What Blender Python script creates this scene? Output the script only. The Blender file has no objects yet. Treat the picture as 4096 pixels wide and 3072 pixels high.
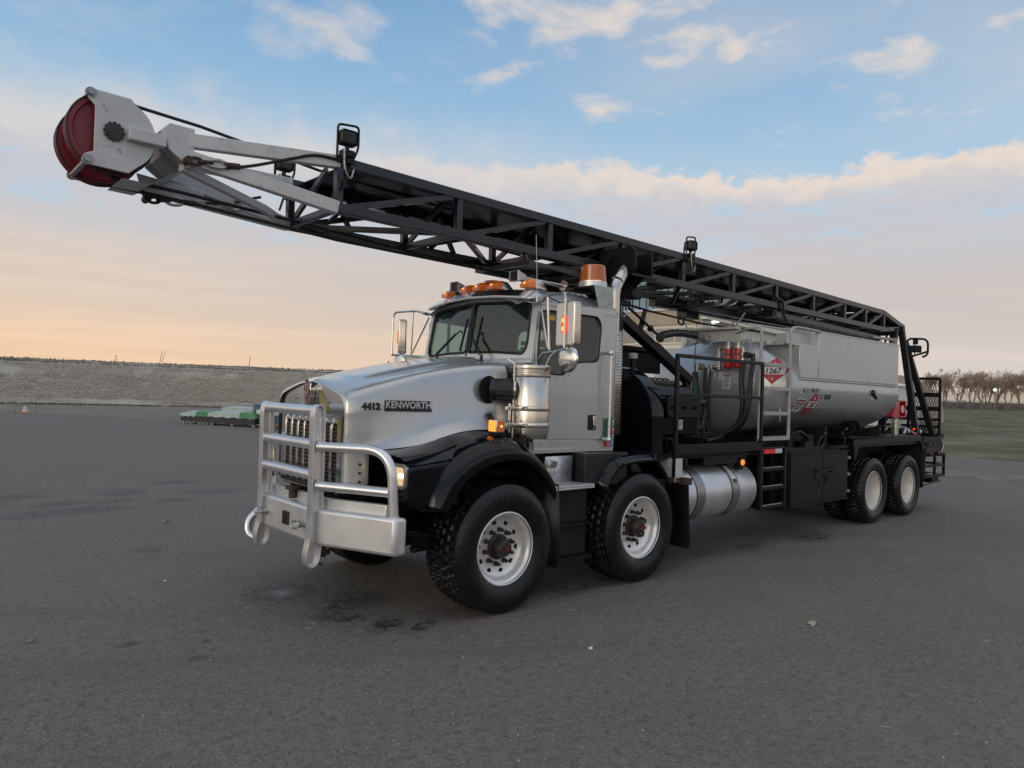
import bpy, bmesh, math, random
from mathutils import Vector, Matrix
from mathutils.geometry import tessellate_polygon
PI = math.pi
sc = bpy.context.scene
COL = sc.collection

# ------------------------------------------------------------------ camera
CAM = Vector((-3.966, -5.734, 1.8356))
YAW, PITCH, ROLL = math.radians(48.615), math.radians(0.776), math.radians(1.792)
_d = Vector((math.cos(PITCH)*math.cos(YAW), math.cos(PITCH)*math.sin(YAW), math.sin(PITCH)))
_r = Vector((math.sin(YAW), -math.cos(YAW), 0)); _u = _r.cross(_d)
_r2 = _r*math.cos(ROLL) + _u*math.sin(ROLL); _u2 = -_r*math.sin(ROLL) + _u*math.cos(ROLL)
cd = bpy.data.cameras.new('camera'); cam = bpy.data.objects.new('camera', cd); COL.objects.link(cam)
cam.matrix_world = Matrix(((_r2.x, _u2.x, -_d.x, CAM.x), (_r2.y, _u2.y, -_d.y, CAM.y), (_r2.z, _u2.z, -_d.z, CAM.z), (0, 0, 0, 1)))
cd.sensor_width = 36; cd.lens = 36*2874.86/4096; cd.clip_start = 0.05; cd.clip_end = 8000
sc.camera = cam

# ------------------------------------------------------------------ world
SUN_AZ, SUN_EL = math.radians(188), math.radians(12)
W = bpy.data.worlds.new('World'); sc.world = W; W.use_nodes = True

class NT:
    """tiny helper for node trees"""
    def __init__(s, nt): s.nt = nt; s.L = nt.links
    def n(s, t, **k):
        o = s.nt.nodes.new(t)
        for a, b in k.items(): setattr(o, a, b)
        return o
    def put(s, sock, v):
        if v is None: return
        if hasattr(v, 'is_linked'): s.L.new(v, sock)
        else: sock.default_value = v
    def math(s, op, a, b=None, c=None, clamp=False):
        o = s.n('ShaderNodeMath', operation=op, use_clamp=clamp)
        s.put(o.inputs[0], a); s.put(o.inputs[1], b)
        if c is not None: s.put(o.inputs[2], c)
        return o.outputs[0]
    def mix(s, f, a, b, mode='MIX'):
        o = s.n('ShaderNodeMix', data_type='RGBA', blend_type=mode)
        s.put(o.inputs[0], f); s.put(o.inputs[6], a); s.put(o.inputs[7], b)
        return o.outputs[2]
    def ramp(s, f, stops, interp='LINEAR'):
        o = s.n('ShaderNodeValToRGB'); cr = o.color_ramp; cr.interpolation = interp
        while len(cr.elements) < len(stops): cr.elements.new(0.5)
        for e, (p, c) in zip(cr.elements, stops):
            e.position = p; e.color = c if len(c) == 4 else (*c, 1)
        s.put(o.inputs[0], f); return o.outputs[0]
    def noise(s, vec, scale, detail=4, rough=.55, dist=0, lac=2.0):
        o = s.n('ShaderNodeTexNoise')
        if vec is not None: s.L.new(vec, o.inputs['Vector'])
        o.inputs['Scale'].default_value = scale; o.inputs['Detail'].default_value = detail
        o.inputs['Roughness'].default_value = rough; o.inputs['Distortion'].default_value = dist
        o.inputs['Lacunarity'].default_value = lac
        return o.outputs[0]
    def sm(s, v, a, b):
        o = s.n('ShaderNodeMapRange', interpolation_type='SMOOTHSTEP')
        s.put(o.inputs[0], v); o.inputs[1].default_value = a; o.inputs[2].default_value = b
        return o.outputs[0]
    def xyz(s, x, y, z):
        o = s.n('ShaderNodeCombineXYZ'); s.put(o.inputs[0], x); s.put(o.inputs[1], y); s.put(o.inputs[2], z)
        return o.outputs[0]

def srgb(r, g, b):
    f = lambda c: (c/255/12.92) if c/255 <= .04045 else ((c/255+.055)/1.055)**2.4
    return (f(r), f(g), f(b), 1)

def build_world():
    t = NT(W.node_tree); nodes = W.node_tree.nodes
    bg = nodes['Background']
    tc = t.n('ShaderNodeTexCoord'); sep = t.n('ShaderNodeSeparateXYZ'); t.L.new(tc.outputs['Generated'], sep.inputs[0])
    x, y, z = sep.outputs
    hz = t.math('SQRT', t.math('ADD', t.math('MULTIPLY', x, x), t.math('MULTIPLY', y, y)))
    el = t.math('MULTIPLY', t.math('ARCTAN2', z, hz), 180/PI)        # degrees
    az = t.math('MULTIPLY', t.math('ARCTAN2', y, x), 180/PI)
    eln = t.math('DIVIDE', el, 90.0)
    # warm side factor : 1 towards the hidden sun
    ca = t.math('COSINE', t.math('SUBTRACT', t.math('ARCTAN2', y, x), math.radians(128)))
    warm = t.sm(ca, -.35, .9)
    # clear sky
    skyA = t.ramp(eln, [(0, srgb(238, 214, 188)), (.03, srgb(232, 215, 198)), (.10, srgb(200, 218, 232)), (.17, srgb(178, 208, 230)), (.24, srgb(153, 192, 224)), (.32, srgb(122, 170, 213)), (.42, srgb(150, 182, 216)), (.6, srgb(178, 192, 210)), (1, srgb(172, 186, 206))])
    sky = t.n('ShaderNodeTexSky', sky_type='NISHITA', sun_disc=False, sun_elevation=SUN_EL, sun_rotation=PI/2-SUN_AZ)
    nish = t.mix(1.0, sky.outputs[0], (.075, .075, .075, 1), 'MULTIPLY')
    clear = t.mix(.08, skyA, nish)
    # cloud coordinates: a flat layer seen in perspective
    den = t.math('ADD', t.math('MAXIMUM', z, 0.0), .07)
    cx = t.math('DIVIDE', x, den); cy = t.math('DIVIDE', y, den)
    pv = t.xyz(cx, cy, 0.0)
    n1 = t.noise(pv, 4.6, 9, .55, .25)
    n2 = t.noise(t.xyz(t.math('ADD', cx, -.06), t.math('ADD', cy, .04), 0.0), 4.6, 9, .55, .25)
    n3 = t.noise(pv, .75, 4, .5)
    n4 = t.noise(t.xyz(cx, cy, 8.0), 3.4, 7, .62)
    av = t.xyz(t.math('MULTIPLY', az, .05), t.math('MULTIPLY', el, .14), 0.0)
    nb = t.noise(av, 1.6, 8, .58, .2)
    # thick bank of cloud low down, with a lumpy upper edge
    puff = t.noise(t.xyz(t.math('MULTIPLY', az, .22), t.math('MULTIPLY', el, .30), 5.0), 1.5, 6, .55, .3)
    edge = t.math('ADD', t.math('ADD', t.math('MULTIPLY', t.math('SUBTRACT', nb, .5), 1.6), t.math('MULTIPLY', t.math('SUBTRACT', puff, .5), 5.0)), t.math('MULTIPLY_ADD', t.sm(az, 20.0, 48.0), 1.0, 16.9))
    right = t.sm(az, 66.0, 30.0)
    bank = t.sm(t.math('SUBTRACT', edge, el), -.2, .75)
    bank_soft = t.sm(t.math('SUBTRACT', edge, el), -4.5, 4.0)
    bankm = t.math('MULTIPLY_ADD', t.math('SUBTRACT', bank, bank_soft), right, bank_soft)
    # thin gaps inside the bank
    gaps = t.math('MULTIPLY', t.sm(t.math('MULTIPLY_ADD', puff, -.35, n4), .34, .48), t.math('MULTIPLY', t.sm(el, 9.5, 12.5), t.sm(el, 16.0, 14.0)))
    bankm = t.math('MULTIPLY', bankm, t.math('SUBTRACT', 1.0, t.math('MULTIPLY', gaps, .75)))
    # scattered small clouds above
    scat = t.math('MULTIPLY', t.sm(t.math('ADD', t.math('ADD', n1, t.math('MULTIPLY', t.math('SUBTRACT', n3, .5), .8)), t.math('MULTIPLY', t.sm(el, 15.0, 27.0), .05)), .505, .80), .80)
    scat = t.math('MULTIPLY', scat, t.math('MULTIPLY_ADD', t.sm(az, 78.0, 56.0), .8, .2))
    veil = t.math('MULTIPLY', t.math('MULTIPLY', t.sm(n3, .36, .66), t.sm(az, 70.0, 20.0)), .38)
    mask = t.math('MAXIMUM', t.math('MAXIMUM', bankm, scat), veil)
    # cloud colour
    low = t.mix(warm, srgb(219, 208, 200), srgb(240, 205, 168))
    mid = t.mix(warm, srgb(203, 195, 192), srgb(216, 202, 190))
    c1 = t.mix(t.sm(el, 1.0, 8.0), low, mid)
    c2 = t.mix(t.sm(t.math('ADD', el, t.math('MULTIPLY', t.math('SUBTRACT', nb, .5), 6)), 7.5, 14.0), c1, srgb(198, 200, 208))
    lit = t.math('MAXIMUM', t.sm(t.math('SUBTRACT', n1, n2), -.05, .10), t.math('MULTIPLY', t.sm(puff, .48, .62), t.sm(el, 11.0, 14.0)))
    edge_l = t.math('MULTIPLY', t.sm(t.math('SUBTRACT', edge, el), 3.0, .3), t.sm(el, 10.0, 13.0))
    c3 = t.mix(t.math('MULTIPLY', t.math('MAXIMUM', t.math('MULTIPLY', edge_l, .85), t.math('MULTIPLY', lit, t.sm(el, 13.0, 20.0))), .9), c2, srgb(243, 224, 206))
    # streak variation
    streak = t.noise(t.xyz(t.math('MULTIPLY', az, .03), t.math('MULTIPLY', el, .45), 2.0), 1.5, 6, .6)
    c4 = t.mix(t.math('MULTIPLY', t.sm(streak, .42, .68), t.sm(el, 15.0, 6.0)), c3, t.mix(1.0, c3, (1.10, 1.07, 1.05, 1), 'MULTIPLY'))
    col = t.mix(mask, clear, c4)
    # the bright part of the sky behind the photographer, where the light comes from
    cs = t.math('COSINE', t.math('SUBTRACT', t.math('ARCTAN2', y, x), math.radians(196)))
    glow = t.math('MULTIPLY', t.sm(cs, .1, 1.0), t.sm(el, 40.0, 4.0))
    col = t.mix(glow, col, t.mix(1.0, srgb(255, 238, 216), (1.45, 1.45, 1.45, 1), 'MULTIPLY'))
    # unseen high sky overhead, brightened to add light on truck and ground
    col = t.mix(t.sm(el, 33.0, 60.0), col, t.mix(1.0, col, (1.5, 1.48, 1.45, 1), 'MULTIPLY'))
    # below the horizon
    col = t.mix(t.sm(el, 0.0, -2.0), col, srgb(120, 112, 104))
    t.L.new(col, bg.inputs[0]); bg.inputs[1].default_value = 1.0
build_world()

sl = bpy.data.lights.new('sun', 'SUN'); so = bpy.data.objects.new('sun', sl); COL.objects.link(so)
sl.energy = 0.55; sl.angle = math.radians(28); sl.color = (1, .86, .70)
so.rotation_euler = Vector((math.cos(SUN_AZ)*math.cos(SUN_EL), math.sin(SUN_AZ)*math.cos(SUN_EL), math.sin(SUN_EL))).to_track_quat('Z', 'Y').to_euler()
sc.view_settings.view_transform = 'Standard'; sc.view_settings.look = 'None'
sc.view_settings.exposure = 0.0; sc.view_settings.gamma = 1.0; sc.view_settings.use_curve_mapping = False

# ------------------------------------------------------------------ materials
def mat(name, col, rough=.5, metal=0.0, coat=0.0, var=.12, vscale=6.0, bump=0.0, bscale=60.0, spec=.5, dirt=None, dirt_amt=0.0, dirt_scale=4.0, rvar=.12, emit=None, estr=0.0):
    m = bpy.data.materials.new(name); m.use_nodes = True
    t = NT(m.node_tree); b = m.node_tree.nodes['Principled BSDF']
    tc = t.n('ShaderNodeTexCoord'); v = tc.outputs['Object']
    n = t.noise(v, vscale, 6, .6)
    c = t.mix(t.sm(n, .3, .7), tuple(x*(1-var) for x in col[:3])+(1,), tuple(min(1, x*(1+var)) for x in col[:3])+(1,))
    r = t.math('ADD', t.math('MULTIPLY', t.math('SUBTRACT', n, .5), rvar*2), rough, clamp=True)
    if dirt:
        dn = t.noise(v, dirt_scale, 8, .65, .4)
        f = t.sm(dn, .62-dirt_amt*.3, .72)
        f = t.math('MULTIPLY', f, min(1, dirt_amt*2))
        c = t.mix(f, c, (*dirt, 1)); r = t.math('ADD', r, t.math('MULTIPLY', f, .25), clamp=True)
    t.L.new(c, b.inputs['Base Color']); t.L.new(r, b.inputs['Roughness'])
    b.inputs['Metallic'].default_value = metal; b.inputs['Coat Weight'].default_value = coat
    b.inputs['Coat Roughness'].default_value = .045; b.inputs['Specular IOR Level'].default_value = spec
    if bump:
        bp = t.n('ShaderNodeBump'); bp.inputs['Strength'].default_value = bump; bp.inputs['Distance'].default_value = .01
        t.L.new(t.noise(v, bscale, 5, .6), bp.inputs['Height']); t.L.new(bp.outputs[0], b.inputs['Normal'])
    if emit:
        b.inputs['Emission Color'].default_value = (*emit, 1); b.inputs['Emission Strength'].default_value = estr
    return m

M = {}
M['silver'] = mat('silver_paint', (.47, .485, .50), .30, .55, .7, .03, 2.0, dirt=(.34, .33, .31), dirt_amt=.09, dirt_scale=7)
M['silver2'] = mat('tank_paint', (.43, .45, .465), .32, .40, .3, .04, 1.2, dirt=(.31, .31, .30), dirt_amt=.12, dirt_scale=2.2)
M['black'] = mat('gloss_black_paint', (.004, .0045, .006), .10, 0, 0, .2, 5, spec=.34, dirt=(.022, .023, .026), dirt_amt=.10, dirt_scale=5, rvar=.05)
M['mast'] = mat('mast_black_paint', (.0115, .0145, .020), .26, 0, 0, .25, 4, spec=.5, dirt=(.05, .055, .062), dirt_amt=.18, dirt_scale=6, bump=.08, bscale=25)
M['dull'] = mat('dull_black', (.0065, .0068, .0078), .42, 0, 0, .3, 7, spec=.28, dirt=(.03, .029, .028), dirt_amt=.12, dirt_scale=5, bump=.12, bscale=30)
M['soot'] = mat('underbody_black', (.005, .005, .0055), .7, 0, 0, .3, 8)
M['alu'] = mat('brushed_aluminium', (.66, .67, .68), .44, .75, 0, .04, 5, dirt=(.55, .54, .52), dirt_amt=.05, dirt_scale=10, bump=.03, bscale=140)
M['bar'] = mat('bright_aluminium_tube', (.72, .73, .75), .34, .85, 0, .04, 6, dirt=(.58, .57, .55), dirt_amt=.05, dirt_scale=16)
M['steel'] = mat('polished_stainless', (.60, .57, .53), .24, 1, 0, .06, 5, dirt=(.42, .37, .30), dirt_amt=.08, dirt_scale=14)
M['chrome'] = mat('chrome', (.66, .66, .65), .20, 1, 0, .04, 3, dirt=(.35, .34, .28), dirt_amt=.12, dirt_scale=8)
M['tankalu'] = mat('satin_fuel_tank', (.62, .64, .67), .40, .75, 0, .05, 6, dirt=(.42, .42, .42), dirt_amt=.12, dirt_scale=8)
M['strap'] = mat('strap_steel', (.30, .30, .31), .38, .8, 0, .1, 6)
M['white'] = mat('worn_white_paint', (.49, .505, .52), .42, 0, .1, .06, 5, dirt=(.16, .115, .08), dirt_amt=.20, dirt_scale=11)
M['wheelw'] = mat('white_wheel_paint', (.62, .61, .59), .38, 0, .1, .05, 6, dirt=(.35, .31, .27), dirt_amt=.12, dirt_scale=7)
M['wheela'] = mat('alloy_wheel', (.76, .76, .76), .36, .55, 0, .05, 6, dirt=(.45, .42, .38), dirt_amt=.12, dirt_scale=9)
M['rust'] = mat('rusty_iron', (.055, .035, .026), .7, .2, 0, .35, 20, bump=.3, bscale=60)
M['hub'] = mat('greasy_hub', (.035, .029, .025), .5, .3, 0, .3, 15)
M['red'] = mat('sheave_red', (.17, .012, .024), .45, 0, .1, .15, 4, dirt=(.03, .015, .015), dirt_amt=.22, dirt_scale=3)
M['fred'] = mat('filter_red', (.42, .012, .016), .28, 0, .4, .06, 8)
M['cable'] = mat('wire_rope', (.016, .014, .013), .6, .2, 0, .4, 60, bump=.6, bscale=120)
M['hose'] = mat('rubber_hose', (.010, .011, .012), .42, 0, 0, .2, 20)
M['rubber'] = mat('rubber', (.013, .013, .013), .55, 0, 0, .3, 10, dirt=(.045, .042, .038), dirt_amt=.14, dirt_scale=6)
M['pattern'] = mat('rusted_white_paint', (.36, .36, .345), .55, 0, 0, .1, 8, dirt=(.16, .07, .03), dirt_amt=.20, dirt_scale=8)
M['scuff'] = mat('peeling_pale_green_paint', (.40, .44, .42), .5, 0, 0, .06, 8, dirt=(.22, .22, .22), dirt_amt=.30, dirt_scale=6)
M['trim'] = mat('black_rubber_trim', (.006, .006, .007), .4, 0, 0, .2, 10)
M['inner'] = mat('cab_interior', (.018, .02, .022), .8, 0, 0, .2, 6)
M['amber'] = mat('amber_lens', (.62, .13, .008), .22, 0, .5, .12, 18, emit=(1, .22, .01), estr=.10)
M['amberlit'] = mat('lit_amber_lens', (.7, .16, .01), .25, 0, .4, .1, 40, emit=(1, .20, .008), estr=1.5)
M['amberhot'] = mat('amber_led', (.9, .4, .05), .3, 0, 0, .05, 10, emit=(1, .40, .06), estr=1.5)
M['beacon'] = mat('beacon_amber', (.36, .085, .012), .2, 0, .6, .15, 9, emit=(1, .25, .02), estr=.03)
M['redlit'] = mat('lit_red_lens', (.6, .03, .01), .25, 0, .5, .2, 20, emit=(1, .06, .01), estr=.9)
M['lamp'] = mat('headlight_lens', (.85, .72, .5), .12, .4, .7, .25, 30, bump=.8, bscale=40, emit=(1, .66, .30), estr=.55)
M['lamphot'] = mat('headlight_filament', (1, .8, .5), .2, 0, 0, .05, 10, emit=(1, .80, .5), estr=3.0)
M['ink'] = mat('black_lettering', (.008, .008, .009), .5, 0, 0, .1, 20)
M['plate'] = mat('sticker_white', (.62, .62, .60), .5, 0, 0, .06, 30)
M['stred'] = mat('sticker_red', (.42, .02, .05), .45, 0, 0, .08, 20)
M['stgreen'] = mat('sticker_green', (.02, .20, .07), .45, 0, 0, .08, 20)
M['stblue'] = mat('sticker_blue', (.04, .22, .50), .45, 0, 0, .08, 20)
M['reflw'] = mat('reflective_white', (.62, .62, .66), .35, .2, .2, .15, 60)
M['reflr'] = mat('reflective_red', (.55, .02, .02), .35, .1, .2, .2, 60, emit=(1, .03, .02), estr=.12)  # faint glow of its own stands in for light thrown back
M['badge'] = mat('badge_silver', (.42, .44, .47), .3, .7, 0, .05, 20)
M['brass'] = mat('yellow_tag', (.55, .33, .04), .5, 0, 0, .1, 20)
M['lens'] = mat('work_lamp_lens', (.10, .10, .10), .15, .2, .4, .2, 30)
M['zinc'] = mat('zinc_fittings', (.42, .42, .40), .35, .8, 0, .15, 30)
M['emred'] = mat('emblem_red', (.16, .008, .014), .3, 0, .4, .1, 20)
M['mudflap'] = mat('mudflap_rubber', (.007, .007, .008), .38, 0, 0, .3, 8)
M['yellowrefl'] = mat('yellow_reflection', (.25, .235, .07), .35, .3, .1, .2, 9)  # colour of a yellow reflection in the chrome, painted on

def diamond(name, col, metal, rough):
    m = mat(name, col, rough, metal, 0, .1, 6)
    t = NT(m.node_tree); b = m.node_tree.nodes['Principled BSDF']
    tc = t.n('ShaderNodeTexCoord'); sep = t.n('ShaderNodeSeparateXYZ'); t.L.new(tc.outputs['Object'], sep.inputs[0])
    x, y, z = sep.outputs
    u = t.math('ADD', x, t.math('MULTIPLY', y, .6)); 
    def lug(ang, off):
        c, s = math.cos(ang), math.sin(ang)
        a = t.math('ADD', t.math('MULTIPLY', u, c), t.math('MULTIPLY', z, s)); bb = t.math('SUBTRACT', t.math('MULTIPLY', z, c), t.math('MULTIPLY', u, s))
        fa = t.math('PINGPONG', t.math('ADD', a, off), .02); fb = t.math('PINGPONG', t.math('ADD', bb, off), .02)
        return t.math('MULTIPLY', t.sm(fa, .016, .008), t.sm(fb, .0065, .003))
    h = t.math('MAXIMUM', lug(PI/4, 0), lug(-PI/4, .02))
    bp = t.n('ShaderNodeBump'); bp.inputs['Strength'].default_value = .9; bp.inputs['Distance'].default_value = .004
    t.L.new(h, bp.inputs['Height']); t.L.new(bp.outputs[0], b.inputs['Normal'])
    return m
M['diaw'] = diamond('bright_diamond_plate', (.62, .63, .64), .75, .38)
M['diab'] = diamond('black_diamond_plate', (.012, .012, .014), 0, .28)

def perforated():
    m = mat('perforated_steel', (.55, .52, .47), .32, .8, 0, .08, 6)
    t = NT(m.node_tree); b = m.node_tree.nodes['Principled BSDF']
    old = b.inputs['Base Color'].links[0].from_socket
    tc = t.n('ShaderNodeTexCoord'); sep = t.n('ShaderNodeSeparateXYZ'); t.L.new(tc.outputs['UV'], sep.inputs[0])
    u, v = sep.outputs[0], sep.outputs[1]
    row = t.math('MODULO', t.math('FLOOR', v), 2.0)
    fu = t.math('SUBTRACT', t.math('FRACT', t.math('ADD', u, t.math('MULTIPLY', row, .5))), .5); fv = t.math('SUBTRACT', t.math('FRACT', v), .5)
    d = t.math('SQRT', t.math('ADD', t.math('MULTIPLY', fu, fu), t.math('MULTIPLY', fv, fv)))
    h = t.sm(d, .30, .26)
    t.L.new(t.mix(h, old, (.004, .004, .004, 1)), b.inputs['Base Color'])
    t.L.new(t.math('MULTIPLY', t.math('SUBTRACT', 1.0, h), .8), b.inputs['Metallic'])
    return m
M['perf'] = perforated()

def radiator():
    m = mat('radiator_core', (.012, .012, .012), .6, .2, 0, .2, 20)
    t = NT(m.node_tree); b = m.node_tree.nodes['Principled BSDF']
    tc = t.n('ShaderNodeTexCoord'); sep = t.n('ShaderNodeSeparateXYZ'); t.L.new(tc.outputs['Object'], sep.inputs[0])
    y, z = sep.outputs[1], sep.outputs[2]
    hz = t.sm(t.math('PINGPONG', z, .0165), .0038, .0022)
    vt = t.sm(t.math('PINGPONG', y, .0085), .0035, .0020)
    hn = t.math('MULTIPLY', hz, t.sm(t.noise(tc.outputs['Object'], 9, 3), .25, .5))
    c = t.mix(vt, (.008, .008, .008, 1), (.05, .048, .045, 1))
    t.L.new(t.mix(hn, c, (.36, .33, .29, 1)), b.inputs['Base Color'])
    return m
M['rad'] = radiator()

def glass(name, tint, k):
    m = bpy.data.materials.new(name); m.use_nodes = True; t = NT(m.node_tree); m.node_tree.nodes.clear()
    out = t.n('ShaderNodeOutputMaterial'); tr = t.n('ShaderNodeBsdfTransparent'); gl = t.n('ShaderNodeBsdfGlossy')
    tc = t.n('ShaderNodeTexCoord'); nn = t.noise(tc.outputs['Object'], 7, 7, .7, 1.0)
    tr.inputs[0].default_value = (*tint, 1); gl.inputs[0].default_value = (.9, .95, .95, 1)
    t.put(gl.inputs['Roughness'], t.math('MULTIPLY', t.sm(nn, .45, .7), .12))
    df = t.n('ShaderNodeBsdfDiffuse'); df.inputs[0].default_value = (.05, .095, .105, 1)
    fr = t.n('ShaderNodeFresnel'); ge = t.n('ShaderNodeNewGeometry'); t.L.new(t.math('MULTIPLY_ADD', ge.outputs['Backfacing'], -.8333, 1.5), fr.inputs[0])
    mx = t.n('ShaderNodeMixShader'); t.L.new(t.math('MULTIPLY_ADD', fr.outputs[0], 1.0, k, clamp=True), mx.inputs[0])
    m0 = t.n('ShaderNodeMixShader'); t.L.new(t.math('MULTIPLY_ADD', t.sm(nn, .5, .75), .16, .16), m0.inputs[0])
    t.L.new(tr.outputs[0], m0.inputs[1]); t.L.new(df.outputs[0], m0.inputs[2])
    t.L.new(m0.outputs[0], mx.inputs[1]); t.L.new(gl.outputs[0], mx.inputs[2]); t.L.new(mx.outputs[0], out.inputs[0])
    return m
M['glass'] = glass('windscreen_glass', (.50, .66, .64), .015)
M['sglass'] = glass('side_glass', (.56, .66, .60), .03)

# ------------------------------------------------------------------ mesh builder
def V(*a): return Vector(a)
def frame(d, up=V(0, 0, 1)):
    d = d.normalized()
    if abs(d.dot(up)) > .98: up = V(1, 0, 0) if abs(d.x) < .9 else V(0, 1, 0)
    s = d.cross(up).normalized(); return d, s, s.cross(d)

class MB:
    def __init__(s): s.v = []; s.f = []
    def add(s, vs, fs):
        o = len(s.v); s.v += [Vector(p) for p in vs]; s.f += [tuple(i+o for i in f) for f in fs]; return s
    def box(s, c, d, rot=None):
        c = Vector(c); h = Vector(d)/2
        vs = [V(sx*h.x, sy*h.y, sz*h.z) for sx in (-1, 1) for sy in (-1, 1) for sz in (-1, 1)]
        if rot is not None: vs = [rot @ p for p in vs]
        return s.add([p+c for p in vs], [(0, 1, 3, 2), (4, 6, 7, 5), (0, 4, 5, 1), (2, 3, 7, 6), (0, 2, 6, 4), (1, 5, 7, 3)])
    def bb(s, x0, x1, y0, y1, z0, z1): return s.box(((x0+x1)/2, (y0+y1)/2, (z0+z1)/2), (abs(x1-x0), abs(y1-y0), abs(z1-z0)))
    def bar(s, p, q, w, h, up=V(0, 0, 1)):
        p, q = Vector(p), Vector(q); d, a, b = frame(q-p, Vector(up))
        vs = [e+a*(i*w/2)+b*(j*h/2) for e in (p, q) for i, j in ((-1, -1), (1, -1), (1, 1), (-1, 1))]
        return s.add(vs, [(3, 2, 1, 0), (4, 5, 6, 7)]+[(i, (i+1) % 4, (i+1) % 4+4, i+4) for i in range(4)])
    def tube(s, pts, r, n=10, caps=True):
        pts = [Vector(p) for p in pts]; rs = r if isinstance(r, (list, tuple)) else [r]*len(pts)
        vs = []; ref = None
        for i, p in enumerate(pts):
            d = ((pts[i+1]-p).normalized() if i < len(pts)-1 else V(0, 0, 0)) + ((p-pts[i-1]).normalized() if i else V(0, 0, 0))
            if d.length < 1e-6: d = pts[-1]-pts[0]
            d.normalize()
            if ref is None: _, a, b = frame(d)
            else:
                a = (ref-d*ref.dot(d)); a = a.normalized() if a.length > 1e-6 else frame(d)[1]; b = a.cross(d)
            ref = a
            vs += [p+(a*math.cos(2*PI*k/n)+b*math.sin(2*PI*k/n))*rs[i] for k in range(n)]
        fs = [(i*n+k, i*n+(k+1) % n, (i+1)*n+(k+1) % n, (i+1)*n+k) for i in range(len(pts)-1) for k in range(n)]
        if caps: fs += [tuple(range(n))[::-1], tuple(range((len(pts)-1)*n, len(pts)*n))]
        return s.add(vs, fs)
    def lathe(s, prof, o, ax, n=32, close=False, caps=False):
        """prof: (along axis, radius)"""
        o = Vector(o); d, a, b = frame(Vector(ax)); vs = []
        for t_, r in prof: vs += [o+d*t_+(a*math.cos(2*PI*k/n)+b*math.sin(2*PI*k/n))*r for k in range(n)]
        m = len(prof)
        fs = [(i*n+k, i*n+(k+1) % n, (i+1)*n+(k+1) % n, (i+1)*n+k) for i in range(m-1) for k in range(n)]
        if close: fs += [((m-1)*n+k, (m-1)*n+(k+1) % n, (k+1) % n, k) for k in range(n)]
        else:
            if caps or prof[0][1] < .045: fs.append(tuple(range(n))[::-1])
            if caps or prof[-1][1] < .045: fs.append(tuple(range((m-1)*n, m*n)))
        return s.add(vs, fs)
    def cyl(s, p, q, r, n=16): p, q = Vector(p), Vector(q); return s.lathe([(0, r), ((q-p).length, r)], p, q-p, n, caps=True)
    def prism(s, poly, fn, a, b):
        """polygon (2d) extruded between depth a and b; fn(u,v,depth)->point"""
        n = len(poly); vs = [Vector(fn(u, w, a)) for u, w in poly]+[Vector(fn(u, w, b)) for u, w in poly]
        return s.add(vs, [tuple(range(n))[::-1], tuple(range(n, 2*n))]+[(i, (i+1) % n, (i+1) % n+n, i+n) for i in range(n)])
    def loft(s, rows, closed=False):
        n = len(rows[0]); vs = [p for r in rows for p in r]
        k = n if closed else n-1
        return s.add(vs, [(i*n+j, i*n+(j+1) % n, (i+1)*n+(j+1) % n, (i+1)*n+j) for i in range(len(rows)-1) for j in range(k)])
    def sphere(s, c, r, n=12, sc_=(1, 1, 1)):
        c = Vector(c); rows = []
        for i in range(n//2+1):
            th = PI*i/(n//2); rows.append([c+V(math.sin(th)*math.cos(2*PI*k/n)*r*sc_[0], math.sin(th)*math.sin(2*PI*k/n)*r*sc_[1], math.cos(th)*r*sc_[2]) for k in range(n)])
        return s.loft(rows, True)
    def holed(s, outer, holes, fn, a, b, cuts=()):
        """flat plate with holes, thickness a..b; cuts: extra edges across u so the plate can follow a curved surface"""
        loops = [outer]+list(holes); co = [tuple(p) for lp in loops for p in lp]
        bm = bmesh.new(); vs = [bm.verts.new((u, w, 0)) for u, w in co]
        for t_ in tessellate_polygon([[V(u, w, 0) for u, w in lp] for lp in loops]):
            if len(set(t_)) == 3:
                try: bm.faces.new([vs[i] for i in t_])
                except ValueError: pass
        for c in cuts: bmesh.ops.bisect_plane(bm, geom=bm.verts[:]+bm.edges[:]+bm.faces[:], plane_co=(c, 0, 0), plane_no=(1, 0, 0))
        bm.verts.index_update(); pts = [(v.co.x, v.co.y) for v in bm.verts]; n = len(pts)
        if a == b:
            fs = [tuple(v.index for v in f.verts) for f in bm.faces]; bm.free(); return s.add([fn(u, w, a) for u, w in pts], fs)
        tri = [tuple(v.index for v in f.verts) for f in bm.faces]; rim = [(e.verts[0].index, e.verts[1].index) for e in bm.edges if e.is_boundary]; bm.free()
        fs = tri+[tuple(i+n for i in t_)[::-1] for t_ in tri]+[(i, j, j+n, i+n) for i, j in rim]
        return s.add([fn(u, w, a) for u, w in pts]+[fn(u, w, b) for u, w in pts], fs)
    def mirror_y(s):
        o = MB(); o.v = [V(p.x, -p.y, p.z) for p in s.v]; o.f = [f[::-1] for f in s.f]; return o
    def join(s, o): return s.add(o.v, o.f)
    def mesh(s, name, smooth=35):
        me = bpy.data.meshes.new(name); me.from_pydata([tuple(p) for p in s.v], [], s.f); me.validate()
        bm = bmesh.new(); bm.from_mesh(me); bmesh.ops.recalc_face_normals(bm, faces=bm.faces); bm.to_mesh(me); bm.free()
        if smooth:
            me.polygons.foreach_set('use_smooth', [True]*len(me.polygons)); me.set_sharp_from_angle(angle=math.radians(smooth))
        me.update(); return me

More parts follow.
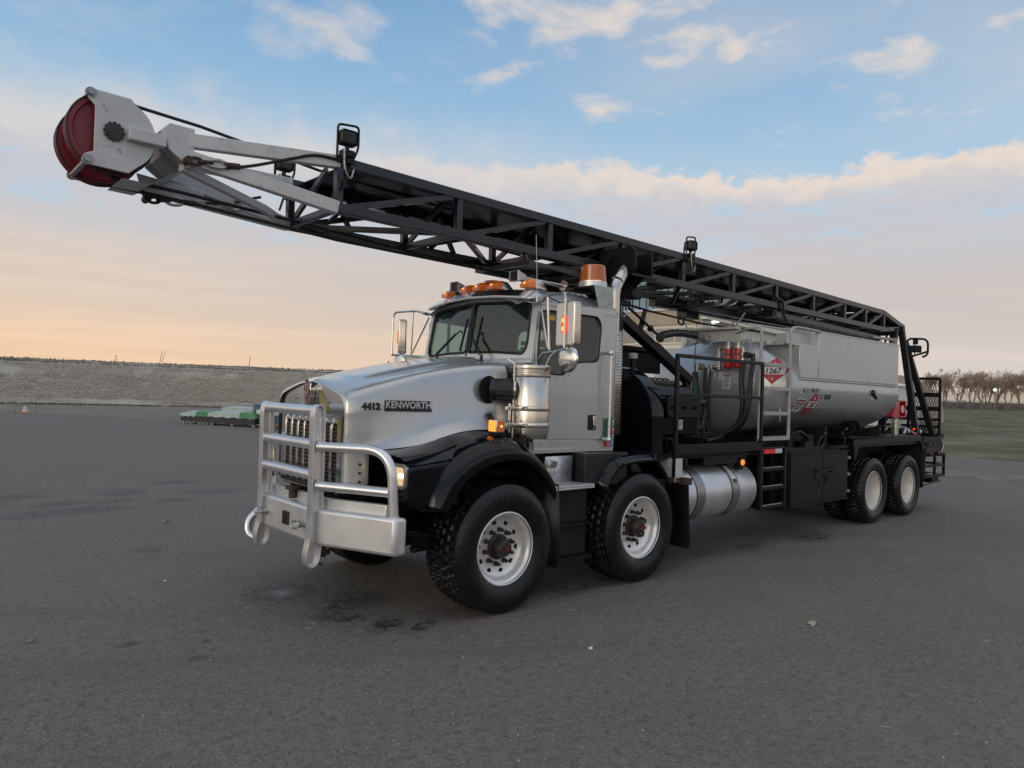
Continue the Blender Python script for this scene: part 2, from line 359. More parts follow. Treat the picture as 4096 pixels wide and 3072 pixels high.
def obj(name, mb, m, parent=None, bevel=0.0, sub=0, smooth=35, seg=2):
    me = mb if isinstance(mb, bpy.types.Mesh) else mb.mesh(name, smooth)
    if m is not None and not me.materials: me.materials.append(M[m] if isinstance(m, str) else m)
    o = bpy.data.objects.new(name, me); COL.objects.link(o)
    if parent is not None: o.parent = parent
    if bevel:
        b = o.modifiers.new('bevel', 'BEVEL'); b.width = bevel; b.segments = seg; b.limit_method = 'ANGLE'; b.angle_limit = math.radians(40); b.harden_normals = False
    if sub:
        b = o.modifiers.new('sub', 'SUBSURF'); b.levels = b.render_levels = sub
    return o
def tag(o, label=None, cat=None, group=None, kind=None):
    if label: o['label'] = label
    if cat: o['category'] = cat
    if group: o['group'] = group
    if kind: o['kind'] = kind
    return o
def empty(name, loc=(0, 0, 0)):
    o = bpy.data.objects.new(name, None); COL.objects.link(o); o.location = loc; o.empty_display_size = .2; return o

def text_mb(s, size, fn, bold=0.0, align='LEFT', depth=0.0, squeeze=1.0):
    """letters as mesh; fn(u, v, depth) places them"""
    cu = bpy.data.curves.new('t', 'FONT'); cu.body = s; cu.size = size; cu.align_x = align; cu.offset = bold; cu.resolution_u = 3
    o = bpy.data.objects.new('t', cu); COL.objects.link(o)
    dg = bpy.context.evaluated_depsgraph_get(); me = bpy.data.meshes.new_from_object(o.evaluated_get(dg))
    mb = MB(); n = len(me.vertices)
    co = [(v.co.x*squeeze, v.co.y) for v in me.vertices]
    if depth:
        cnt = {}
        for p in me.polygons:
            for e in p.edge_keys: cnt[e] = cnt.get(e, 0)+1
        fs = [tuple(p.vertices) for p in me.polygons]+[tuple(i+n for i in p.vertices)[::-1] for p in me.polygons]
        fs += [(a, b, b+n, a+n) for (a, b), c in cnt.items() if c == 1]
        mb.add([fn(u, w, depth) for u, w in co]+[fn(u, w, 0) for u, w in co], fs)
    else: mb.add([fn(u, w, 0) for u, w in co], [tuple(p.vertices) for p in me.polygons])
    bpy.data.objects.remove(o); bpy.data.curves.remove(cu); bpy.data.meshes.remove(me)
    return mb
def rrect(x0, x1, z0, z1, r, n=4):
    out = []
    for cx, cz, a0 in ((x1-r, z0+r, -90), (x1-r, z1-r, 0), (x0+r, z1-r, 90), (x0+r, z0+r, 180)):
        for k in range(n+1): a = math.radians(a0+90*k/n); out.append((cx+r*math.cos(a), cz+r*math.sin(a)))
    return out
def rpoly(pts, r, n=4):
    """polygon with rounded corners"""
    out = []; m = len(pts)
    for i in range(m):
        p, a, b = Vector(pts[i]), Vector(pts[i-1]), Vector(pts[(i+1) % m])
        ra = min(r, (a-p).length*.45, (b-p).length*.45)
        s_, e_ = p+(a-p).normalized()*ra, p+(b-p).normalized()*ra
        for k in range(n+1):
            t_ = k/n; q = s_*(1-t_)**2+p*2*t_*(1-t_)+e_*t_**2; out.append((q.x, q.y))
    return out
def fillet(pts, r, n=5):
    """3d polyline with rounded corners"""
    pts = [Vector(p) for p in pts]; out = [pts[0]]
    for i in range(1, len(pts)-1):
        p, a, b = pts[i], pts[i-1], pts[i+1]; ra = min(r, (a-p).length*.48, (b-p).length*.48)
        s_, e_ = p+(a-p).normalized()*ra, p+(b-p).normalized()*ra
        out += [s_*(1-k/n)**2+p*2*(k/n)*(1-k/n)+e_*(k/n)**2 for k in range(n+1)]
    return out+[pts[-1]]
def spline(pts, n=8):
    pts = [Vector(p) for p in pts]; P = [pts[0]*2-pts[1]]+pts+[pts[-1]*2-pts[-2]]; out = []
    for i in range(1, len(P)-2):
        for k in range(n):
            t_ = k/n; out.append(.5*((2*P[i])+(P[i+1]-P[i-1])*t_+(2*P[i-1]-5*P[i]+4*P[i+1]-P[i+2])*t_**2+(3*P[i]-P[i-1]-3*P[i+1]+P[i+2])*t_**3))
    return out+[pts[-1]]
XZ = lambda y0: (lambda u, w, d: V(u, y0+d, w))
YZ = lambda x0: (lambda u, w, d: V(x0+d, u, w))
XY = lambda z0: (lambda u, w, d: V(u, w, z0+d))
# ================================================================== the truck
TRUCK = tag(empty('rig_truck'), 'silver and black oilfield rig truck with its lattice mast laid flat over the cab', 'truck')
def P(name, mb, m, parent=TRUCK, **k): return obj(name, mb, m, parent, **k)

# ------------------------------------------------------------------ wheels
M['tyre'] = mat('tyre_rubber', (.006, .0062, .0067), .36, 0, 0, .25, 4, spec=.4, dirt=(.030, .030, .029), dirt_amt=.10, dirt_scale=3.2, bump=.05, bscale=40, rvar=.25)
def tyre_mesh(name, R, w, rr, kind, nb=44):
    N = nb*8
    tread = [i/24 for i in range(25)]
    side = [(.012, rr-.012), (-.004, rr+.004), (-.022, rr+.055), (-.034, rr+.11), (-.033, rr+(R-rr)*.62), (-.022, rr+(R-rr)*.80), (-.006, R-.030)]
    rows = []
    def ring(fr):  # fr(k)->(y, r)
        rows.append([V(fr(k)[1]*math.cos(2*PI*k/N), fr(k)[0], fr(k)[1]*math.sin(2*PI*k/N)) for k in range(N)])
    for i, (y, r) in enumerate(side):
        if i == len(side)-1: ring(lambda k: (y+(.002 if k % 8 == 0 else 0), r))
        else: ring(lambda k: (y, r))
    nrow = 5 if kind == 'road' else 4
    for u in tread:
        def fr(k, u=u):
            y = .004+u*(w-.008-.03)
            crown = R-.012*(abs(u-.5)*2)**3
            sh = (.05 if kind == 'road' else .10)*math.sin(2*PI*k/8*(1 if kind == 'road' else .5))*(1 if .12 < u < .88 else 0)
            q = (u+sh*.35)*nrow; row = int(min(nrow-1, max(0, q))); f = q-row
            deep = 0
            if row > 0 and f < .17: deep = 1
            if row < nrow-1 and f > .93: deep = 1
            if kind == 'road':
                if (k+(4 if row % 2 else 0)) % 8 == 0 or ((k+(4 if row % 2 else 0)) % 8 == 4 and f > .35 and f < .6): deep = 1
            else:
                sl = int(f*3) if row < 2 else 3-int(f*3)
                if (k+(4 if row % 2 else 0)+sl) % 8 in (0, 1): deep = 1
            return (y, crown-(.012 if kind == 'road' else .016)*deep*(.25 if (u < .07 or u > .93) else 1))
        ring(fr)
    for y, r in reversed(side): rows.append([V(r*math.cos(2*PI*k/N), w-.03-y, r*math.sin(2*PI*k/N)) for k in range(N)])
    return MB().loft(rows, True).mesh(name, 28)
TY_F = tyre_mesh('tyre', .545, .43, .305, 'road', 40); TY_F.materials.append(M['tyre'])
TY_R = tyre_mesh('tyre', .512, .285, .300, 'lug', 44); TY_R.materials.append(M['tyre'])
def rim_front():
    return MB().lathe([(-.002, .292), (-.006, .300), (-.002, .3085), (.010, .306), (.012, .285), (.025, .272), (.055, .265), (.082, .256), (.100, .240), (.110, .215), (.112, .10), (.112, .06), (.24, .06), (.24, .29), (.36, .29), (.36, .02)][:-1]+[(.365, .02)], (0, 0, 0), (0, 1, 0), 64).mesh('wheel', 40)
def rim_rear():
    return MB().lathe([(-.002, .290), (-.006, .297), (0, .305), (.012, .302), (.014, .280), (.06, .272), (.075, .262), (.15, .256), (.165, .250), (.26, .245), (.285, .225), (.29, .15), (.29, .02)], (0, 0, 0), (0, 1, 0), 64).mesh('wheel', 40)
RIM_F, RIM_R = rim_front(), rim_rear(); RIM_F.materials.append(M['wheela']); RIM_R.materials.append(M['wheelw'])
hubm = MB().lathe([(.12, .108), (.095, .108), (.09, .10), (.085, .080), (.02, .076), (.005, .068), (-.008, .056), (-.012, .02)], (0, 0, 0), (0, 1, 0), 28)
for k in range(8): a = k*PI/4+.2; hubm.cyl((.091*math.cos(a), .092, .091*math.sin(a)), (.091*math.cos(a), .075, .091*math.sin(a)), .0075, 6)
HUB = hubm.mesh('hub', 40); HUB.materials.append(M['hub'])
HUBCAP = MB().cyl((0, -.010, 0), (0, -.016, 0), .022, 16).mesh('hub_cap'); HUBCAP.materials.append(M['emred'])
NUT = MB().cyl((0, .113, 0), (0, .103, 0), .022, 12).cyl((0, .103, 0), (0, .070, 0), .0175, 6).cyl((0, .070, 0), (0, .052, 0), .012, 8).mesh('wheel_nut', 40); NUT.materials.append(M['rust'])
M['hole'] = mat('dark_opening', (.003, .003, .003), .9)
HOLE = MB().cyl((0, .104, 0), (0, .114, 0), .022, 14).mesh('hand_hole'); HOLE.materials.append(M['hole'])
def put(me, par, loc=(0, 0, 0), ry=0.0):
    o = bpy.data.objects.new(me.name, me); COL.objects.link(o); o.parent = par; o.location = loc; o.rotation_euler = (0, ry, 0); return o
def wheel(x, y, z, rear=False, flip=False, detail=True, spin=0.0):
    w = put(RIM_R if rear else RIM_F, TRUCK, (x, y, z)); w.rotation_euler = (0, spin, PI if flip else 0)
    put(TY_R if rear else TY_F, w)
    if rear:
        if detail:
            for k in range(10): put(NUT, w, (.168*math.cos(k*PI/5), .175, .168*math.sin(k*PI/5)))
        t2 = put(TY_R, w, (0, .335, 0), .07)
        return w
    put(HUB, w); put(HUBCAP, w)
    if detail:
        for k in range(10):
            a = k*PI/5+.31; put(NUT, w, (.143*math.cos(a), 0, .143*math.sin(a)))
            a += PI/10; put(HOLE, w, (.210*math.cos(a), .003, .210*math.sin(a)))
    return w
WX = (0.0, 1.784, 7.683, 9.07)
w1 = wheel(WX[0], -1.22, .543, spin=.1); w2 = wheel(WX[1], -1.22, .543, spin=.5)
w3 = wheel(WX[2], -1.085, .505, True); w4 = wheel(WX[3], -1.085, .505, True, spin=.2)
wheel(WX[0], 1.22, .543, flip=True, detail=False); wheel(WX[1], 1.22, .543, flip=True, detail=False)
wheel(WX[2], 1.085, .505, True, True, False); wheel(WX[3], 1.085, .505, True, True, False)
# raised letters on the front sidewall
def arc_text(s, r0, a0, size, w, step):
    mb = MB()
    for i, ch in enumerate(s):
        if ch == ' ': continue
        a = a0-i*step; ca, sa = math.cos(a), math.sin(a)
        def fn(u, v, d, ca=ca, sa=sa): 
            R_ = r0+v; return V(ca*R_+sa*u, -.0335-d, sa*R_-ca*u)
        mb.join(text_mb(ch, size, fn, .002, 'CENTER', .004))
    return obj('lettering', mb, M['hose'], w, smooth=0)
arc_text('YOKOHAMA', .405, .62, .070, w1, .125); arc_text('Y507A', .405, 2.05, .075, w1, .15); arc_text('425/65R22.5', .405, -1.15, .04, w1, .075)
arc_text('YOKOHAMA', .405, .5, .070, w2, .125); arc_text('Y507A', .405, 1.7, .075, w2, .15)

# ------------------------------------------------------------------ chassis
mb = MB()
for s in (-1, 1):
    mb.bb(-1.15, 10.6, s*.43-.01, s*.43+.01, .74, 1.02); mb.bb(-1.15, 10.6, s*.40-.04, s*.40+.04, 1.0, 1.02); mb.bb(-1.15, 10.6, s*.40-.04, s*.40+.04, .74, .76)
for x in (-1.0, .6, 1.2, 2.6, 3.6, 4.6, 5.6, 6.6, 8.4, 10.0): mb.bb(x-.06, x+.06, -.42, .42, .78, .98)
P('frame_rails', mb, 'soot')
for x in WX[:2]:
    mb = MB().tube([(x, -.85, .53), (x, -.55, .46), (x, .55, .46), (x, .85, .53)], .065, 10)
    for s in (-1, 1):
        for k in range(5): mb.bb(x-.55+k*.06, x+.55-k*.06, s*.43-.05, s*.43+.05, .62+k*.016, .634+k*.016)
        mb.tube([(x+.1, s*.55, .5), (x+.12, s*.5, 1.0)], .04, 10)
    P('front_axle', mb, 'soot')
for x in WX[2:]:
    mb = MB().tube([(x, -.75, .505), (x, .75, .505)], .10, 12); mb.sphere((x, 0, .52), .24, 14)
    P('rear_axle', mb, 'soot')
for s in (-1, 1): P('leaf_spring', MB().bb(7.55, 9.2, s*.5-.07, s*.5+.07, .55, .75), 'soot')
P('drive_shaft', MB().tube([(2.4, 0, .75), (7.5, 0, .55)], .06, 10), 'soot')
mb = MB(); mb.bb(-.75, .6, -.35, .35, .62, 1.35); mb.bb(.6, 1.9, -.3, .3, .55, 1.0); mb.bb(-.98, -.90, -.52, .52, .72, 1.7); mb.bb(2.0, 2.6, -.45, .45, .45, .9)
mb.tube([(-.9, -.9, .62), (-.55, -.75, .60)], .03, 8); mb.tube([(-.75, -.95, .58), (.05, -.62, .52)], .035, 8)
P('engine', mb, 'soot', bevel=.03)
P('steering_rod', MB().tube([(-.78, -1.02, .66), (-.35, -.86, .56)], .045, 10).tube([(-.9, .6, .55), (-.6, -.8, .60)], .03), 'dull')

# ------------------------------------------------------------------ front bumper and bull bar
def bump_poly(y):
    y = abs(y); return -1.375+max(0, y-.50)*.415
def strip(z0, z1, off, th, y1=1.21, n=12):
    ys = [-y1+2*y1*i/n for i in range(n+1)]; ys = sorted(set(ys+[-.45, .45]))
    fr = [(bump_poly(y)+off, y) for y in ys]; bk = [(x+th, y) for x, y in fr]
    return fr+bk[::-1]
mb = MB().prism(strip(0, 0, 0, .11), lambda u, w, d: V(u, w, d), .60, .888)
bumper = P('bumper', mb, 'alu', bevel=.028, seg=3, smooth=50)
P('bumper_step', MB().prism(strip(0, 0, .085, .045, 1.05), lambda u, w, d: V(u, w, d), .87, .965), 'alu', bumper, bevel=.008)
P('receiver', MB().prism([(-.052, -.055), (.052, -.055), (.052, .055), (-.052, .055)], lambda u, w, d: V(-1.387+d, u, .745+w), -.004, .02), 'rust', bumper)
P('receiver_socket', MB().prism([(-.043, -.046), (.043, -.046), (.043, .046), (-.043, .046)], lambda u, w, d: V(-1.392+d, u, .745+w), -.001, .01), 'hole', bumper)
for y, a in ((.40, 0), (-.33, .9)):
    mb = MB().cyl((-1.375, y, .745), (-1.42, y, .745), .03, 14)
    c = V(-1.455, y, .745); mb.tube([c+V(math.cos(k*PI/8)*.032, math.sin(k*PI/8)*.032*math.cos(a), math.sin(k*PI/8)*.032*math.sin(a)) for k in range(17)], .009, 8)
    P('eye_bolt', mb, 'zinc', bumper)
P('tow_pin', MB().cyl((-1.32, .02, .90), (-1.32, .02, .97), .032, 12).bb(-1.36, -1.28, -.045, .085, .97, 1.002), 'rust', bumper, bevel=.006)
P('tow_shackle', MB().bar((-1.22, -.36, .62), (-1.23, -.36, .47), .07, .05).cyl((-1.29, -.36, .50), (-1.16, -.36, .50), .022, 8).tube([(-1.24, -.34, .47), (-1.27, -.37, .42), (-1.24, -.40, .42)], .014, 8), 'rust', bumper, bevel=.006)
# uprights of the guard: a flanged plate bent round a web
def upright(y):
    out = [(-1.335, .62), (-1.325, .585), (-1.333, .50), (-1.355, .45), (-1.395, .435), (-1.425, .452), (-1.437, .50), (-1.432, .555), (-1.409, .65), (-1.404, .9), (-1.406, 1.39), (-1.409, 1.62), (-1.397, 1.68), (-1.367, 1.70), (-1.337, 1.68), (-1.327, 1.62), (-1.325, 1.3), (-1.325, .90)]
    o3 = fillet([V(x, y, z) for x, z in out], .03, 3)
    mb = MB(); th = .009; w = .082
    cen = V(-1.385, y, 1.0); rows = []
    for i, p in enumerate(o3):
        a = o3[max(0, i-1)]; b = o3[min(len(o3)-1, i+1)]; t_ = (b-a).normalized(); nrm = V(-t_.z, 0, t_.x)
        rows.append([p+V(0, -w/2, 0), p+V(0, w/2, 0), p+V(0, w/2, 0)+nrm*th, p+V(0, -w/2, 0)+nrm*th])
    mb.loft(rows, True); mb.add(rows[0], [(3, 2, 1, 0)]); mb.add(rows[-1], [(0, 1, 2, 3)])
    mb.prism([(p.x, p.z) for p in o3], XZ(y+.004), -.006, .006)
    weld = [V(x-.004, y-.001, z) for x, z in ((-1.337, 1.60), (-1.336, 1.25), (-1.336, .92))]
    mb.tube([weld[0]+(weld[1]-weld[0])*k/14 for k in range(15)]+[weld[1]+(weld[2]-weld[1])*k/8 for k in range(9)], [.006+.0025*(k % 2) for k in range(24)], 6)
    mb.cyl((-1.392, y-.006, .495), (-1.392, y+.01, .495), .036, 16)
    return mb
bull = P('bull_bar', MB().tube([(-1.37, -.465, 1.652), (-1.37, .465, 1.652)], .043, 16), 'bar')
for y in (-.49, .49): P('upright', upright(y), 'bar', bull, bevel=.002, smooth=40)
def wtube(name, pts, r, m='bar', n=16):
    mb = MB().tube(pts, r, n)
    for e, f in ((0, 1), (-1, -2)):
        d = (Vector(pts[f])-Vector(pts[e])).normalized(); mb.tube([Vector(pts[e])+d*.002, Vector(pts[e])+d*.014], r+.006, n)
    return P(name, mb, m, bull)
for z in (1.385, 1.145): wtube('cross_tube', [(-1.37, -.465, z), (-1.37, .465, z)], .043)
for s in (-1, 1):
    wtube('side_hoop', fillet([(-1.36, s*.52, 1.375), (-1.075, s*1.12, 1.385), (-1.045, s*1.13, .88)], .23, 9), .038)
    wtube('side_tube', [(-1.36, s*.52, 1.07), (-1.06, s*1.10, 1.065)], .038)
P('guard_leg', MB().tube(fillet([(-1.32, .66, .74), (-1.43, .69, .62), (-1.44, .65, .50), (-1.36, .58, .46)], .08), .03, 12), 'bar', bull)

# ------------------------------------------------------------------ grille
def grl(y):  # height of the grille opening edge
    return 1.888-.215*abs(y)**1.35
op = [(-.585, 1.0)]+[(-.585, 1.70)]+[(-.57, 1.735)]+[(y/20, grl(y/20)) for y in range(-11, 12)]+[(.57, 1.735), (.585, 1.70), (.585, 1.0)]
ins = [(u*1.0, 1.0 if w < 1.01 else w-.004) for u, w in op]
grille = P('grille', MB().prism(ins, YZ(-1.180), 0, .03), 'chrome')
P('radiator', MB().prism([(-.50, .98), (.50, .98), (.50, 1.56), (-.50, 1.56)], YZ(-1.184), 0, .003), 'rad', grille)
P('grille_frame', MB().holed([(-.56, 1.0), (.56, 1.0), (.56, 1.62), (.40, 1.605), (.15, 1.625), (.10, 1.66), (-.10, 1.66), (-.15, 1.625), (-.40, 1.605), (-.56, 1.62)], [[(-.49, 1.03), (.49, 1.03), (.49, 1.555), (-.49, 1.555)]], YZ(-1.196), 0, .012), 'chrome', grille)
for y in [-.43+.123*k for k in range(8)]:
    y2 = y
    prof = [(-1.19, 1.02), (-1.215, 1.045), (-1.222, 1.15), (-1.222, 1.50), (-1.215, 1.56), (-1.19, 1.60)]
    pl = [(x, z) for x, z in prof]+[(-1.176, 1.60), (-1.176, 1.02)]
    P('grille_bar', MB().prism(pl, XZ(y2), -.018, .018), 'chrome', grille, bevel=.004)
for y, z in ((-.52, 1.58), (-.52, 1.32), (-.52, 1.1), (.52, 1.58), (.52, 1.32), (.52, 1.1), (-.3, 1.72), (.3, 1.74), (-.15, 1.60)):
    P('grille_screw', MB().cyl((-1.17, y, z), (-1.203, y, z), .008, 8), 'zinc', grille)
P('painted_reflection', MB().prism([(-.553, 1.60), (-.502, 1.60), (-.502, 1.38), (-.515, 1.34), (-.553, 1.36)], YZ(-1.2), 0, .003), 'yellowrefl', grille)  # yellow reflection on the chrome, put on as flat coloured shapes
P('painted_reflection', MB().prism(rpoly([(-.10, 1.82), (-.16, 1.82), (-.30, 1.70), (-.33, 1.63), (-.28, 1.63), (-.20, 1.70), (-.15, 1.70)], .03), YZ(-1.183), 0, .002), 'yellowrefl', grille)
P('crank_rod', MB().tube([(-1.20, .50, 1.03), (-1.20, -.45, 1.0)], .018, 10), 'trim', grille)
# emblem
em = [(.0, 1.905)]+[(.055*math.cos(math.radians(a)), 1.815+.075*math.sin(math.radians(a))) for a in range(60, -50, -10)]+[(.030, 1.745), (.030, 1.60), (-.030, 1.60), (-.030, 1.745)]+[(-.055*math.cos(math.radians(a)), 1.815+.075*math.sin(math.radians(a))) for a in range(-40, 70, 10)]
P('emblem_back', MB().prism([(u*1.12, (w-1.75)*1.03+1.75) for u, w in em], YZ(-1.232), 0, .05), 'chrome', grille, bevel=.005)
emb = P('emblem', MB().prism(em, YZ(-1.240), 0, .012), 'emred', grille, bevel=.003)
mbt = MB(); ring = [(-1.242, .043*math.cos(k*PI/16), 1.815+.062*math.sin(k*PI/16)) for k in range(33)]
mbt.tube(ring, .0028, 6, False)
for u in (-.014, 0, .014): mbt.bb(-1.243, -1.24, u-.0025, u+.0025, 1.61, 1.735)
for ch, z in (('K', 1.822), ('W', 1.768)): mbt.join(text_mb(ch, .062, lambda u, w, d, z=z: V(-1.241-d, -u, z+w), .002, 'CENTER', .003))
P('emblem_letters', mbt, 'badge', grille, smooth=0)
P('emblem_post', MB().loft([[V(-1.235, -.04, 1.885), V(-1.235, .04, 1.885), V(-1.235, .03, 1.905), V(-1.235, -.03, 1.905)], [V(-1.13, -.05, 1.90), V(-1.13, .05, 1.90), V(-1.13, .03, 1.93), V(-1.13, -.03, 1.93)]], True), 'chrome', grille)

# ------------------------------------------------------------------ hood
ST = [  # x, centre z, bulge drop, crease(y,z), mid(y,z), low(y,z), edge(y,z)
 (-1.205, 1.892, 0, (.60, 1.745), (.612, 1.60), (.615, 1.45), (.615, 1.345)),
 (-1.195, 1.910, 0, (.625, 1.770), (.643, 1.60), (.645, 1.45), (.645, 1.345)),
 (-1.150, 1.922, 0, (.650, 1.800), (.672, 1.60), (.674, 1.45), (.674, 1.345)),
 (-1.040, 1.930, 0, (.668, 1.838), (.690, 1.62), (.694, 1.45), (.705, 1.345)),
 (-.965, 1.940, .0, (.675, 1.862), (.697, 1.64), (.705, 1.46), (.725, 1.352)),
 (-.925, 1.962, .03, (.680, 1.875), (.703, 1.65), (.715, 1.46), (.745, 1.358)),
 (-.63, 2.018, .04, (.712, 1.965), (.745, 1.70), (.775, 1.50), (.84, 1.385)),
 (-.45, 2.058, .04, (.735, 2.005), (.775, 1.74), (.805, 1.565), (.88, 1.455)),
 (-.25, 2.098, .04, (.765, 2.043), (.810, 1.78), (.838, 1.62), (.90, 1.51)),
 (0.0, 2.145, .035, (.800, 2.078), (.850, 1.80), (.872, 1.65), (.92, 1.525)),
 (.27, 2.182, .03, (.838, 2.088), (.890, 1.80), (.910, 1.65), (.94, 1.505))]
def hood_half(st):
    x, zc, b, (yc, zk), md, lo, ed = st
    ex = 1.45 if x < -1 else 2.0; top = lambda y: zc-b-(zc-b-zk-.012)*(y/yc)**ex
    return [(0, zc), (.20, top(.2)+b), (.35, top(.35)+b), (.385, top(.385)+b*.92), (.41, top(.41)+b*.45), (.435, top(.435)+b*.05), (.47, top(.47)), (yc*.84, top(yc*.84)), (yc-.05, top(yc-.05)), (yc-.012, zk-.006), (yc+.008, zk-.045), (yc+.02, zk-.10), ((yc+.02+md[0])/2+.004, (zk-.1+md[1])/2), md, lo, ((lo[0]+ed[0])/2-.008, (lo[1]+ed[1])/2+.005), ed]
rows = []
for st in ST:
    h = hood_half(st); rows.append([V(st[0], -y, z) for y, z in h[::-1]]+[V(st[0], y, z) for y, z in h[1:]])
hood = P('hood', MB().loft(rows), 'silver', sub=2, smooth=80)
for s in (-1, 1):   # radiator shell corner below the hood side
    pl = [(-1.205, .590), (-1.207, .615), (-1.195, .645), (-1.155, .674), (-1.06, .692), (-1.02, .695), (-1.02, .66), (-1.15, .60)]
    mb = MB(); zz = [1.35, 1.2, 1.09, 1.045, 1.03]
    rr_ = [[V(x if i < 3 else min(x, -1.02-.03*(i-2)), s*y, z) for x, y in pl] for i, z in enumerate(zz)]
    mb.loft(rr_, True); mb.add(rr_[0], [tuple(range(8))]); mb.add(rr_[-1], [tuple(range(8))])
    P('grille_shell', mb, 'silver', hood, smooth=50)
    for z in (1.24, 1.17, 1.10): P('shell_bolt', MB().cyl((-1.095, s*.684, z), (-1.095, s*.697, z), .011, 8), 'rust', hood)
def side_y(x, z):
    """hood side half-width at (x, z) by interpolating the stations"""
    for a, b in zip(ST, ST[1:]):
        if a[0] <= x <= b[0]:
            t_ = (x-a[0])/(b[0]-a[0]); pr = []
            for st in (a, b):
                h = hood_half(st)[9:]; y = h[-1][0]
                for p, q in zip(h, h[1:]):
                    if q[1] <= z <= p[1]: k = (z-q[1])/(p[1]-q[1]); y = q[0]+(p[0]-q[0])*k
                pr.append(y)
            return pr[0]*(1-t_)+pr[1]*t_
    return .8
sidefn = lambda x0, z0: (lambda u, w, d: V(x0+u, -(side_y(x0+u, z0+w)+.004+d), z0+w))
P('fleet_number', text_mb('4412', .074, sidefn(-1.09, 1.675), .0048, 'LEFT', .001, 1.03), 'ink', hood, smooth=0)
P('maker_badge', text_mb('KENWORTH', .078, sidefn(-.895, 1.69), .002, 'LEFT', .008, .90), 'badge', hood, smooth=0)
P('badge_bar', MB().prism([(0, -.022), (.41, -.022), (.41, -.001), (0, -.001)], sidefn(-.90, 1.685), .0, .006), 'ink', hood)
P('badge_bar', MB().prism([(0, -.003), (.41, -.003), (.41, .066), (0, .066)], sidefn(-.90, 1.685), -.004, .0005), 'ink', hood)
P('hood_latch', MB().bar((.02, -.905, 1.66), (.085, -.925, 1.57), .03, .055, (0, 1, 0)).cyl((.03, -.91, 1.65), (.03, -.94, 1.65), .012), 'trim', hood, bevel=.01)

# ------------------------------------------------------------------ front fenders
CR_ = [(-.80, .92), (-.76, 1.08), (-.67, 1.23), (-.53, 1.355), (-.34, 1.445), (-.14, 1.49), (.06, 1.478), (.23, 1.41), (.36, 1.32), (.48, 1.20), (.565, 1.07), (.585, .93)]
OU_ = [(-.74, .93), (-.69, 1.05), (-.615, 1.165), (-.51, 1.26), (-.34, 1.352), (-.14, 1.392), (.08, 1.382), (.22, 1.335), (.34, 1.275), (.465, 1.165), (.555, 1.04), (.57, .94)]
LI_ = [(-.645, .90), (-.60, .99), (-.535, 1.085), (-.45, 1.16), (-.32, 1.23), (-.14, 1.28), (.07, 1.29), (.20, 1.26), (.31, 1.20), (.425, 1.10), (.515, .99), (.535, .92)]
IN_ = [(-.78, .92), (-.74, 1.08), (-.68, 1.29), (-.62, 1.388), (-.45, 1.458), (-.24, 1.512), (0, 1.522), (.25, 1.46), (.36, 1.34), (.47, 1.21), (.55, 1.07), (.57, .93)]
INY = [-.80, -.80, -.82, -.842, -.882, -.902, -.922, -.90, -.85, -.85, -.85, -.85]
def fender(s):
    mb = MB(); rows = []
    for i in range(len(CR_)):
        a, b, c, d = IN_[i], CR_[i], OU_[i], LI_[i]; y0 = INY[i]; front = i <= 6
        yo = -1.262 if front else -1.235; yl = -1.28 if front else -1.25; yc = -1.12
        rows.append([V(a[0], s*-y0, a[1]), V((a[0]*.55+b[0]*.45), s*-(y0*.5+yc*.5), a[1]*.5+b[1]*.5+(-.004)), V(b[0], s*-yc, b[1]), V((b[0]+c[0])/2-.012, s*-(yo+.045), (b[1]+c[1])/2+.018), V(c[0], s*-yo, c[1]), V(c[0]+(d[0]-c[0])*.12, s*-(yl+.004), c[1]+(d[1]-c[1])*.12), V(d[0], s*-yl, d[1]), V(d[0]+(.012 if i < 4 else 0), s*-(yl+.03), d[1]-.008)])
    mb.loft(rows)
    return mb
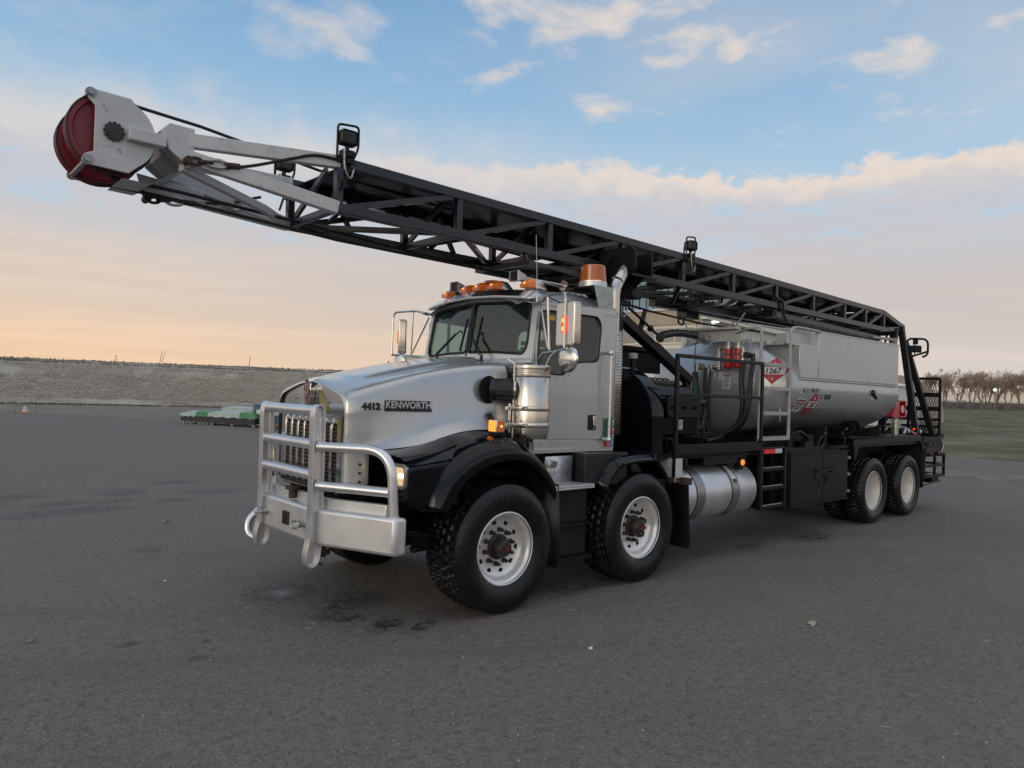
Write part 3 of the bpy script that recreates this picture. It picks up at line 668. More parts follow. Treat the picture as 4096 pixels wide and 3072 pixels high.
for s in (-1, 1):
    f = P('front_fender', fender(s), 'black', smooth=40)
    m_ = f.modifiers.new('thick', 'SOLIDIFY'); m_.thickness = .012
    m_ = f.modifiers.new('sub', 'SUBSURF'); m_.levels = m_.render_levels = 2
    # headlight housing: a boxy pod blended into the fender
    pod = MB(); sec = []
    for x, zt, zi, zb in ((-.955, 1.285, 1.318, 1.01), (-.93, 1.302, 1.335, .98), (-.80, 1.315, 1.355, .93), (-.66, 1.325, 1.37, .925), (-.50, 1.345, 1.40, .93)):
        yi = .80 if x > -.9 else .90
        sec.append([V(x, s*yi, zb), V(x, s*yi, zi-.03), V(x, s*1.09, zt-.025), V(x, s*1.165, zt-.04), V(x, s*1.185, zt-.06), V(x, s*1.185, zb+.02), V(x, s*1.165, zb)])
    pod.loft(sec, True); pod.add(sec[0], [tuple(range(7))])
    cov = []
    for k in range(9):
        t_ = k/8; xi, xo = -1.035+.60*t_, -.96+.50*t_; yi = .705+.175*t_**.9; zi = 1.350+.012*math.sin(t_*PI)*0+.11*t_**2.2; zo = 1.300+.055*t_**1.5
        cov.append([V(xi+(xo-xi)*j/6, s*(yi+(1.175-yi)*j/6), zi+(zo-zi)*(j/6)**1.3+.012*math.sin(PI*j/6)-(.03 if j == 6 else 0)) for j in range(7)])
    pod.loft(cov)
    P('headlight_housing', pod, 'black', f, bevel=.012, smooth=30)
    P('inner_fender', MB().prism([(.64, .93), (.64, 1.345), (.87, 1.34), (.87, .93)], lambda u, w, d: V(-.86+d, s*u, w), 0, .02).bb(-.86, -.5, s*.64, s*.66, .93, 1.34), 'black', f)
    P('marker_lamp', MB().cyl((-.88, s*.755, 1.245), (-.86, s*.755, 1.245), .03, 12), 'amber', f)
    P('lower_valance', MB().prism([(-.98, 1.015), (-.95, .985), (-.80, .90), (-.55, .885), (-.55, .94), (-.95, 1.03)], XZ(s*.80), 0, s*.36), 'black', f, bevel=.01)
    hl = P('headlight_bezel', MB().holed(rrect(.925, 1.165, 1.085, 1.275, .035), [rrect(.95, 1.14, 1.11, 1.25, .022)], lambda u, w, d: V(-.958-d-(1.18-w)*.0, s*u, w), -.012, .022), 'zinc', bevel=.004)
    P('headlight', MB().prism(rrect(.95, 1.14, 1.11, 1.25, .022), lambda u, w, d: V(-.962-d, s*u, w), -.01, .006), 'lamp', hl, bevel=.006)
    P('bulb', MB().prism(rrect(1.06, 1.125, 1.165, 1.205, .015), lambda u, w, d: V(-.968-d, s*u, w), 0, .0025), 'lamphot', hl)
    P('rear_splash_guard', MB().loft([[V(.50, s*.78, 1.06), V(.585, s*1.24, 1.05)], [V(.57, s*.78, .6), V(.62, s*1.24, .6)], [V(.57, s*.78, .30), V(.62, s*1.22, .30)]]), 'mudflap', f).modifiers.new('t', 'SOLIDIFY').thickness = .015
    P('wheel_well', MB().loft([[V(x*.93, s*.78, .55+(z-.55)*.94) for x, z in IN_], [V(x*.93, s*1.1, .55+(z-.55)*.94) for x, z in CR_]]), 'soot', f)

# turn signals on the fender crowns
for s in (-1, 1):
    ts = P('turn_signal', MB().bb(-.085, .005, s*1.10-.055, s*1.10+.055, 1.505, 1.615), 'zinc', bevel=.008)
    P('amber_lens', MB().bb(-.092, -.084, s*1.10-.046, s*1.10+.046, 1.515, 1.605), 'amberlit', ts, bevel=.003)
    for i in range(4):
        for j in range(5):
            P('led', MB().cyl((-.0935, s*1.10-.033+i*.022, 1.523+j*.0185), (-.091, s*1.10-.033+i*.022, 1.523+j*.0185), .0062, 8), 'amberhot', ts)
    P('side_lens', MB().bb(-.07, -.01, s*1.155, s*1.16, 1.515, 1.605), 'amber', ts, bevel=.003)
    P('side_bulb', MB().bb(-.05, -.028, s*1.159, s*1.162, 1.55, 1.57), 'amberhot', ts)
    P('signal_base', MB().bb(-.08, .02, s*1.10-.04, s*1.10+.05, 1.48, 1.506), 'dull', ts)
# ------------------------------------------------------------------ cab
RIV = MB().sphere((0, 0, 0), .0078, 8).mesh('rivet'); RIV.materials.append(M['silver'])
class Rivets:
    def __init__(s, par): s.par = par
    def sphere(s, p, r, n): put(RIV, s.par, p)
wsx = lambda y, z: .465+.165*(z-2.2)+abs(y)/.775*.085          # windscreen surface
def CS(y0):
    '''cab side surface: narrows forward of the door hinge'''
    s = 1 if y0 > 0 else -1
    def fn(u, w, d):
        t_ = max(0.0, min(1.02, (1.545-u)/1.12))
        return V(u+.17*t_, y0-s*.175*t_+d, w)
    return fn
UC = []; YC = []
def cs(u, y, w): return CS(y)(u, w, 0)
side_win = rpoly([(.47, 2.60), (.55, 2.625), (1.24, 2.61), (1.29, 2.53), (1.255, 2.175), (.99, 2.16), (.83, 2.085), (.79, 2.03), (.63, 2.03), (.445, 2.11), (.45, 2.30)], .05, 4)
door_out = rpoly([(.415, 2.13), (.42, 2.35), (.53, 2.66), (1.30, 2.655), (1.345, 2.54), (1.345, 1.42), (.60, 1.42), (.44, 1.48)], .07, 5)
cab_side = [(.40, 1.31), (.40, 2.14), (.50, 2.70), (1.53, 2.70), (1.545, 2.60), (1.505, 1.31)]
mb = MB()
for s in (-1, 1):
    mb.holed(cab_side, [[(1.345+(u-1.345)*1.03+.02, w) if u > 1 else (u+.0, w+(.012 if w > 2.4 else -.012)) for u, w in side_win]], CS(s*1.04), -s*.03, 0, UC)
# roof with rolled edges
RS = [(.50, 2.775), (.60, 2.845), (.72, 2.872), (1.0, 2.90), (1.25, 2.912), (1.43, 2.90), (1.53, 2.86), (1.575, 2.78), (1.575, 2.70)]
rows = []
for i, (x, zr) in enumerate(RS):
    nf = 1-.175/1.04*(1, .94, .83, .56, .31, .12, .02, 0, 0)[i]
    half = [(0, zr), (.45*nf, zr-.01), (.70*nf, zr-.045), (.85*nf, zr-.10), (.96*nf, max(2.70, zr-.175)), (1.02*nf, max(2.69, zr-.21)), (1.04*nf, 2.68)]
    if i >= 6: half = [(0, zr), (.45, zr), (.70, zr-.02), (.85, max(2.69, zr-.06)), (.96, max(2.685, zr-.12)), (1.01, max(2.68, zr-.16)), (1.035, 2.675)]
    rows.append([V(x-.0, -y, z) for y, z in half[::-1]]+[V(x, y, z) for y, z in half[1:]])
mb.loft(rows)
# back wall with a window, rear corners, floor, firewall
mb.holed([(-1.0, 1.31), (1.0, 1.31), (1.0, 2.72), (-1.0, 2.72)], [rrect(-.45, .45, 2.12, 2.55, .08)], lambda u, w, d: V(1.505+.035*(w-1.31)/1.4+d, u, w), 0, .03)
for s in (-1, 1): mb.loft([[V(1.50, s*1.04, 1.31), V(1.535, s*1.03, 1.31), V(1.54, s*.98, 1.31)], [V(1.545, s*1.04, 2.69), V(1.575, s*1.03, 2.69), V(1.58, s*.98, 2.69)]])
mb.bb(.42, 1.5, -1.0, 1.0, 1.30, 1.33)
# windscreen frame / cowl
def wsfn(u, w, d): return V(wsx(u, w)+d, u, w)
for s in (-1, 1):
    ou = [(s*.002, 2.175), (s*.4, 2.17), (s*.75, 2.155), (s*.875, 2.13), (s*.87, 2.45), (s*.865, 2.72), (s*.55, 2.765), (s*.002, 2.79)]
    ho = rpoly([(s*.010, 2.235), (s*.4, 2.232), (s*.76, 2.21), (s*.795, 2.30), (s*.775, 2.685), (s*.5, 2.72), (s*.010, 2.74)], .05, 4)
    if s < 0: ou, ho = ou, ho
    mb.holed(ou, [ho], wsfn, -.01, .02, YC)
mb.loft([[V(wsx(y, 2.17)-.01, y, 2.17) for y in [-.875+k*.175 for k in range(11)]], [V(.44+.13*abs(y)**2, y, 2.12) for y in [-.875+k*.175 for k in range(11)]], [V(.52, y, 1.31) for y in [-.875+k*.175 for k in range(11)]]])
mb.loft([[V(.44+.12*abs(y)**2, y, 2.13) for y in [-.87+k*.145 for k in range(13)]], [V(.285, y, 2.19-.105*(abs(y)/.87)**2.2-.02) for y in [-.90+k*.15 for k in range(13)]]])
cab = P('cab', mb, 'silver', smooth=38)
for s in (-1, 1):
    ho = rpoly([(s*.010, 2.235), (s*.4, 2.232), (s*.76, 2.21), (s*.795, 2.30), (s*.775, 2.685), (s*.5, 2.72), (s*.010, 2.74)], .05, 4)
    P('windscreen', MB().holed(ho, [], wsfn, .006, .006, YC), 'glass', cab, smooth=0)
    pts = [V(wsx(u, w)-.012, u, w) for u, w in ho]; P('windscreen_seal', MB().tube(pts+[pts[0]], .013, 6, False), 'trim', cab)
P('windscreen_post', MB().prism([(-.017, 2.20), (.017, 2.20), (.017, 2.76), (-.017, 2.76)], wsfn, -.012, .02), 'trim', cab, bevel=.004)
P('rear_window', MB().holed(rrect(-.45, .45, 2.12, 2.55, .08), [], lambda u, w, d: V(1.535+d, u, w), 0, 0), 'glass', cab)
# doors
door_parts = []
for s in (-1, 1):
    d_ = P('door', MB().holed(door_out, [side_win], CS(s*1.052), -.010, .010, UC), 'silver', bevel=.004)
    P('door_glass', MB().holed(side_win, [], CS(s*1.047), 0, 0, UC), 'sglass', d_, smooth=0)
    pts = [cs(u, s*1.062, w) for u, w in side_win]; P('window_seal', MB().tube(pts+[pts[0]], .010, 6, False), 'trim', d_)
    P('quarter_post', MB().bar(cs(.80, s*1.056, 2.05), cs(.815, s*1.056, 2.62), .02, .03, (0, 1, 0)), 'trim', d_)
    P('handle_recess', MB().prism(rrect(1.135, 1.255, 1.505, 1.655, .02), CS(s*1.063), -.003, .003), 'trim', d_)
    P('handle', MB().prism(rrect(1.195, 1.245, 1.545, 1.645, .012), CS(s*1.075), -.008, .008), 'chrome', d_, bevel=.004)
    P('handle_lock', MB().cyl(cs(1.22, s*1.06, 1.525), cs(1.22, s*1.074, 1.525), .011, 10), 'chrome', d_)
    mbr = Rivets(d_)
    for x, z in [(.70+.09*k, 2.01 if k < 2 else 2.035+.0*k) for k in range(2)]+[(.93, 2.09), (1.05, 2.125), (1.15, 2.125), (1.25, 2.125), (.86, 2.03), (1.33, 1.9), (1.33, 2.2)]: mbr.sphere(cs(x, s*1.063, z), .0075, 8)
P('window_tag', MB().prism([(.57, 2.535), (.66, 2.535), (.66, 2.58), (.57, 2.58)], CS(-1.056), -.002, .0), 'brass', cab)
for s in (1, -1): skirt = P('cab_skirt', MB().prism([(.42, 1.30), (1.505, 1.30), (1.505, 1.405), (.42, 1.405)], CS(s*1.055), -.012, .012), 'silver', bevel=.004)
mb = Rivets(skirt)
rng = random.Random(4)
for x in (.44, .50, .53, .60, .66, .72, .92, .97, 1.08, 1.22, 1.30, 1.34, 1.44):
    for z in ((1.33, 1.375) if rng.random() > .3 else (1.352,)): mb.sphere(cs(x, -1.069, z), .0075, 8)
mb = Rivets(cab)
for x, z in ((1.39, 2.72), (1.43, 2.72), (1.47, 2.715), (1.51, 2.71), (1.37, 2.645), (1.42, 2.64), (1.47, 2.64), (1.52, 2.635), (1.40, 2.0), (1.49, 2.0)): mb.sphere((x, -1.043, z), .0085, 8)
for k in range(9): mb.sphere(cs(.55+k*.1, -1.035, 2.705), .0075, 8)
for k in range(6): mb.sphere(cs(.405+.018*k, -1.043, 2.20+.09*k), .007, 8)
# inside
for y in (-.55, .55):
    mb = MB(); mb.bb(.95, 1.4, y-.26, y+.26, 1.45, 1.80); mb.bb(1.30, 1.45, y-.25, y+.25, 1.75, 2.36); mb.bb(1.33, 1.42, y-.14, y+.14, 2.38, 2.55)
    P('seat', mb, 'inner', cab, bevel=.04)
P('lining', MB().holed([(-1.0, 1.33), (1.0, 1.33), (1.0, 2.70), (-1.0, 2.70)], [rrect(-.45, .45, 2.12, 2.55, .08)], lambda u, w, d: V(1.485+.03*(w-1.31)/1.4+d, u, w), 0, .01).bb(.74, 1.5, -.84, .84, 2.70, 2.712).prism([(.7, 1.33), (1.5, 1.33), (1.5, 2.0), (.7, 2.0)], CS(-.995), 0, .01).prism([(.7, 1.33), (1.5, 1.33), (1.5, 2.0), (.7, 2.0)], CS(.995), -.01, 0), 'inner', cab)
P('dashboard', MB().bb(.62, .85, -.85, .85, 1.75, 2.17), 'inner', cab, bevel=.05)
mb = MB(); c = V(.92, -.50, 2.14); ax = V(.5, 0, .86); _, a, b = frame(ax)
mb.tube([c+(a*math.cos(k*PI/12)+b*math.sin(k*PI/12))*.22 for k in range(25)], .017, 8, False); mb.bar(c-a*.2, c+a*.2, .03, .02); mb.bar(c, c-ax*.3, .05, .05)
P('steering_wheel', mb, 'inner', cab)
# wipers
for p0, p1, p2, q in (((.40, -.32, 2.20), (.43, -.12, 2.40), (.45, -.10, 2.47), ((.445, -.07, 2.24), (.495, -.085, 2.62))), ((.40, .42, 2.22), (.44, .14, 2.43), (.45, .09, 2.46), ((.44, .08, 2.25), (.49, .03, 2.58)))):
    mb = MB().tube([p0, p1, p2], .008, 6); mb.tube([Vector(p0)+V(-.006, .025, 0), Vector(p1)+V(-.006, .02, 0)], .006, 6)
    mb.bar(q[0], q[1], .014, .02, (1, 0, 0)); mb.bar(p2, (Vector(q[0])+Vector(q[1]))/2, .012, .012); mb.cyl(p0, Vector(p0)-V(0, 0, .05), .016, 8)
    P('wiper', mb, 'trim', cab)

# sun visor
ys = [-.80, -.72, -.4, -.02, 0, .02, .4, .72, .80]
def vz(y): return .050*(1-(abs(y)/.80)**2)
r0 = [V(.455+.075*(abs(y)/.8)**2, y, 2.722+vz(y)) for y in ys]; r1 = [V(.46+.075*(abs(y)/.8)**2, y, 2.745+vz(y)) for y in ys]
r2 = [V(.555+.075*(abs(y)/.8)**2, y*.965, 2.81+vz(y)) for y in ys]; r3 = [V(.66, y*.95, 2.825+vz(y)) for y in ys]
mb = MB().loft([r0, r1, r2, r3])
for k in (0, -1):
    y = ys[k]; mb.add([r0[k], r1[k], r2[k], r3[k], V(.74, y*1.075, 2.775), V(.62, y*1.07, 2.735)], [(0, 1, 5), (1, 2, 5), (2, 3, 4), (2, 4, 5)])
v_ = P('sun_visor', mb, 'silver', smooth=20); v_.modifiers.new('t', 'SOLIDIFY').thickness = .006
P('visor_wear', MB().loft([[V(.460+.075*(abs(y)/.8)**2-.004, y, 2.750+vz(y)) for y in (-.70, -.55, -.4, -.2, -.03)], [V(.552+.075*(abs(y)/.8)**2-.004, y*.965, 2.809+vz(y)) for y in (-.70, -.55, -.4, -.2, -.03)]]), 'dull', v_)
mb = MB()
for y in (.06, -.06, .35): mb.sphere((.52, y, 2.79+vz(y)), .009, 8)
P('visor_screws', mb, 'trim', v_)
# roof marker lamps
for y, x in ((.62, .66), (.26, .63), (.03, .62), (-.20, .63), (-.66, .66)):
    z = 2.835+.045*(1-(abs(y)/.9)**2)
    prof = [(0, .065, 0), (.01, .062, .05), (.07, .05, .085)]
    hs = [[V(x+dx, y-w, z), V(x+dx, y-w, z+h*.55), V(x+dx+.012, y-w*.6, z+h), V(x+dx+.012, y+w*.6, z+h), V(x+dx, y+w, z+h*.55), V(x+dx, y+w, z)] for dx, w, h in ((.055, .062, .088), (.14, .05, .085), (.24, .02, .02))]
    ml = P('roof_marker', MB().loft(hs, True), 'chrome', smooth=50)
    ls = [[V(x+dx, y-w, z), V(x+dx, y-w, z+h*.55), V(x+dx+.012, y-w*.6, z+h), V(x+dx+.012, y+w*.6, z+h), V(x+dx, y+w, z+h*.55), V(x+dx, y+w, z)] for dx, w, h in ((-.045, .055, .055), (.0, .062, .082), (.056, .063, .089))]
    mm = MB().loft(ls, True); mm.add(ls[0], [tuple(range(6))]); P('marker_lens', mm, 'amber', ml, smooth=45)
    P('marker_bulb', MB().sphere((x-.035, y, z+.04), .016, 10, (.7, 1.3, .7)), 'amberhot', ml)
bc = P('low_beacon', MB().cyl((.86, .10, 2.89), (.86, .10, 2.955), .03, 12), 'dull')
P('beacon_dome', MB().lathe([(0, .10), (.06, .095), (.068, .088), (.068, .01)], (.86, .10, 2.945), (0, 0, 1), 24), 'beacon', bc)
# air horns
def horn(o, L, back):
    ho = P('air_horn', MB().lathe([(0, .014), (L-.05, .022)], Vector(o)+V(.12, 0, 0), (1, 0, -.03), 14).lathe([(0, .012), (.004, .055), (.03, .05), (.045, .02)], Vector(o)+V(.12+L-.06, 0, -.01), (1, 0, 0), 20) if back else MB().cyl(Vector(o)+V(.12, 0, 0), Vector(o)+V(.32, 0, -.02), .03, 12), 'steel')
    m = MB(); o = Vector(o); r = []
    for dx, h in ((0, .062), (.012, .060), (.06, .048), (.12, .034), (.15, .026)): r.append([o+V(dx, -h, -h*.85), o+V(dx, h, -h*.85), o+V(dx, h, h*.85), o+V(dx, -h, h*.85)])
    m.loft(r, True); m.add([p+V(.03, 0, 0) for p in r[0]], [(0, 1, 2, 3)])
    P('horn_bell', m, 'alu', ho, smooth=20)
    P('horn_throat', MB().add([o+V(.012, y*.05, z*.043) for y, z in ((-1, -1), (1, -1), (1, 1), (-1, 1))], [(0, 1, 2, 3)]), 'dull', ho)
    P('horn_foot', MB().bar(o+V(.2, 0, -.02), o+V(.2, 0, -.10), .03, .02), 'steel', ho)
horn((.60, .44, 2.955), .35, False); horn((.60, -.52, 2.975), .62, True)
P('antenna', MB().tube([(.60, -.87, 2.74), (.585, -.865, 3.05), (.58, -.85, 3.32)], .0025, 5).cyl((.60, -.87, 2.70), (.60, -.87, 2.75), .012, 8), 'zinc')
# amber beacon on its bracket behind the roof, exhaust stack
br = P('beacon_bracket', MB().prism([(1.25, 2.925), (1.515, 2.925), (1.535, 2.60), (1.34, 2.67)], XZ(-.99), -.01, .01), 'scuff', bevel=.004)
P('bracket_top', MB().bb(1.255, 1.53, -.985, -.70, 2.912, 2.926).prism([(-.70, 2.912), (-.55, 2.90), (-.70, 2.88)], YZ(1.26), 0, .25), 'dull', br)
P('beacon_base', MB().lathe([(0, .145), (.055, .14), (.062, .12), (.062, .01)], (1.40, -.83, 2.925), (0, 0, 1), 32), 'alu', br)
P('beacon_lens', MB().lathe([(0, .134), (.07, .128), (.15, .122), (.162, .112), (.166, .01)], (1.40, -.83, 2.985), (0, 0, 1), 32), 'beacon', br)
P('beacon_reflector', MB().bb(1.36, 1.44, -.9, -.76, 2.99, 3.11), 'lamphot', br)
path = spline([(1.755, -.80, 2.3), (1.755, -.80, 2.80), (1.757, -.80, 2.90), (1.775, -.80, 2.98), (1.815, -.80, 3.05)], 6); d = V(.66, 0, .75); _, a, b = frame(d)
st = MB().tube(path[:-1], .068, 28, False)
ringA = [path[-1]+(a*math.cos(2*PI*k/28)+b*math.sin(2*PI*k/28))*.068 for k in range(28)]; ringB = [p+d*max(.005, (1.885-p.x)/.66) for p in ringA]; last = st.v[-28:]
st.loft([last, ringA, ringB], True)
stack = P('exhaust_stack', st, 'steel', smooth=60); stack.modifiers.new('t', 'SOLIDIFY').thickness = .004
me = bpy.data.meshes.new('exhaust_guard'); n = 28; R = .115
vs = [(1.70+R*math.cos(2*PI*k/n), -.84+R*math.sin(2*PI*k/n), z) for z in (1.45, 2.51) for k in range(n)]
me.from_pydata(vs, [], [(k, (k+1) % n, (k+1) % n+n, k+n) for k in range(n)]); uv = me.uv_layers.new()
for p in me.polygons:
    for li, (du, dv) in zip(p.loop_indices, ((0, 0), (1, 0), (1, 1), (0, 1))): uv.data[li].uv = ((p.index+du)*.78, dv*36)
me.polygons.foreach_set('use_smooth', [True]*len(me.polygons)); P('exhaust_guard', me, 'perf', stack).modifiers.new('t', 'SOLIDIFY').thickness = .003
# grab handle and stickers on the cab corner
P('grab_handle', MB().tube([(1.375, -1.12, 1.43), (1.375, -1.12, 2.25)], .014, 12).sphere((1.375, -1.115, 1.42), .03, 10).sphere((1.375, -1.115, 2.26), .03, 10).tube([(1.375, -1.12, 1.42), (1.375, -1.05, 1.42)], .02).tube([(1.36, -1.12, 2.26), (1.36, -1.05, 2.26)], .02), 'bar')
for (x, z, w, h, m_, tx) in ((1.415, 1.51, .05, .115, 'stgreen', '+'), (1.47, 1.54, .038, .085, 'stgreen', 'F'), (1.412, 1.43, .05, .078, 'stgreen', '!'), (1.47, 1.475, .038, .06, 'stred', 'F'), (1.47, 1.415, .038, .058, 'stgreen', 'F'), (1.40, 1.345, .055, .082, 'stred', 'H'), (1.462, 1.345, .04, .068, 'stblue', 'F')):
    st_ = P('safety_sticker', MB().bb(x, x+w, -1.0715, -1.0405, z, z+h), m_, cab)
    P('sticker_symbol', text_mb(tx, h*.5, lambda u, q, d, x=x, z=z, w=w, h=h: V(x+w/2+u, -1.0725, z+h*.45+q), .003, 'CENTER'), 'plate', st_, smooth=0)
    P('sticker_text', MB().bb(x+w*.15, x+w*.85, -1.0725, -1.0716, z+h*.2, z+h*.26), 'plate', st_)

# ------------------------------------------------------------------ mirrors
YZ_ = YZ
for s in (-1, 1):
    y1 = s*(1.33+(.05 if s > 0 else 0)); mm = MB()
    e = .09 if s > 0 else 0
    mm.tube(fillet([(.60, s*.90, 2.68), (.56, s*1.05, 2.735), (.49, s*(1.345+e), 2.735), (.485, s*(1.35+e), 2.25)], .07, 6), .011, 10)
    mm.tube(fillet([(.60, s*.92, 2.15), (.58, s*.98, 2.215), (.57, s*1.12, 2.225), (.50, s*(1.37+e), 2.245)], .05, 5), .013, 10)
    mm.tube([(.56, s*(1.05+e), 2.735), (.57, s*(1.08+e), 2.24)], .011, 10); mm.tube([(.90, s*1.00, 2.67), (.56, s*1.05, 2.735)], .010, 8)
    mm.tube([(.62, s*.90, 2.66), (.57, s*(1.06+e), 2.26)], .009, 8)
    mir = P('mirror_arm', mm, 'steel')
    RT = Matrix.Rotation(-.60 if s > 0 else 0, 3, 'Z'); PC = V(.555, s*1.33, 0)
    def YZ(x0): return lambda u, w, d: PC+RT @ (V(x0+d, u, w)-PC)
    P('mirror_head', MB().prism(rrect(y1-.115, y1+.115, 2.265, 2.655, .025), YZ(.555), -.045, .04), 'steel', mir, bevel=.01)
    P('mirror_panel', MB().prism(rrect(y1-.102, y1+.102, 2.278, 2.642, .02), YZ(.505), -.0, .01), 'alu', mir, bevel=.004)
    P('mirror_lamp', MB().prism(rrect(y1-.036, y1+.036, 2.375, 2.53, .02), YZ(.500), -.010, .012), 'redlit', mir, bevel=.008)
    for dz in (2.415, 2.49): P('lamp_glow', MB().prism(rrect(y1-.018, y1+.022, dz-.02, dz+.02, .012), YZ(.4885), 0, .002), 'amberhot', mir)
    P('mirror_glass', MB().prism(rrect(y1-.10, y1+.10, 2.28, 2.64, .02), YZ(.596), 0, .004), 'chrome', mir)
    YZ = YZ_
    P('spot_mirror', MB().lathe([(0, .012), (.002, .03), (.014, .095), (.024, .118), (.034, .123), (.04, .01)], (.505, s*1.35, 2.155), (1, 0, 0), 32), 'chrome', mir, smooth=40)
    P('mirror_strut', MB().tube(fillet([(.555, s*1.2, 2.235), (.50, s*1.17, 2.19), (.38, s*1.14, 1.93)], .05), .008, 8), 'steel', mir)

# ------------------------------------------------------------------ air cleaners
for s in (-1, 1):
    c = V(.355, s*1.09, 0)
    ac = P('air_cleaner', MB().lathe([(1.45, .145), (1.47, .158), (1.50, .163), (1.995, .163), (2.0, .159), (2.0, .02)], c, (0, 0, 1), 48), 'steel', smooth=40)
    me = bpy.data.meshes.new('intake_screen'); n = 40; R = .160
    vs = [(c.x+R*math.cos(2*PI*k/n), c.y+R*math.sin(2*PI*k/n), z) for z in (2.0, 2.06) for k in range(n)]
    me.from_pydata(vs, [], [(k, (k+1) % n, (k+1) % n+n, k+n) for k in range(n)]); uv = me.uv_layers.new()
    for p in me.polygons:
        for li, (du, dv) in zip(p.loop_indices, ((0, 0), (1, 0), (1, 1), (0, 1))): uv.data[li].uv = ((p.index+du)*1.6, dv*4)
    me.polygons.foreach_set('use_smooth', [True]*len(me.polygons)); P('intake_screen', me, 'perf', ac)
    P('cleaner_lid', MB().lathe([(0, .165), (.02, .168), (.035, .163), (.045, .02)], c+V(0, 0, 2.055), (0, 0, 1), 48), 'steel', ac)
    for z in (1.985, 1.69, 1.545):
        P('clamp_band', MB().lathe([(0, .167), (.006, .170), (.04 if z < 1.9 else .018, .170), (.046 if z < 1.9 else .022, .167)], c+V(0, 0, z), (0, 0, 1), 48, close=False), 'steel', ac)
        if z < 1.9:
            P('band_bracket', MB().bb(c.x-.26, c.x-.10, s*1.06-.02, s*1.06+.02, z, z+.04).cyl((c.x-.145, s*1.15, z+.02), (c.x-.145, s*1.20, z+.02), .02, 10), 'steel', ac, bevel=.004)
    P('cleaner_post', MB().tube([(c.x-.23, s*1.07, 1.50), (c.x-.23, s*1.07, 1.75)], .012, 8).tube([(c.x-.17, s*1.05, 1.45), (c.x-.17, s*1.05, 2.1), (c.x-.19, s*.98, 2.14)], .008, 8), 'steel', ac)
    P('drain_valve', MB().lathe([(0, .02), (.03, .012), (.045, .004)], c+V(.02, 0, 1.455), (0, 0, -1), 12), 'trim', ac)
    rng = [(0, .10), (.01, .105), (.012, .098), (.05, .098), (.055, .093), (.09, .098), (.13, .1), (.17, .097), (.20, .098), (.21, .104), (.235, .104), (.24, .095)]
    eb = P('intake_elbow', MB().lathe(rng, (.055, s*.875, 1.868), (.74, s*.60, .0), 28), 'hose', ac)
    mbx = MB()
    for k in range(12):
        a = k*PI/6+.2; d = V(.777, s*.63, 0); _, p_, q_ = frame(d); o_ = V(.055, s*.875, 1.868)
        mbx.bar(o_+d*.06+(p_*math.cos(a)+q_*math.sin(a))*.098, o_+d*.21+(p_*math.cos(a)+q_*math.sin(a))*.100, .006, .008)
    P('elbow_ribs', mbx, 'hose', ac)
    P('elbow_clamp', MB().lathe([(0, .103), (.002, .106), (.02, .106), (.022, .103)], (.215, s*1.005, 1.868), (.74, s*.60, 0), 28), 'steel', ac)
    P('intake_hole', MB().lathe([(0, .118), (.012, .122), (.014, .01)], (.05, s*.862, 1.865), (.10, s*1.0, 0), 28), 'hole', ac)

# ------------------------------------------------------------------ steps below the cab
sd = P('step_panel', MB().loft([[V(.62, -1.02, 1.27), V(.98, -1.02, 1.27)], [V(.62, -1.03, 1.0), V(.96, -1.03, 1.0)]]), 'diaw'); sd.modifiers.new('t', 'SOLIDIFY').thickness = .006
P('step_tread', MB().bb(.56, 1.06, -1.24, -1.0, .985, 1.025), 'diaw', sd, bevel=.006)
P('step_light', MB().cyl((.69, -1.02, 1.21), (.69, -1.075, 1.20), .035, 16), 'chrome', sd)
P('step_plug', MB().sphere((.62, -1.05, 1.21), .035, 12), 'plate', sd)
bx = MB(); A = [(1.0, 1.28), (1.60, 1.28), (1.50, 1.0), (1.02, 1.0)]
P('battery_box', MB().bb(1.0, 1.62, -1.16, -.6, .985, 1.295), 'diab', bevel=.006)
P('step_box', MB().prism([(.64, .30), (1.16, .30), (1.16, .98), (.64, .98)], XZ(-1.05), 0, .4), 'soot')
P('lower_step', MB().bb(.64, 1.16, -1.14, -1.03, .30, .345), 'dull', bevel=.005); P('middle_step', MB().bb(.66, 1.14, -1.12, -1.03, .62, .65), 'dull', bevel=.005)
# second axle fender flaps
for s in (-1, 1):
    wf = MB()
    def flap(p, q, w=.30):
        p, q = V(p[0], 0, p[1]), V(q[0], 0, q[1]); n_ = 5; rows = []
        t_ = (q-p).normalized(); nr = V(-t_.z, 0, t_.x)
        for i in range(n_+1):
            k = i/n_; b = nr*(.025*4*k*(1-k)); c_ = p+(q-p)*k+b
            rows.append([c_+V(0, s*y, 0)-nr*dz for y, dz in ((.86, 0), (1.12, 0), (1.21, .02), (1.255, .07), (1.25, .095))])
        wf.loft(rows)
    flap((1.15, .99), (1.40, 1.265)); flap((1.36, 1.245), (2.03, 1.275)); flap((1.99, 1.285), (2.27, .99))
    o_ = P('axle_fender', wf, 'black', smooth=50); o_.modifiers.new('t', 'SOLIDIFY').thickness = .014
    P('fender_deck', MB().bb(1.42, 2.03, s*.6-.3, s*.9, 1.275, 1.295), 'diab', o_)
    P('fender_brace', MB().bar((2.2, s*.85, 1.0), (2.45, s*1.2, .97), .04, .05), 'rust', o_)
    fl = P('mud_flap', MB().prism(rpoly([(.98, .96), (1.27, .96), (1.31, .26), (.98, .26)], .05), lambda u, w, d: V(2.50+d, s*u, w), -.008, .008), 'mudflap')
    P('flap_bracket', MB().bb(2.46, 2.54, s*1.13-.16, s*1.13+.16, .93, 1.0), 'rust', fl)
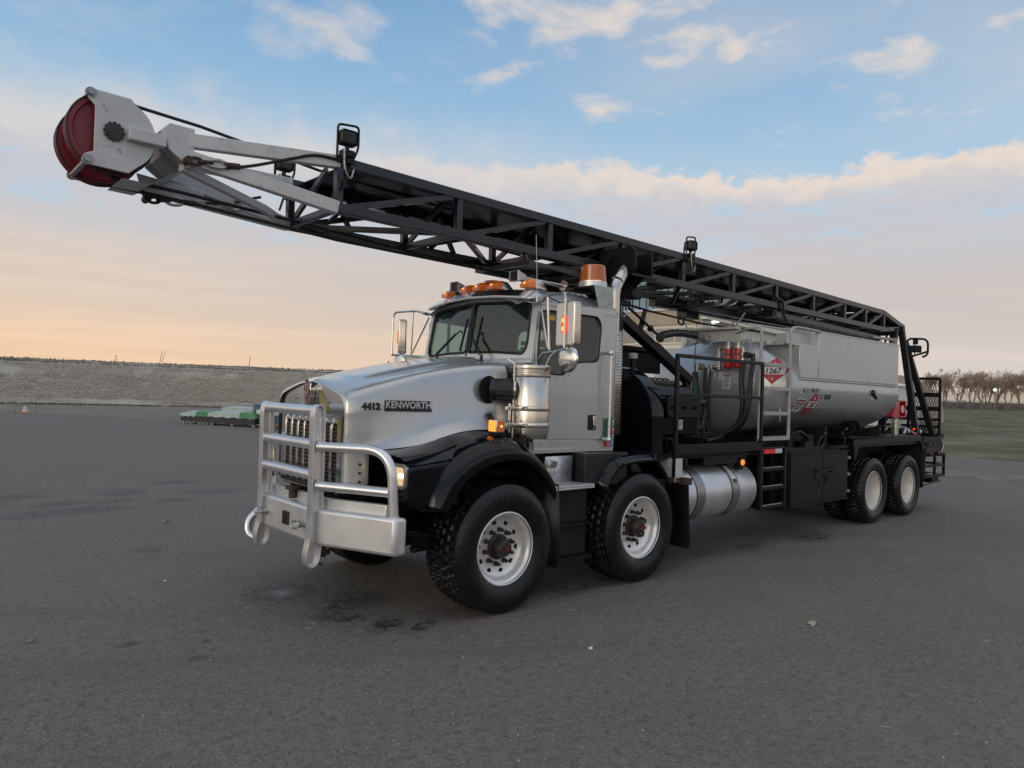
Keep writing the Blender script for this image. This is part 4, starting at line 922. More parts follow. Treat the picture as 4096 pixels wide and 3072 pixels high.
# ------------------------------------------------------------------ fuel tank
for s in (-1, 1):
    yc = s*.875
    ft = P('fuel_tank', MB().lathe([(0, .02), (.0, .25), (.02, .295), (.05, .312), (1.50, .312), (1.53, .295), (1.55, .25), (1.552, .02)], (2.53, yc, .768), (1, 0, 0), 56), 'tankalu', smooth=40)
    for x in (2.80, 3.505):
        P('tank_strap', MB().lathe([(0, .313), (.002, .3165), (.155, .3165), (.157, .313)], (x, yc, .768), (1, 0, 0), 56), 'strap', ft)
        P('strap_liner', MB().lathe([(0, .312), (.0, .318), (.012, .318), (.012, .312)], (x-.012, yc, .768), (1, 0, 0), 56), 'trim', ft)
    P('filler_cap', MB().cyl((3.86, yc-.12*-s*-1, 1.05), (3.86, yc-.14*-s*-1, 1.09), .05, 16), 'zinc', ft)
    if s < 0:
        cf = lambda x0, a0: (lambda u, w, d: V(x0+u, -.875-(.318+d)*math.cos(a0+w/.318), .768+(.318+d)*math.sin(a0+w/.318)))
        def patch(name, x0, a0, w, h, m_, n=6):
            f_ = cf(x0, a0); return P(name, MB().loft([[f_(-w/2, -h/2+h*i/n, 0) for i in range(n+1)], [f_(w/2, -h/2+h*i/n, 0) for i in range(n+1)]]), m_, ft)
        patch('tank_sticker', 3.575, .82, .075, .20, 'plate')
        patch('tank_notice', 3.585, .43, .075, .045, 'trim')
        for i in range(5): P('sticker_text', MB().loft([[cf(3.575, .82)(-.028, .075-.03*i, .0012), cf(3.575, .82)(-.028, .083-.03*i, .0012)], [cf(3.575, .82)(.028-.01*(i % 2), .075-.03*i, .0012), cf(3.575, .82)(.028-.01*(i % 2), .083-.03*i, .0012)]]), 'stred' if i == 0 else 'ink', ft)
    P('tank_bracket', MB().bb(2.40, 2.52, yc-.30, yc+.3, .95, 1.20), 'white' if s < 0 else 'dull', ft)
    P('drain_cock', MB().cyl((2.75, yc-.15, .46), (2.75, yc-.15, .43), .015, 8).cyl((2.75, yc-.15, .44), (2.82, yc-.17, .44), .01, 8), 'dull', ft)

# ------------------------------------------------------------------ deck behind the cab
dk = MB().bb(1.62, 10.5, -1.08, 1.08, 1.19, 1.235).bb(2.40, 4.19, -1.165, -1.12, 1.235, 1.345).bb(2.40, 4.19, -1.15, -1.08, 1.19, 1.2).bb(2.40, 4.19, 1.12, 1.165, 1.235, 1.345)
for x in (2.7, 3.3, 3.9): dk.bb(x-.03, x+.03, -1.1, 1.1, 1.10, 1.19)
deck = P('deck', dk, 'dull', bevel=.004)
P('deck_bracket', MB().bb(3.0, 3.75, -1.12, -1.06, 1.10, 1.19).bb(3.72, 3.80, -1.13, -1.06, 1.02, 1.19), 'dull', deck)
sm_ = P('side_marker', MB().lathe([(0, .055), (.02, .05), (.022, .01)], (3.765, -1.125, 1.105), (0, -1, 0), 20), 'dull', deck)
P('marker_lens', MB().lathe([(0, .036), (.012, .03), (.016, .01)], (3.765, -1.147, 1.105), (0, -1, 0), 18), 'amberlit', sm_)
rl = MB()
for x in (2.415, 4.155): rl.bar((x, -1.15, 1.0 if x < 3 else .55), (x, -1.15, 2.30), .042, .042)
rl.bar((2.40, -1.15, 2.30), (4.17, -1.15, 2.30), .04, .04); rl.bar((2.42, -1.15, 1.88), (4.15, -1.15, 1.88), .036, .036)
P('guard_rail', rl, 'dull', bevel=.006)
# pump engine : drum shaped fan shroud and block
sh = P('fan_shroud', MB().lathe([(0, .02), (0, .50), (.004, .525), (.05, .535), (.19, .535), (.20, .525), (.21, .02)], (2.09, -.555, 1.635), (1, 0, 0), 64).bb(2.10, 2.28, -1.085, -.03, 1.24, 1.63), 'black', smooth=40)
for k in range(18): a = k*PI/9; P('bolt', MB().cyl((2.092, -.555+.475*math.cos(a), 1.635+.475*math.sin(a)), (2.08, -.555+.475*math.cos(a), 1.635+.475*math.sin(a)), .012, 6), 'dull', sh)
P('breather', MB().cyl((2.2, -.72, 2.13), (2.2, -.72, 2.27), .03, 12), 'dull', sh)
P('breather_cap', MB().lathe([(0, .05), (.05, .05), (.06, .04), (.06, .01)], (2.2, -.72, 2.26), (0, 0, 1), 10), 'pattern', sh)
pe = P('pump_engine', MB().bb(2.36, 3.25, -.86, -.25, 1.42, 1.86).prism([(-.86, 1.86), (-.80, 1.97), (-.55, 2.02), (-.3, 2.0), (-.25, 1.86)], YZ(2.36), 0, .85).bb(2.45, 3.2, -.8, -.3, 1.30, 1.42), 'black', bevel=.02)
P('valve_cover', MB().prism(rrect(2.58, 3.20, 1.62, 1.86, .07), XZ(-.90), -.02, .05), 'dull', pe, bevel=.012)
P('ribbed_cover', MB().bb(2.4, 3.2, -.82, -.70, 1.87, 1.90).bb(2.4, 3.2, -.76, -.62, 1.93, 1.955).bb(2.45, 3.15, -.6, -.4, 2.0, 2.05), 'black', pe, bevel=.012)
for x in (2.68, 2.89, 3.10): P('cover_handle', MB().cyl((x, -.92, 1.74), (x, -.955, 1.74), .018, 8).bar((x-.02, -.95, 1.74), (x+.04, -.95, 1.735), .012, .012), 'dull', pe)
sk = P('engine_sticker', MB().bb(2.84, 2.94, -.865, -.862, 1.49, 1.60), 'plate', pe)
P('sticker_text', MB().bb(2.85, 2.93, -.8665, -.8655, 1.56, 1.57).bb(2.855, 2.925, -.8665, -.8655, 1.535, 1.545).bb(2.87, 2.91, -.8665, -.8655, 1.51, 1.52), 'ink', pe)
for x in (2.50, 3.18):
    mb = MB(); mb.holed([(x-.05, 1.265), (x+.05, 1.265), (x+.05, 1.40), (x-.05, 1.40)], [[(x-.038, 1.28), (x+.038, 1.28), (x+.038, 1.385), (x-.038, 1.385)]], XZ(-1.02), 0, .9)
    P('engine_skid', mb, 'dull', pe)
P('engine_base', MB().bb(2.4, 4.1, -.95, .9, 1.235, 1.27), 'dull', pe)
mb = MB(); rnd = random.Random(2)
for k in range(7):
    x = 2.45+.1*k; mb.tube(fillet([(x, -.6, 2.02), (x, -.55, 2.07), (x+.06, -.45, 2.07), (x+.06, -.4, 2.0)], .03), .010, 6)
P('injector_line', mb, 'dull', pe)
mb = MB().tube(spline([(3.28, -.80, 1.78), (3.36, -.86, 1.80), (3.38, -.86, 1.68), (3.34, -.84, 1.52), (3.22, -.82, 1.48)], 6), .022, 8).cyl((3.24, -.82, 1.78), (3.36, -.88, 1.80), .035, 10)
P('coolant_hose', mb, 'hose', pe)
# sloping mast brace, canopy plate behind
bz = MB().bar((1.78, -.40, 3.02), (3.72, -.38, 2.075), .10, .13, (0, 1, 0)).bar((3.68, -.38, 2.12), (3.72, -.38, 1.3), .09, .08, (0, 1, 0)).bar((1.74, .40, 3.04), (3.72, .40, 2.085), .10, .13, (0, 1, 0)).bar((3.7, .4, 2.12), (3.72, .4, 1.3), .08, .08, (0, 1, 0))
bc_ = P('mast_brace', bz, 'dull', bevel=.008)
P('brace_plate', MB().prism([(2.62, 2.66), (2.70, 2.86), (2.75, 2.85), (2.68, 2.60)], XZ(-.46), 0, .02).prism(rpoly([(3.02, 2.50), (3.14, 2.52), (3.50, 2.33), (3.55, 2.20), (3.5, 2.15)], .04), XZ(-.34), 0, .02), 'dull', bc_)
P('brace_rod', MB().tube([(2.0, -.47, 3.04), (2.55, -.48, 2.78), (2.98, -.48, 2.565)], .016, 8).cyl((2.93, -.52, 2.56), (3.05, -.44, 2.55), .045, 10).sphere((2.8, -.48, 2.65), .04, 8), 'dull', bc_)
P('engine_canopy', MB().bb(2.0, 4.12, .36, .40, 2.17, 2.47).bb(2.0, 4.12, .36, .9, 2.44, 2.49).bb(2.0, 4.0, .88, .9, 1.3, 2.42).bb(2.05, 3.2, .3, .9, 1.25, 2.17).bar((2.4, -.1, 2.44), (3.5, -.1, 2.44), .05, .05), 'dull')
P('suction_hose', MB().tube(spline([(3.02, -.45, 2.56), (3.18, -.34, 2.60), (3.5, -.30, 2.66), (3.8, -.28, 2.675), (4.05, -.25, 2.67), (4.35, -.18, 2.65)], 8), .047, 14), 'hose')
P('hose_coupling', MB().tube([(4.05, -.25, 2.67), (4.36, -.175, 2.65)], .050, 14).cyl((4.33, -.185, 2.65), (4.40, -.17, 2.648), .075, 12), 'zinc')
# cradle that carries the mast behind the cab
cr = MB()
for s in (-1, 1):
    cr.prism(rpoly([(1.92, 3.03), (2.42, 3.14), (2.45, 3.48), (2.33, 3.50), (2.05, 3.42), (1.90, 3.30)], .05), XZ(s*.53), -.012, .012)
    cr.bar((2.15, s*.5, 1.24), (2.15, s*.5, 3.15), .12, .12)
cr.bb(2.0, 2.42, -.85, .85, 3.13, 3.16).bb(2.38, 2.40, -.80, .80, 3.13, 3.44).bb(2.05, 2.28, -.62, .62, 3.16, 3.24).bar((2.15, -.5, 2.0), (2.15, .5, 2.0), .1, .1).prism([(-.85, 3.13), (-.52, 3.13), (-.52, 2.85)], YZ(2.18), 0, .02).prism([(.85, 3.13), (.52, 3.13), (.52, 2.85)], YZ(2.18), 0, .02)
cradle = P('mast_cradle', cr, 'dull', bevel=.004)
P('cradle_plate', MB().prism(rpoly([(-.36, 3.46), (-.85, 3.44), (-.88, 3.2), (-.80, 3.14), (-.36, 3.16)], .05), YZ(2.02), -.01, .01), 'dull', cradle)
P('cradle_roller', MB().lathe([(0, .10), (.02, .11), (.05, .11), (.09, .095), (.12, .08), (.13, .01)], (2.44, -.58, 3.33), (1, -.3, 0), 24), 'dull', cradle)
P('cable_bundle', MB().tube(spline([(2.3, -.6, 3.2), (2.25, -.68, 3.0), (2.0, -.72, 2.88), (1.85, -.70, 2.75), (1.84, -.68, 2.5)], 7), .014, 6).tube(spline([(2.32, -.56, 3.1), (2.2, -.6, 2.95), (1.95, -.66, 2.9), (1.88, -.62, 2.7)], 7), .012, 6), 'hose')
wl = P('deck_lamp', MB().bar((1.80, -.70, 2.84), (2.12, -.72, 2.85), .05, .06).bb(2.05, 2.2, -.82, -.64, 2.90, 3.0), 'dull', bevel=.012)
P('lamp_chain', MB().tube(spline([(1.98, -.72, 2.82), (2.0, -.72, 2.70), (2.06, -.72, 2.74), (2.08, -.72, 2.86)], 5), .007, 6), 'zinc', wl)

# ------------------------------------------------------------------ the oil tank
TA, TB, TZ, TX0, TX1 = 1.14, .648, 2.03, 5.0, 8.45
def el_y(z): return -TA*math.sqrt(max(0, 1-((z-TZ)/TB)**2))
def headx(y, z):
    r2 = min(1, (y/TA)**2+((z-TZ)/TB)**2); return TX0-.05-.30*(1-r2)**.75
N = 72; rows = []
def ering(x, k): return [V(x, k*TA*math.cos(2*PI*i/N), TZ+(1-(1-k))*0+k*TB*math.sin(2*PI*i/N)) for i in range(N)]
for k in (.02, .2, .4, .55, .7, .8, .88, .94, .98): rows.append(ering(TX0-.05-.30*(1-k*k)**.75, k))
rows += [ering(TX0-.03, .995), ering(TX0-.0, 1.0), ering(TX0+.02, 1.006), ering(TX0+.05, 1.006), ering(TX0+.055, 1.0), ering(6.2, 1.0), ering(7.4, 1.0), ering(TX1, 1.0)]
for k in (.98, .94, .88, .8, .6, .3, .02): rows.append(ering(TX1+.25*(1-k*k)**.5, k))
tank = P('oil_tank', MB().loft(rows, True), 'silver2', smooth=50)
mb = MB()
for s in (-1, 1):
    mb.bb(5.14, 5.66, s*1.13, s*.45, 2.165, 2.61); mb.bb(5.66, 8.42, s*1.135, s*.50, 2.165, 2.815)
bx_ = P('tank_side_box', mb, 'silver2', tank, bevel=.012)
P('box_rim', MB().bb(5.60, 8.43, -1.142, -1.09, 2.805, 2.823).bb(5.13, 8.43, -1.142, -1.0, 2.145, 2.163).bb(5.05, 8.45, -1.10, -1.03, 2.115, 2.145), 'silver2', bx_)
P('walkway_side', MB().bb(5.1, 8.4, .60, .62, 2.60, 2.82), 'silver2', tank)
P('walkway_edge', MB().bb(5.0, 5.66, -1.05, -.62, 2.60, 2.62), 'silver2', tank)
P('head_shroud', MB().prism([(.40, 2.56), (.33, 2.83), (-.50, 2.83), (-.56, 2.60), (-.4, 2.63), (-.1, 2.665), (.2, 2.64)], YZ(4.70), 0, .01).prism([(.33, 2.83), (-.50, 2.83), (-.50, 2.80), (.33, 2.80)], YZ(4.60), 0, .1), 'white', tank)
P('shroud_tab', MB().bb(4.69, 4.70, -.50, -.42, 2.71, 2.82).bb(4.685, 4.69, -.49, -.43, 2.74, 2.76).cyl((4.70, .35, 2.65), (4.68, .35, 2.65), .03, 12), 'silver2', tank)
P('whip_bracket', MB().bar((4.70, .33, 2.83), (4.72, .46, 3.0), .014, .014).bar((4.70, -.42, 2.83), (4.72, -.56, 3.02), .016, .016).bar((4.8, -.25, 2.83), (4.82, -.33, 2.92), .03, .02), 'zinc', tank)
P('upper_plate', MB().bb(5.0, 5.66, -1.005, -.985, 2.60, 2.822), 'silver2', tank)
P('rack_post', MB().prism([(-.05, 0), (.05, 0), (.03, .16), (-.05, .16)], lambda u, w, d: V(6.6+u, -.3+d, 2.80+w), 0, .05).bar((5.2, -.3, 2.93), (6.65, -.28, 2.95), .04, .02), 'silver2', tank)
for (x, y) in ((5.70, .3), (6.4, .0), (7.2, .2)): P('manhole', MB().cyl((x, y, 2.65), (x, y, 2.76), .25, 24), 'silver2', tank)
# fittings on the tank head
for y in (-.395, -.545):
    fl_ = P('oil_filter', MB().lathe([(0, .02), (0, .045), (.012, .057), (.03, .06), (.25, .06), (.262, .055), (.265, .01)], (4.60, y, 2.265), (0, 0, 1), 28), 'fred', tank)
    P('filter_head', MB().lathe([(0, .05), (.05, .045), (.055, .025), (.09, .022), (.095, .01)], (4.60, y, 2.53), (0, 0, 1), 12), 'zinc', fl_)
    P('filter_print', text_mb('FILTER', .035, lambda u, w, d, y=y: V(4.60-.0612*math.cos((u)/.061+.15), y-.0612*math.sin((u)/.061+.15), 2.44+w), .001, 'CENTER'), 'ink', fl_, smooth=0)
pp = P('filter_pipe', MB().tube(fillet([(4.60, -.26, 2.25), (4.60, -.26, 2.55), (4.60, -.62, 2.55), (4.60, -.62, 2.35)], .06, 5), .028, 12), 'zinc', tank)
for z in (2.42, 2.36, 2.30): P('pipe_union', MB().cyl((4.60, -.26, z-.012), (4.60, -.26, z+.012), .044, 8), 'zinc', pp)
for z in (2.45, 2.38): P('pipe_union', MB().cyl((4.60, -.62, z-.014), (4.60, -.62, z+.014), .042, 8), 'zinc', pp)
P('ball_valve', MB().cyl((4.6, -.62, 2.43), (4.6, -.76, 2.44), .022, 8).cyl((4.6, -.76, 2.30), (4.6, -.76, 2.46), .03, 10).cyl((4.55, -.68, 2.44), (4.66, -.68, 2.44), .04, 8), 'hub', pp)
P('drain_elbow', MB().cyl((4.66, -.26, 2.27), (4.60, -.10, 2.30), .03, 10).cyl((4.60, -.14, 2.24), (4.60, -.14, 2.32), .022, 8), 'zinc', tank)
P('hose_fitting', MB().cyl((4.60, .08, 2.30), (4.72, .08, 2.30), .045, 12).cyl((4.60, .09, 2.22), (4.60, .09, 2.34), .03, 10), 'zinc', tank)
P('filter_bracket', MB().bb(4.62, 4.66, -.68, -.52, 2.60, 2.64).bb(4.64, 4.66, -.70, -.62, 2.58, 2.66), 'silver2', tank)
hs = MB()
for pts, r in ((((4.58, .09, 2.22), (4.58, .05, 1.9), (4.56, -.04, 1.6), (4.54, -.10, 1.38)), .026), (((4.57, .13, 2.22), (4.57, .12, 1.8), (4.56, .10, 1.5), (4.5, .04, 1.36)), .012), (((4.58, -.06, 2.28), (4.57, -.07, 2.0), (4.55, -.13, 1.6), (4.54, -.18, 1.36)), .022), (((4.58, -.14, 2.26), (4.57, -.13, 2.0), (4.55, -.17, 1.6), (4.54, -.22, 1.36)), .014), (((4.60, -.62, 2.34), (4.52, -.65, 2.1), (4.50, -.69, 1.85), (4.50, -.66, 1.60), (4.48, -.52, 1.44), (4.42, -.2, 1.36), (4.2, .1, 1.34), (3.6, .0, 1.33)), .036), (((4.60, -.76, 2.30), (4.52, -.78, 2.1), (4.48, -.79, 1.8), (4.46, -.72, 1.56), (4.44, -.55, 1.42), (4.36, -.2, 1.33), (4.1, .0, 1.31), (3.6, -.2, 1.31)), .034), (((4.55, -.45, 1.40), (4.3, -.5, 1.36), (3.9, -.6, 1.33), (3.3, -.7, 1.32)), .03)):
    hs.tube(spline(pts, 8), r, 10)
P('hydraulic_hose', hs, 'hose', tank)
P('signal_wire', MB().tube(spline([(4.62, .09, 2.84), (4.57, .10, 2.6), (4.57, .11, 2.3), (4.55, .06, 2.0), (4.55, .0, 1.6), (4.5, -.02, 1.36)], 8), .007, 5), 'stgreen', tank)
P('hose_stand', MB().tube(fillet([(4.2, .12, 1.58), (4.2, -.28, 1.58), (4.2, -.28, 1.24)], .04), .012, 8), 'dull', tank)
P('gauge', MB().lathe([(0, .05), (.03, .052), (.035, .048)], (4.62, -.605, 1.545), (-1, 0, 0), 24), 'zinc', tank)
P('gauge_face', MB().cyl((4.583, -.605, 1.545), (4.582, -.605, 1.545), .042, 24), 'plate', tank)
P('gauge_needle', MB().bar((4.581, -.605, 1.545), (4.581, -.585, 1.575), .004, .004), 'ink', tank)
hd = lambda y0, z0, off=.004: (lambda u, w, d: V(headx(y0-u, z0+w)-off-d, y0-u, z0+w))
def sheet(fn, poly_rows): return MB().loft([[fn(u, w, 0) for u, w in r] for r in poly_rows])
def diamond_rows(h, n=10):
    out = []
    for i in range(n+1):
        a = -h+2*h*i/n; k = h-abs(a); out.append([(a, -k+2*k*j/n) for j in range(n+1)])
    return out
def rect_rows(x0, x1, z0, z1, n=6): return [[(x0+(x1-x0)*i/n, z0+(z1-z0)*j/n) for j in range(n+1)] for i in range(n+1)]
def flame(s): return [(0, -.5*s), (.28*s, -.42*s), (.36*s, -.1*s), (.22*s, .12*s), (.20*s, -.02*s), (.08*s, .2*s), (.02*s, .55*s), (-.1*s, .25*s), (-.2*s, .0*s), (-.24*s, .15*s), (-.36*s, -.12*s), (-.28*s, -.42*s)]
def placard(fn_of, h, skew=0):
    fn = lambda off: (lambda u, w, d: fn_of(off)(u+skew*w, w, d))
    pl = P('hazard_placard', sheet(fn(.004), diamond_rows(h)), 'stred', tank)
    P('placard_panel', sheet(fn(.0055), rect_rows(-h*.74, h*.74, -h*.27, h*.27)), 'plate', pl)
    P('placard_number', text_mb('1267', h*.52, lambda u, w, d: fn(.007)(u, w-h*.185, d), .0035, 'CENTER', 0, 1.0), 'ink', pl, smooth=0)
    P('placard_class', text_mb('3', h*.26, lambda u, w, d: fn(.006)(u, w-h*.68, d), .002, 'CENTER'), 'plate', pl, smooth=0)
    fm = flame(h*.34)
    P('flame_symbol', MB().add([fn(.006)(u, w+h*.53, 0) for u, w in fm], [tuple(range(len(fm)))]), 'plate', pl, smooth=0)
    return pl
placard(lambda off: hd(-.918, 2.245, off), .178)
tf = lambda x0, z0, off=.003: (lambda u, w, d: V(x0+u, el_y(z0+w)-off-d, z0+w))
placard(lambda off: tf(5.60, 1.815, off), .165, 0)
P('data_plate', sheet(hd(-.34, 2.09), rect_rows(-.055, .055, -.095, .095)), 'plate', tank)
mbt = MB()
for i in range(9): mbt.join(sheet(hd(-.34, 2.09, .006), rect_rows(-.042, .042-(i % 3)*.012, .07-.018*i, .076-.018*i, 2)))
mbt.join(sheet(hd(-.34, 2.09, .006), rect_rows(-.05, .045, .082, .093, 2)))
P('sticker_text', mbt, 'ink', tank)
P('faded_patch', sheet(hd(-.50, 2.10), rect_rows(-.06, .06, -.04, .04)), 'silver', tank)
tl = lambda s_, x0, z0, h, b, q: P('stencil_lettering', text_mb(s_, h, tf(x0, z0), b, 'LEFT', 0, q), 'ink', tank, smooth=0)
tl('02  21', 5.235, 1.975, .088, .0005, .72); tl('VIPK-997', 5.44, 1.975, .088, .0005, .72); tl('01  23', 5.655, 1.895, .088, .0005, .72); tl('VK-997', 5.865, 1.895, .088, .004, .72)
P('round_sticker', MB().add([tf(5.165, 1.925)(.035*math.cos(k*PI/12), .055*math.sin(k*PI/12), 0) for k in range(24)], [tuple(range(24))]), 'plate', tank, smooth=0)
P('sticker_symbol', MB().add([tf(5.165, 1.935, .005)(.016*math.cos(k*PI/8), .022*math.sin(k*PI/8), 0) for k in range(16)], [tuple(range(16))]).add([tf(5.165, 1.925, .005)(u, w, 0) for u, w in ((-.003, -.035), (.003, -.035), (.003, 0), (-.003, 0))], [(0, 1, 2, 3)]), 'stgreen', tank, smooth=0)
sk2 = .05
fd = lambda off: (lambda u, w, d: tf(5.265, 1.80, off)(u+sk2*w, w, d))
dn = P('danger_sign', sheet(fd(.004), rect_rows(-.115, .115, -.09, .085)), 'plate', tank)
P('danger_panel', sheet(fd(.0055), rect_rows(-.10, .10, .008, .074)), 'ink', dn)
P('danger_oval', sheet(fd(.0065), rect_rows(-.088, .088, .017, .065)), 'stred', dn)
P('danger_word', text_mb('DANGER', .042, lambda u, w, d: fd(.008)(u, w+.027, d), .001, 'CENTER', 0, .95), 'plate', dn, smooth=0)
for tx, z, h_ in (('HEARING PROTECTION', -.025, .024), ('REQUIRED', -.052, .026), ('IN', -.078, .022)): P('danger_text', text_mb(tx, h_, lambda u, w, d, z=z: fd(.006)(u, w+z, d), .0006, 'CENTER', 0, .78), 'ink', dn, smooth=0)
P('side_valve', MB().cyl((7.42, -1.11, 2.015), (7.42, -1.17, 2.015), .05, 16).cyl((7.42, -1.16, 2.01), (7.47, -1.18, 1.93), .02, 8), 'dull', tank)
P('valve_plate', MB().bb(7.40, 7.46, -1.15, -1.12, 1.91, 2.03), 'silver2', tank)
P('lug_handle', MB().tube(fillet([(4.90, -.98, 1.76), (4.82, -1.04, 1.76), (4.82, -1.04, 1.58), (4.90, -.98, 1.58)], .03), .010, 8), 'silver2', tank)
# white ladder on the tank
ld = MB()
ld.tube([(4.875, -1.13, 1.36), (4.875, -1.13, 2.55)], .021, 10); ld.tube(fillet([(4.875, -1.13, 2.55), (4.8755, -1.13, 2.80), (5.07, -1.13, 2.825), (5.68, -1.13, 2.815)], .13, 7), .019, 10)
ld.tube([(4.15, -1.13, 1.38), (4.15, -1.13, 2.55)], .021, 10); ld.tube(fillet([(4.15, -1.13, 2.55), (4.15, -1.13, 2.76), (4.10, -1.0, 2.74), (4.45, -.60, 2.72)], .06, 5), .018, 10)
ladder = P('tank_ladder', ld, 'pattern')
for z in (2.30, 2.0, 1.69, 1.375):
    P('rung', MB().bb(4.15, 4.875, -1.145, -1.10, z-.024, z+.024), 'pattern', ladder, bevel=.004)
    if z < 1.5:
        mb = MB()
        for k in range(24): mb.box((4.18+.028*k, -1.145, z+.026), (.014, .012, .012))
        P('rung_teeth', mb, 'pattern', ladder)
# tank saddles, walkway below the tank
mb = MB()
for x in (5.3, 6.3, 7.3, 8.2): mb.prism([(-.95, 1.235), (.95, 1.235), (.95, 1.55), (.6, 1.43), (0, 1.36), (-.6, 1.43), (-.95, 1.5)], YZ(x), 0, .05)
mb.bb(5.0, 8.6, -.72, -.65, 1.235, 1.36).bb(5.0, 8.6, .65, .72, 1.235, 1.36)
P('tank_saddle', mb, 'soot')

# ------------------------------------------------------------------ step ladder, tool box
sl_ = MB().bar((4.175, -1.15, .50), (4.175, -1.15, 1.26), .05, .05).bar((4.76, -1.15, .49), (4.76, -1.15, 1.26), .045, .05).bb(4.2, 4.75, -1.16, -.8, 1.25, 1.27)
stl = P('step_ladder', sl_, 'dull', bevel=.005)
for z in (.995, .765, .53):
    P('rung', MB().bb(4.19, 4.75, -1.17, -1.05, z-.022, z+.018), 'dull', stl, bevel=.004)
    mb = MB()
    for k in range(12): mb.sphere((4.24+.042*k, -1.145, z+.02), .017, 8, (1, .8, .7))
    P('rung_grip', mb, 'strap', stl)
rf = P('reflector_strip', MB().bb(4.21, 4.47, -1.178, -1.17, 1.195, 1.25), 'reflr', stl)
P('reflector_strip', MB().bb(4.472, 4.64, -1.178, -1.17, 1.195, 1.25), 'reflw', stl)
tb = P('tool_box', MB().bb(4.97, 6.69, -1.105, -.62, .47, 1.165).bb(4.80, 4.98, -.95, -.62, .46, 1.16), 'dull', bevel=.006)
for x0, x1 in ((4.995, 5.895), (5.91, 6.67)): P('box_door', MB().bb(x0, x1, -1.121, -1.103, .50, 1.14), 'dull', tb, bevel=.006)
P('box_rim', MB().bb(4.96, 6.705, -1.130, -1.095, 1.15, 1.172).bb(4.96, 6.70, -1.125, -1.095, .462, .482).bb(5.895, 5.91, -1.125, -1.105, .49, 1.14), 'dull', tb)
P('box_latch', MB().bb(5.66, 5.86, -1.127, -1.115, .76, .95).bar((5.68, -1.145, .905), (6.24, -1.145, .925), .03, .035).bb(6.08, 6.11, -1.16, -1.11, .88, .92), 'dull', tb)
P('padlock_hasp', MB().bb(5.81, 5.85, -1.137, -1.12, .70, .80).bb(5.97, 6.02, -1.137, -1.12, .70, .82).tube([(5.99, -1.145, .82), (6.01, -1.145, .78), (5.99, -1.145, .74)], .008, 6), 'hub', tb)
for z in (1.06, .82, .575): P('hinge', MB().bb(6.66, 6.72, -1.137, -1.12, z-.02, z+.02), 'zinc', tb)
mb = MB()
mb.bb(5.0, 6.5, -1.08, -.7, 1.17, 1.19); mb.prism(rrect(5.35, 5.75, 1.19, 1.44, .04), XZ(-.85), 0, .02)
mb.tube(spline([(5.15, -1.0, 1.20), (5.2, -1.0, 1.40), (5.4, -1.02, 1.44), (5.55, -1.03, 1.38), (5.62, -1.03, 1.30)], 6), .022, 8); mb.tube([(5.3+.06*math.cos(k*.7), -1.0, 1.46+.06*math.sin(k*.7)) for k in range(10)], .008, 6)
mb.bb(5.5, 5.75, -1.05, -.9, 1.18, 1.31).cyl((5.62, -1.06, 1.36), (5.72, -1.0, 1.36), .05, 12).tube(spline([(5.85, -1.05, 1.2), (5.88, -1.06, 1.32), (6.0, -1.06, 1.38), (6.05, -1.05, 1.28), (5.95, -1.05, 1.22)], 5), .018, 8).cyl((6.0, -1.05, 1.40), (6.08, -1.05, 1.40), .035, 10)
for k in range(4): mb.cyl((6.0+.09*k, -1.08, 1.21), (6.05+.09*k, -1.0, 1.22), .035, 10)
P('valve_manifold', mb, 'dull', tb)
P('wire_loop', MB().tube(spline([(6.52, -1.12, 1.18), (6.55, -1.12, 1.32), (6.47, -1.12, 1.38), (6.5, -1.12, 1.44), (6.56, -1.12, 1.36), (6.55, -1.12, 1.30)], 6), .008, 6), 'hub', tb)
# ------------------------------------------------------------------ rear fenders
for s in (-1, 1):
    f = MB(); pr = [(6.88, 1.02), (6.90, 1.27), (6.94, 1.315), (9.44, 1.32), (9.60, 1.18)]
    rows = [[V(x, s*y, z) for x, z in pr] for y in (.50, 1.11)]; f.loft(rows)
    f.prism([(6.87, 1.01), (6.83, 1.315), (9.47, 1.33), (9.66, 1.05), (9.60, 1.05), (9.45, 1.245), (7.03, 1.225), (6.91, 1.01)], XZ(s*1.122), -.012, .012)
    f.bb(6.72, 9.5, s*.55, s*1.118, 1.328, 1.342)
    rf_ = P('rear_fender', f, 'dull', bevel=.006)
    P('mud_flap', MB().bb(9.64, 9.66, s*.60, s*1.12, .43, 1.30), 'mudflap', rf_)
    P('fender_lining', MB().bb(6.90, 9.65, s*.45, s*.48, .85, 1.25), 'soot', rf_)
rl_ = MB()
for x in (7.0, 7.21): rl_.lathe([(0, .02), (0, .125), (.01, .125), (.01, .02)], (x, -.95, 1.465), (1, 0, 0), 32)
rl_.cyl((7.0, -.95, 1.465), (7.21, -.95, 1.465), .05, 16)
reel = P('hose_reel', rl_, 'dull')
P('reel_hub', MB().lathe([(0, .03), (.015, .025), (.015, .01)], (7.0, -.95, 1.465), (-1, 0, 0), 14), 'strap', reel)
P('reel_stand', MB().bb(6.98, 7.24, -1.0, -.9, 1.34, 1.36).bar((7.1, -.95, 1.34), (7.1, -.95, 1.45), .03, .03), 'dull', reel)
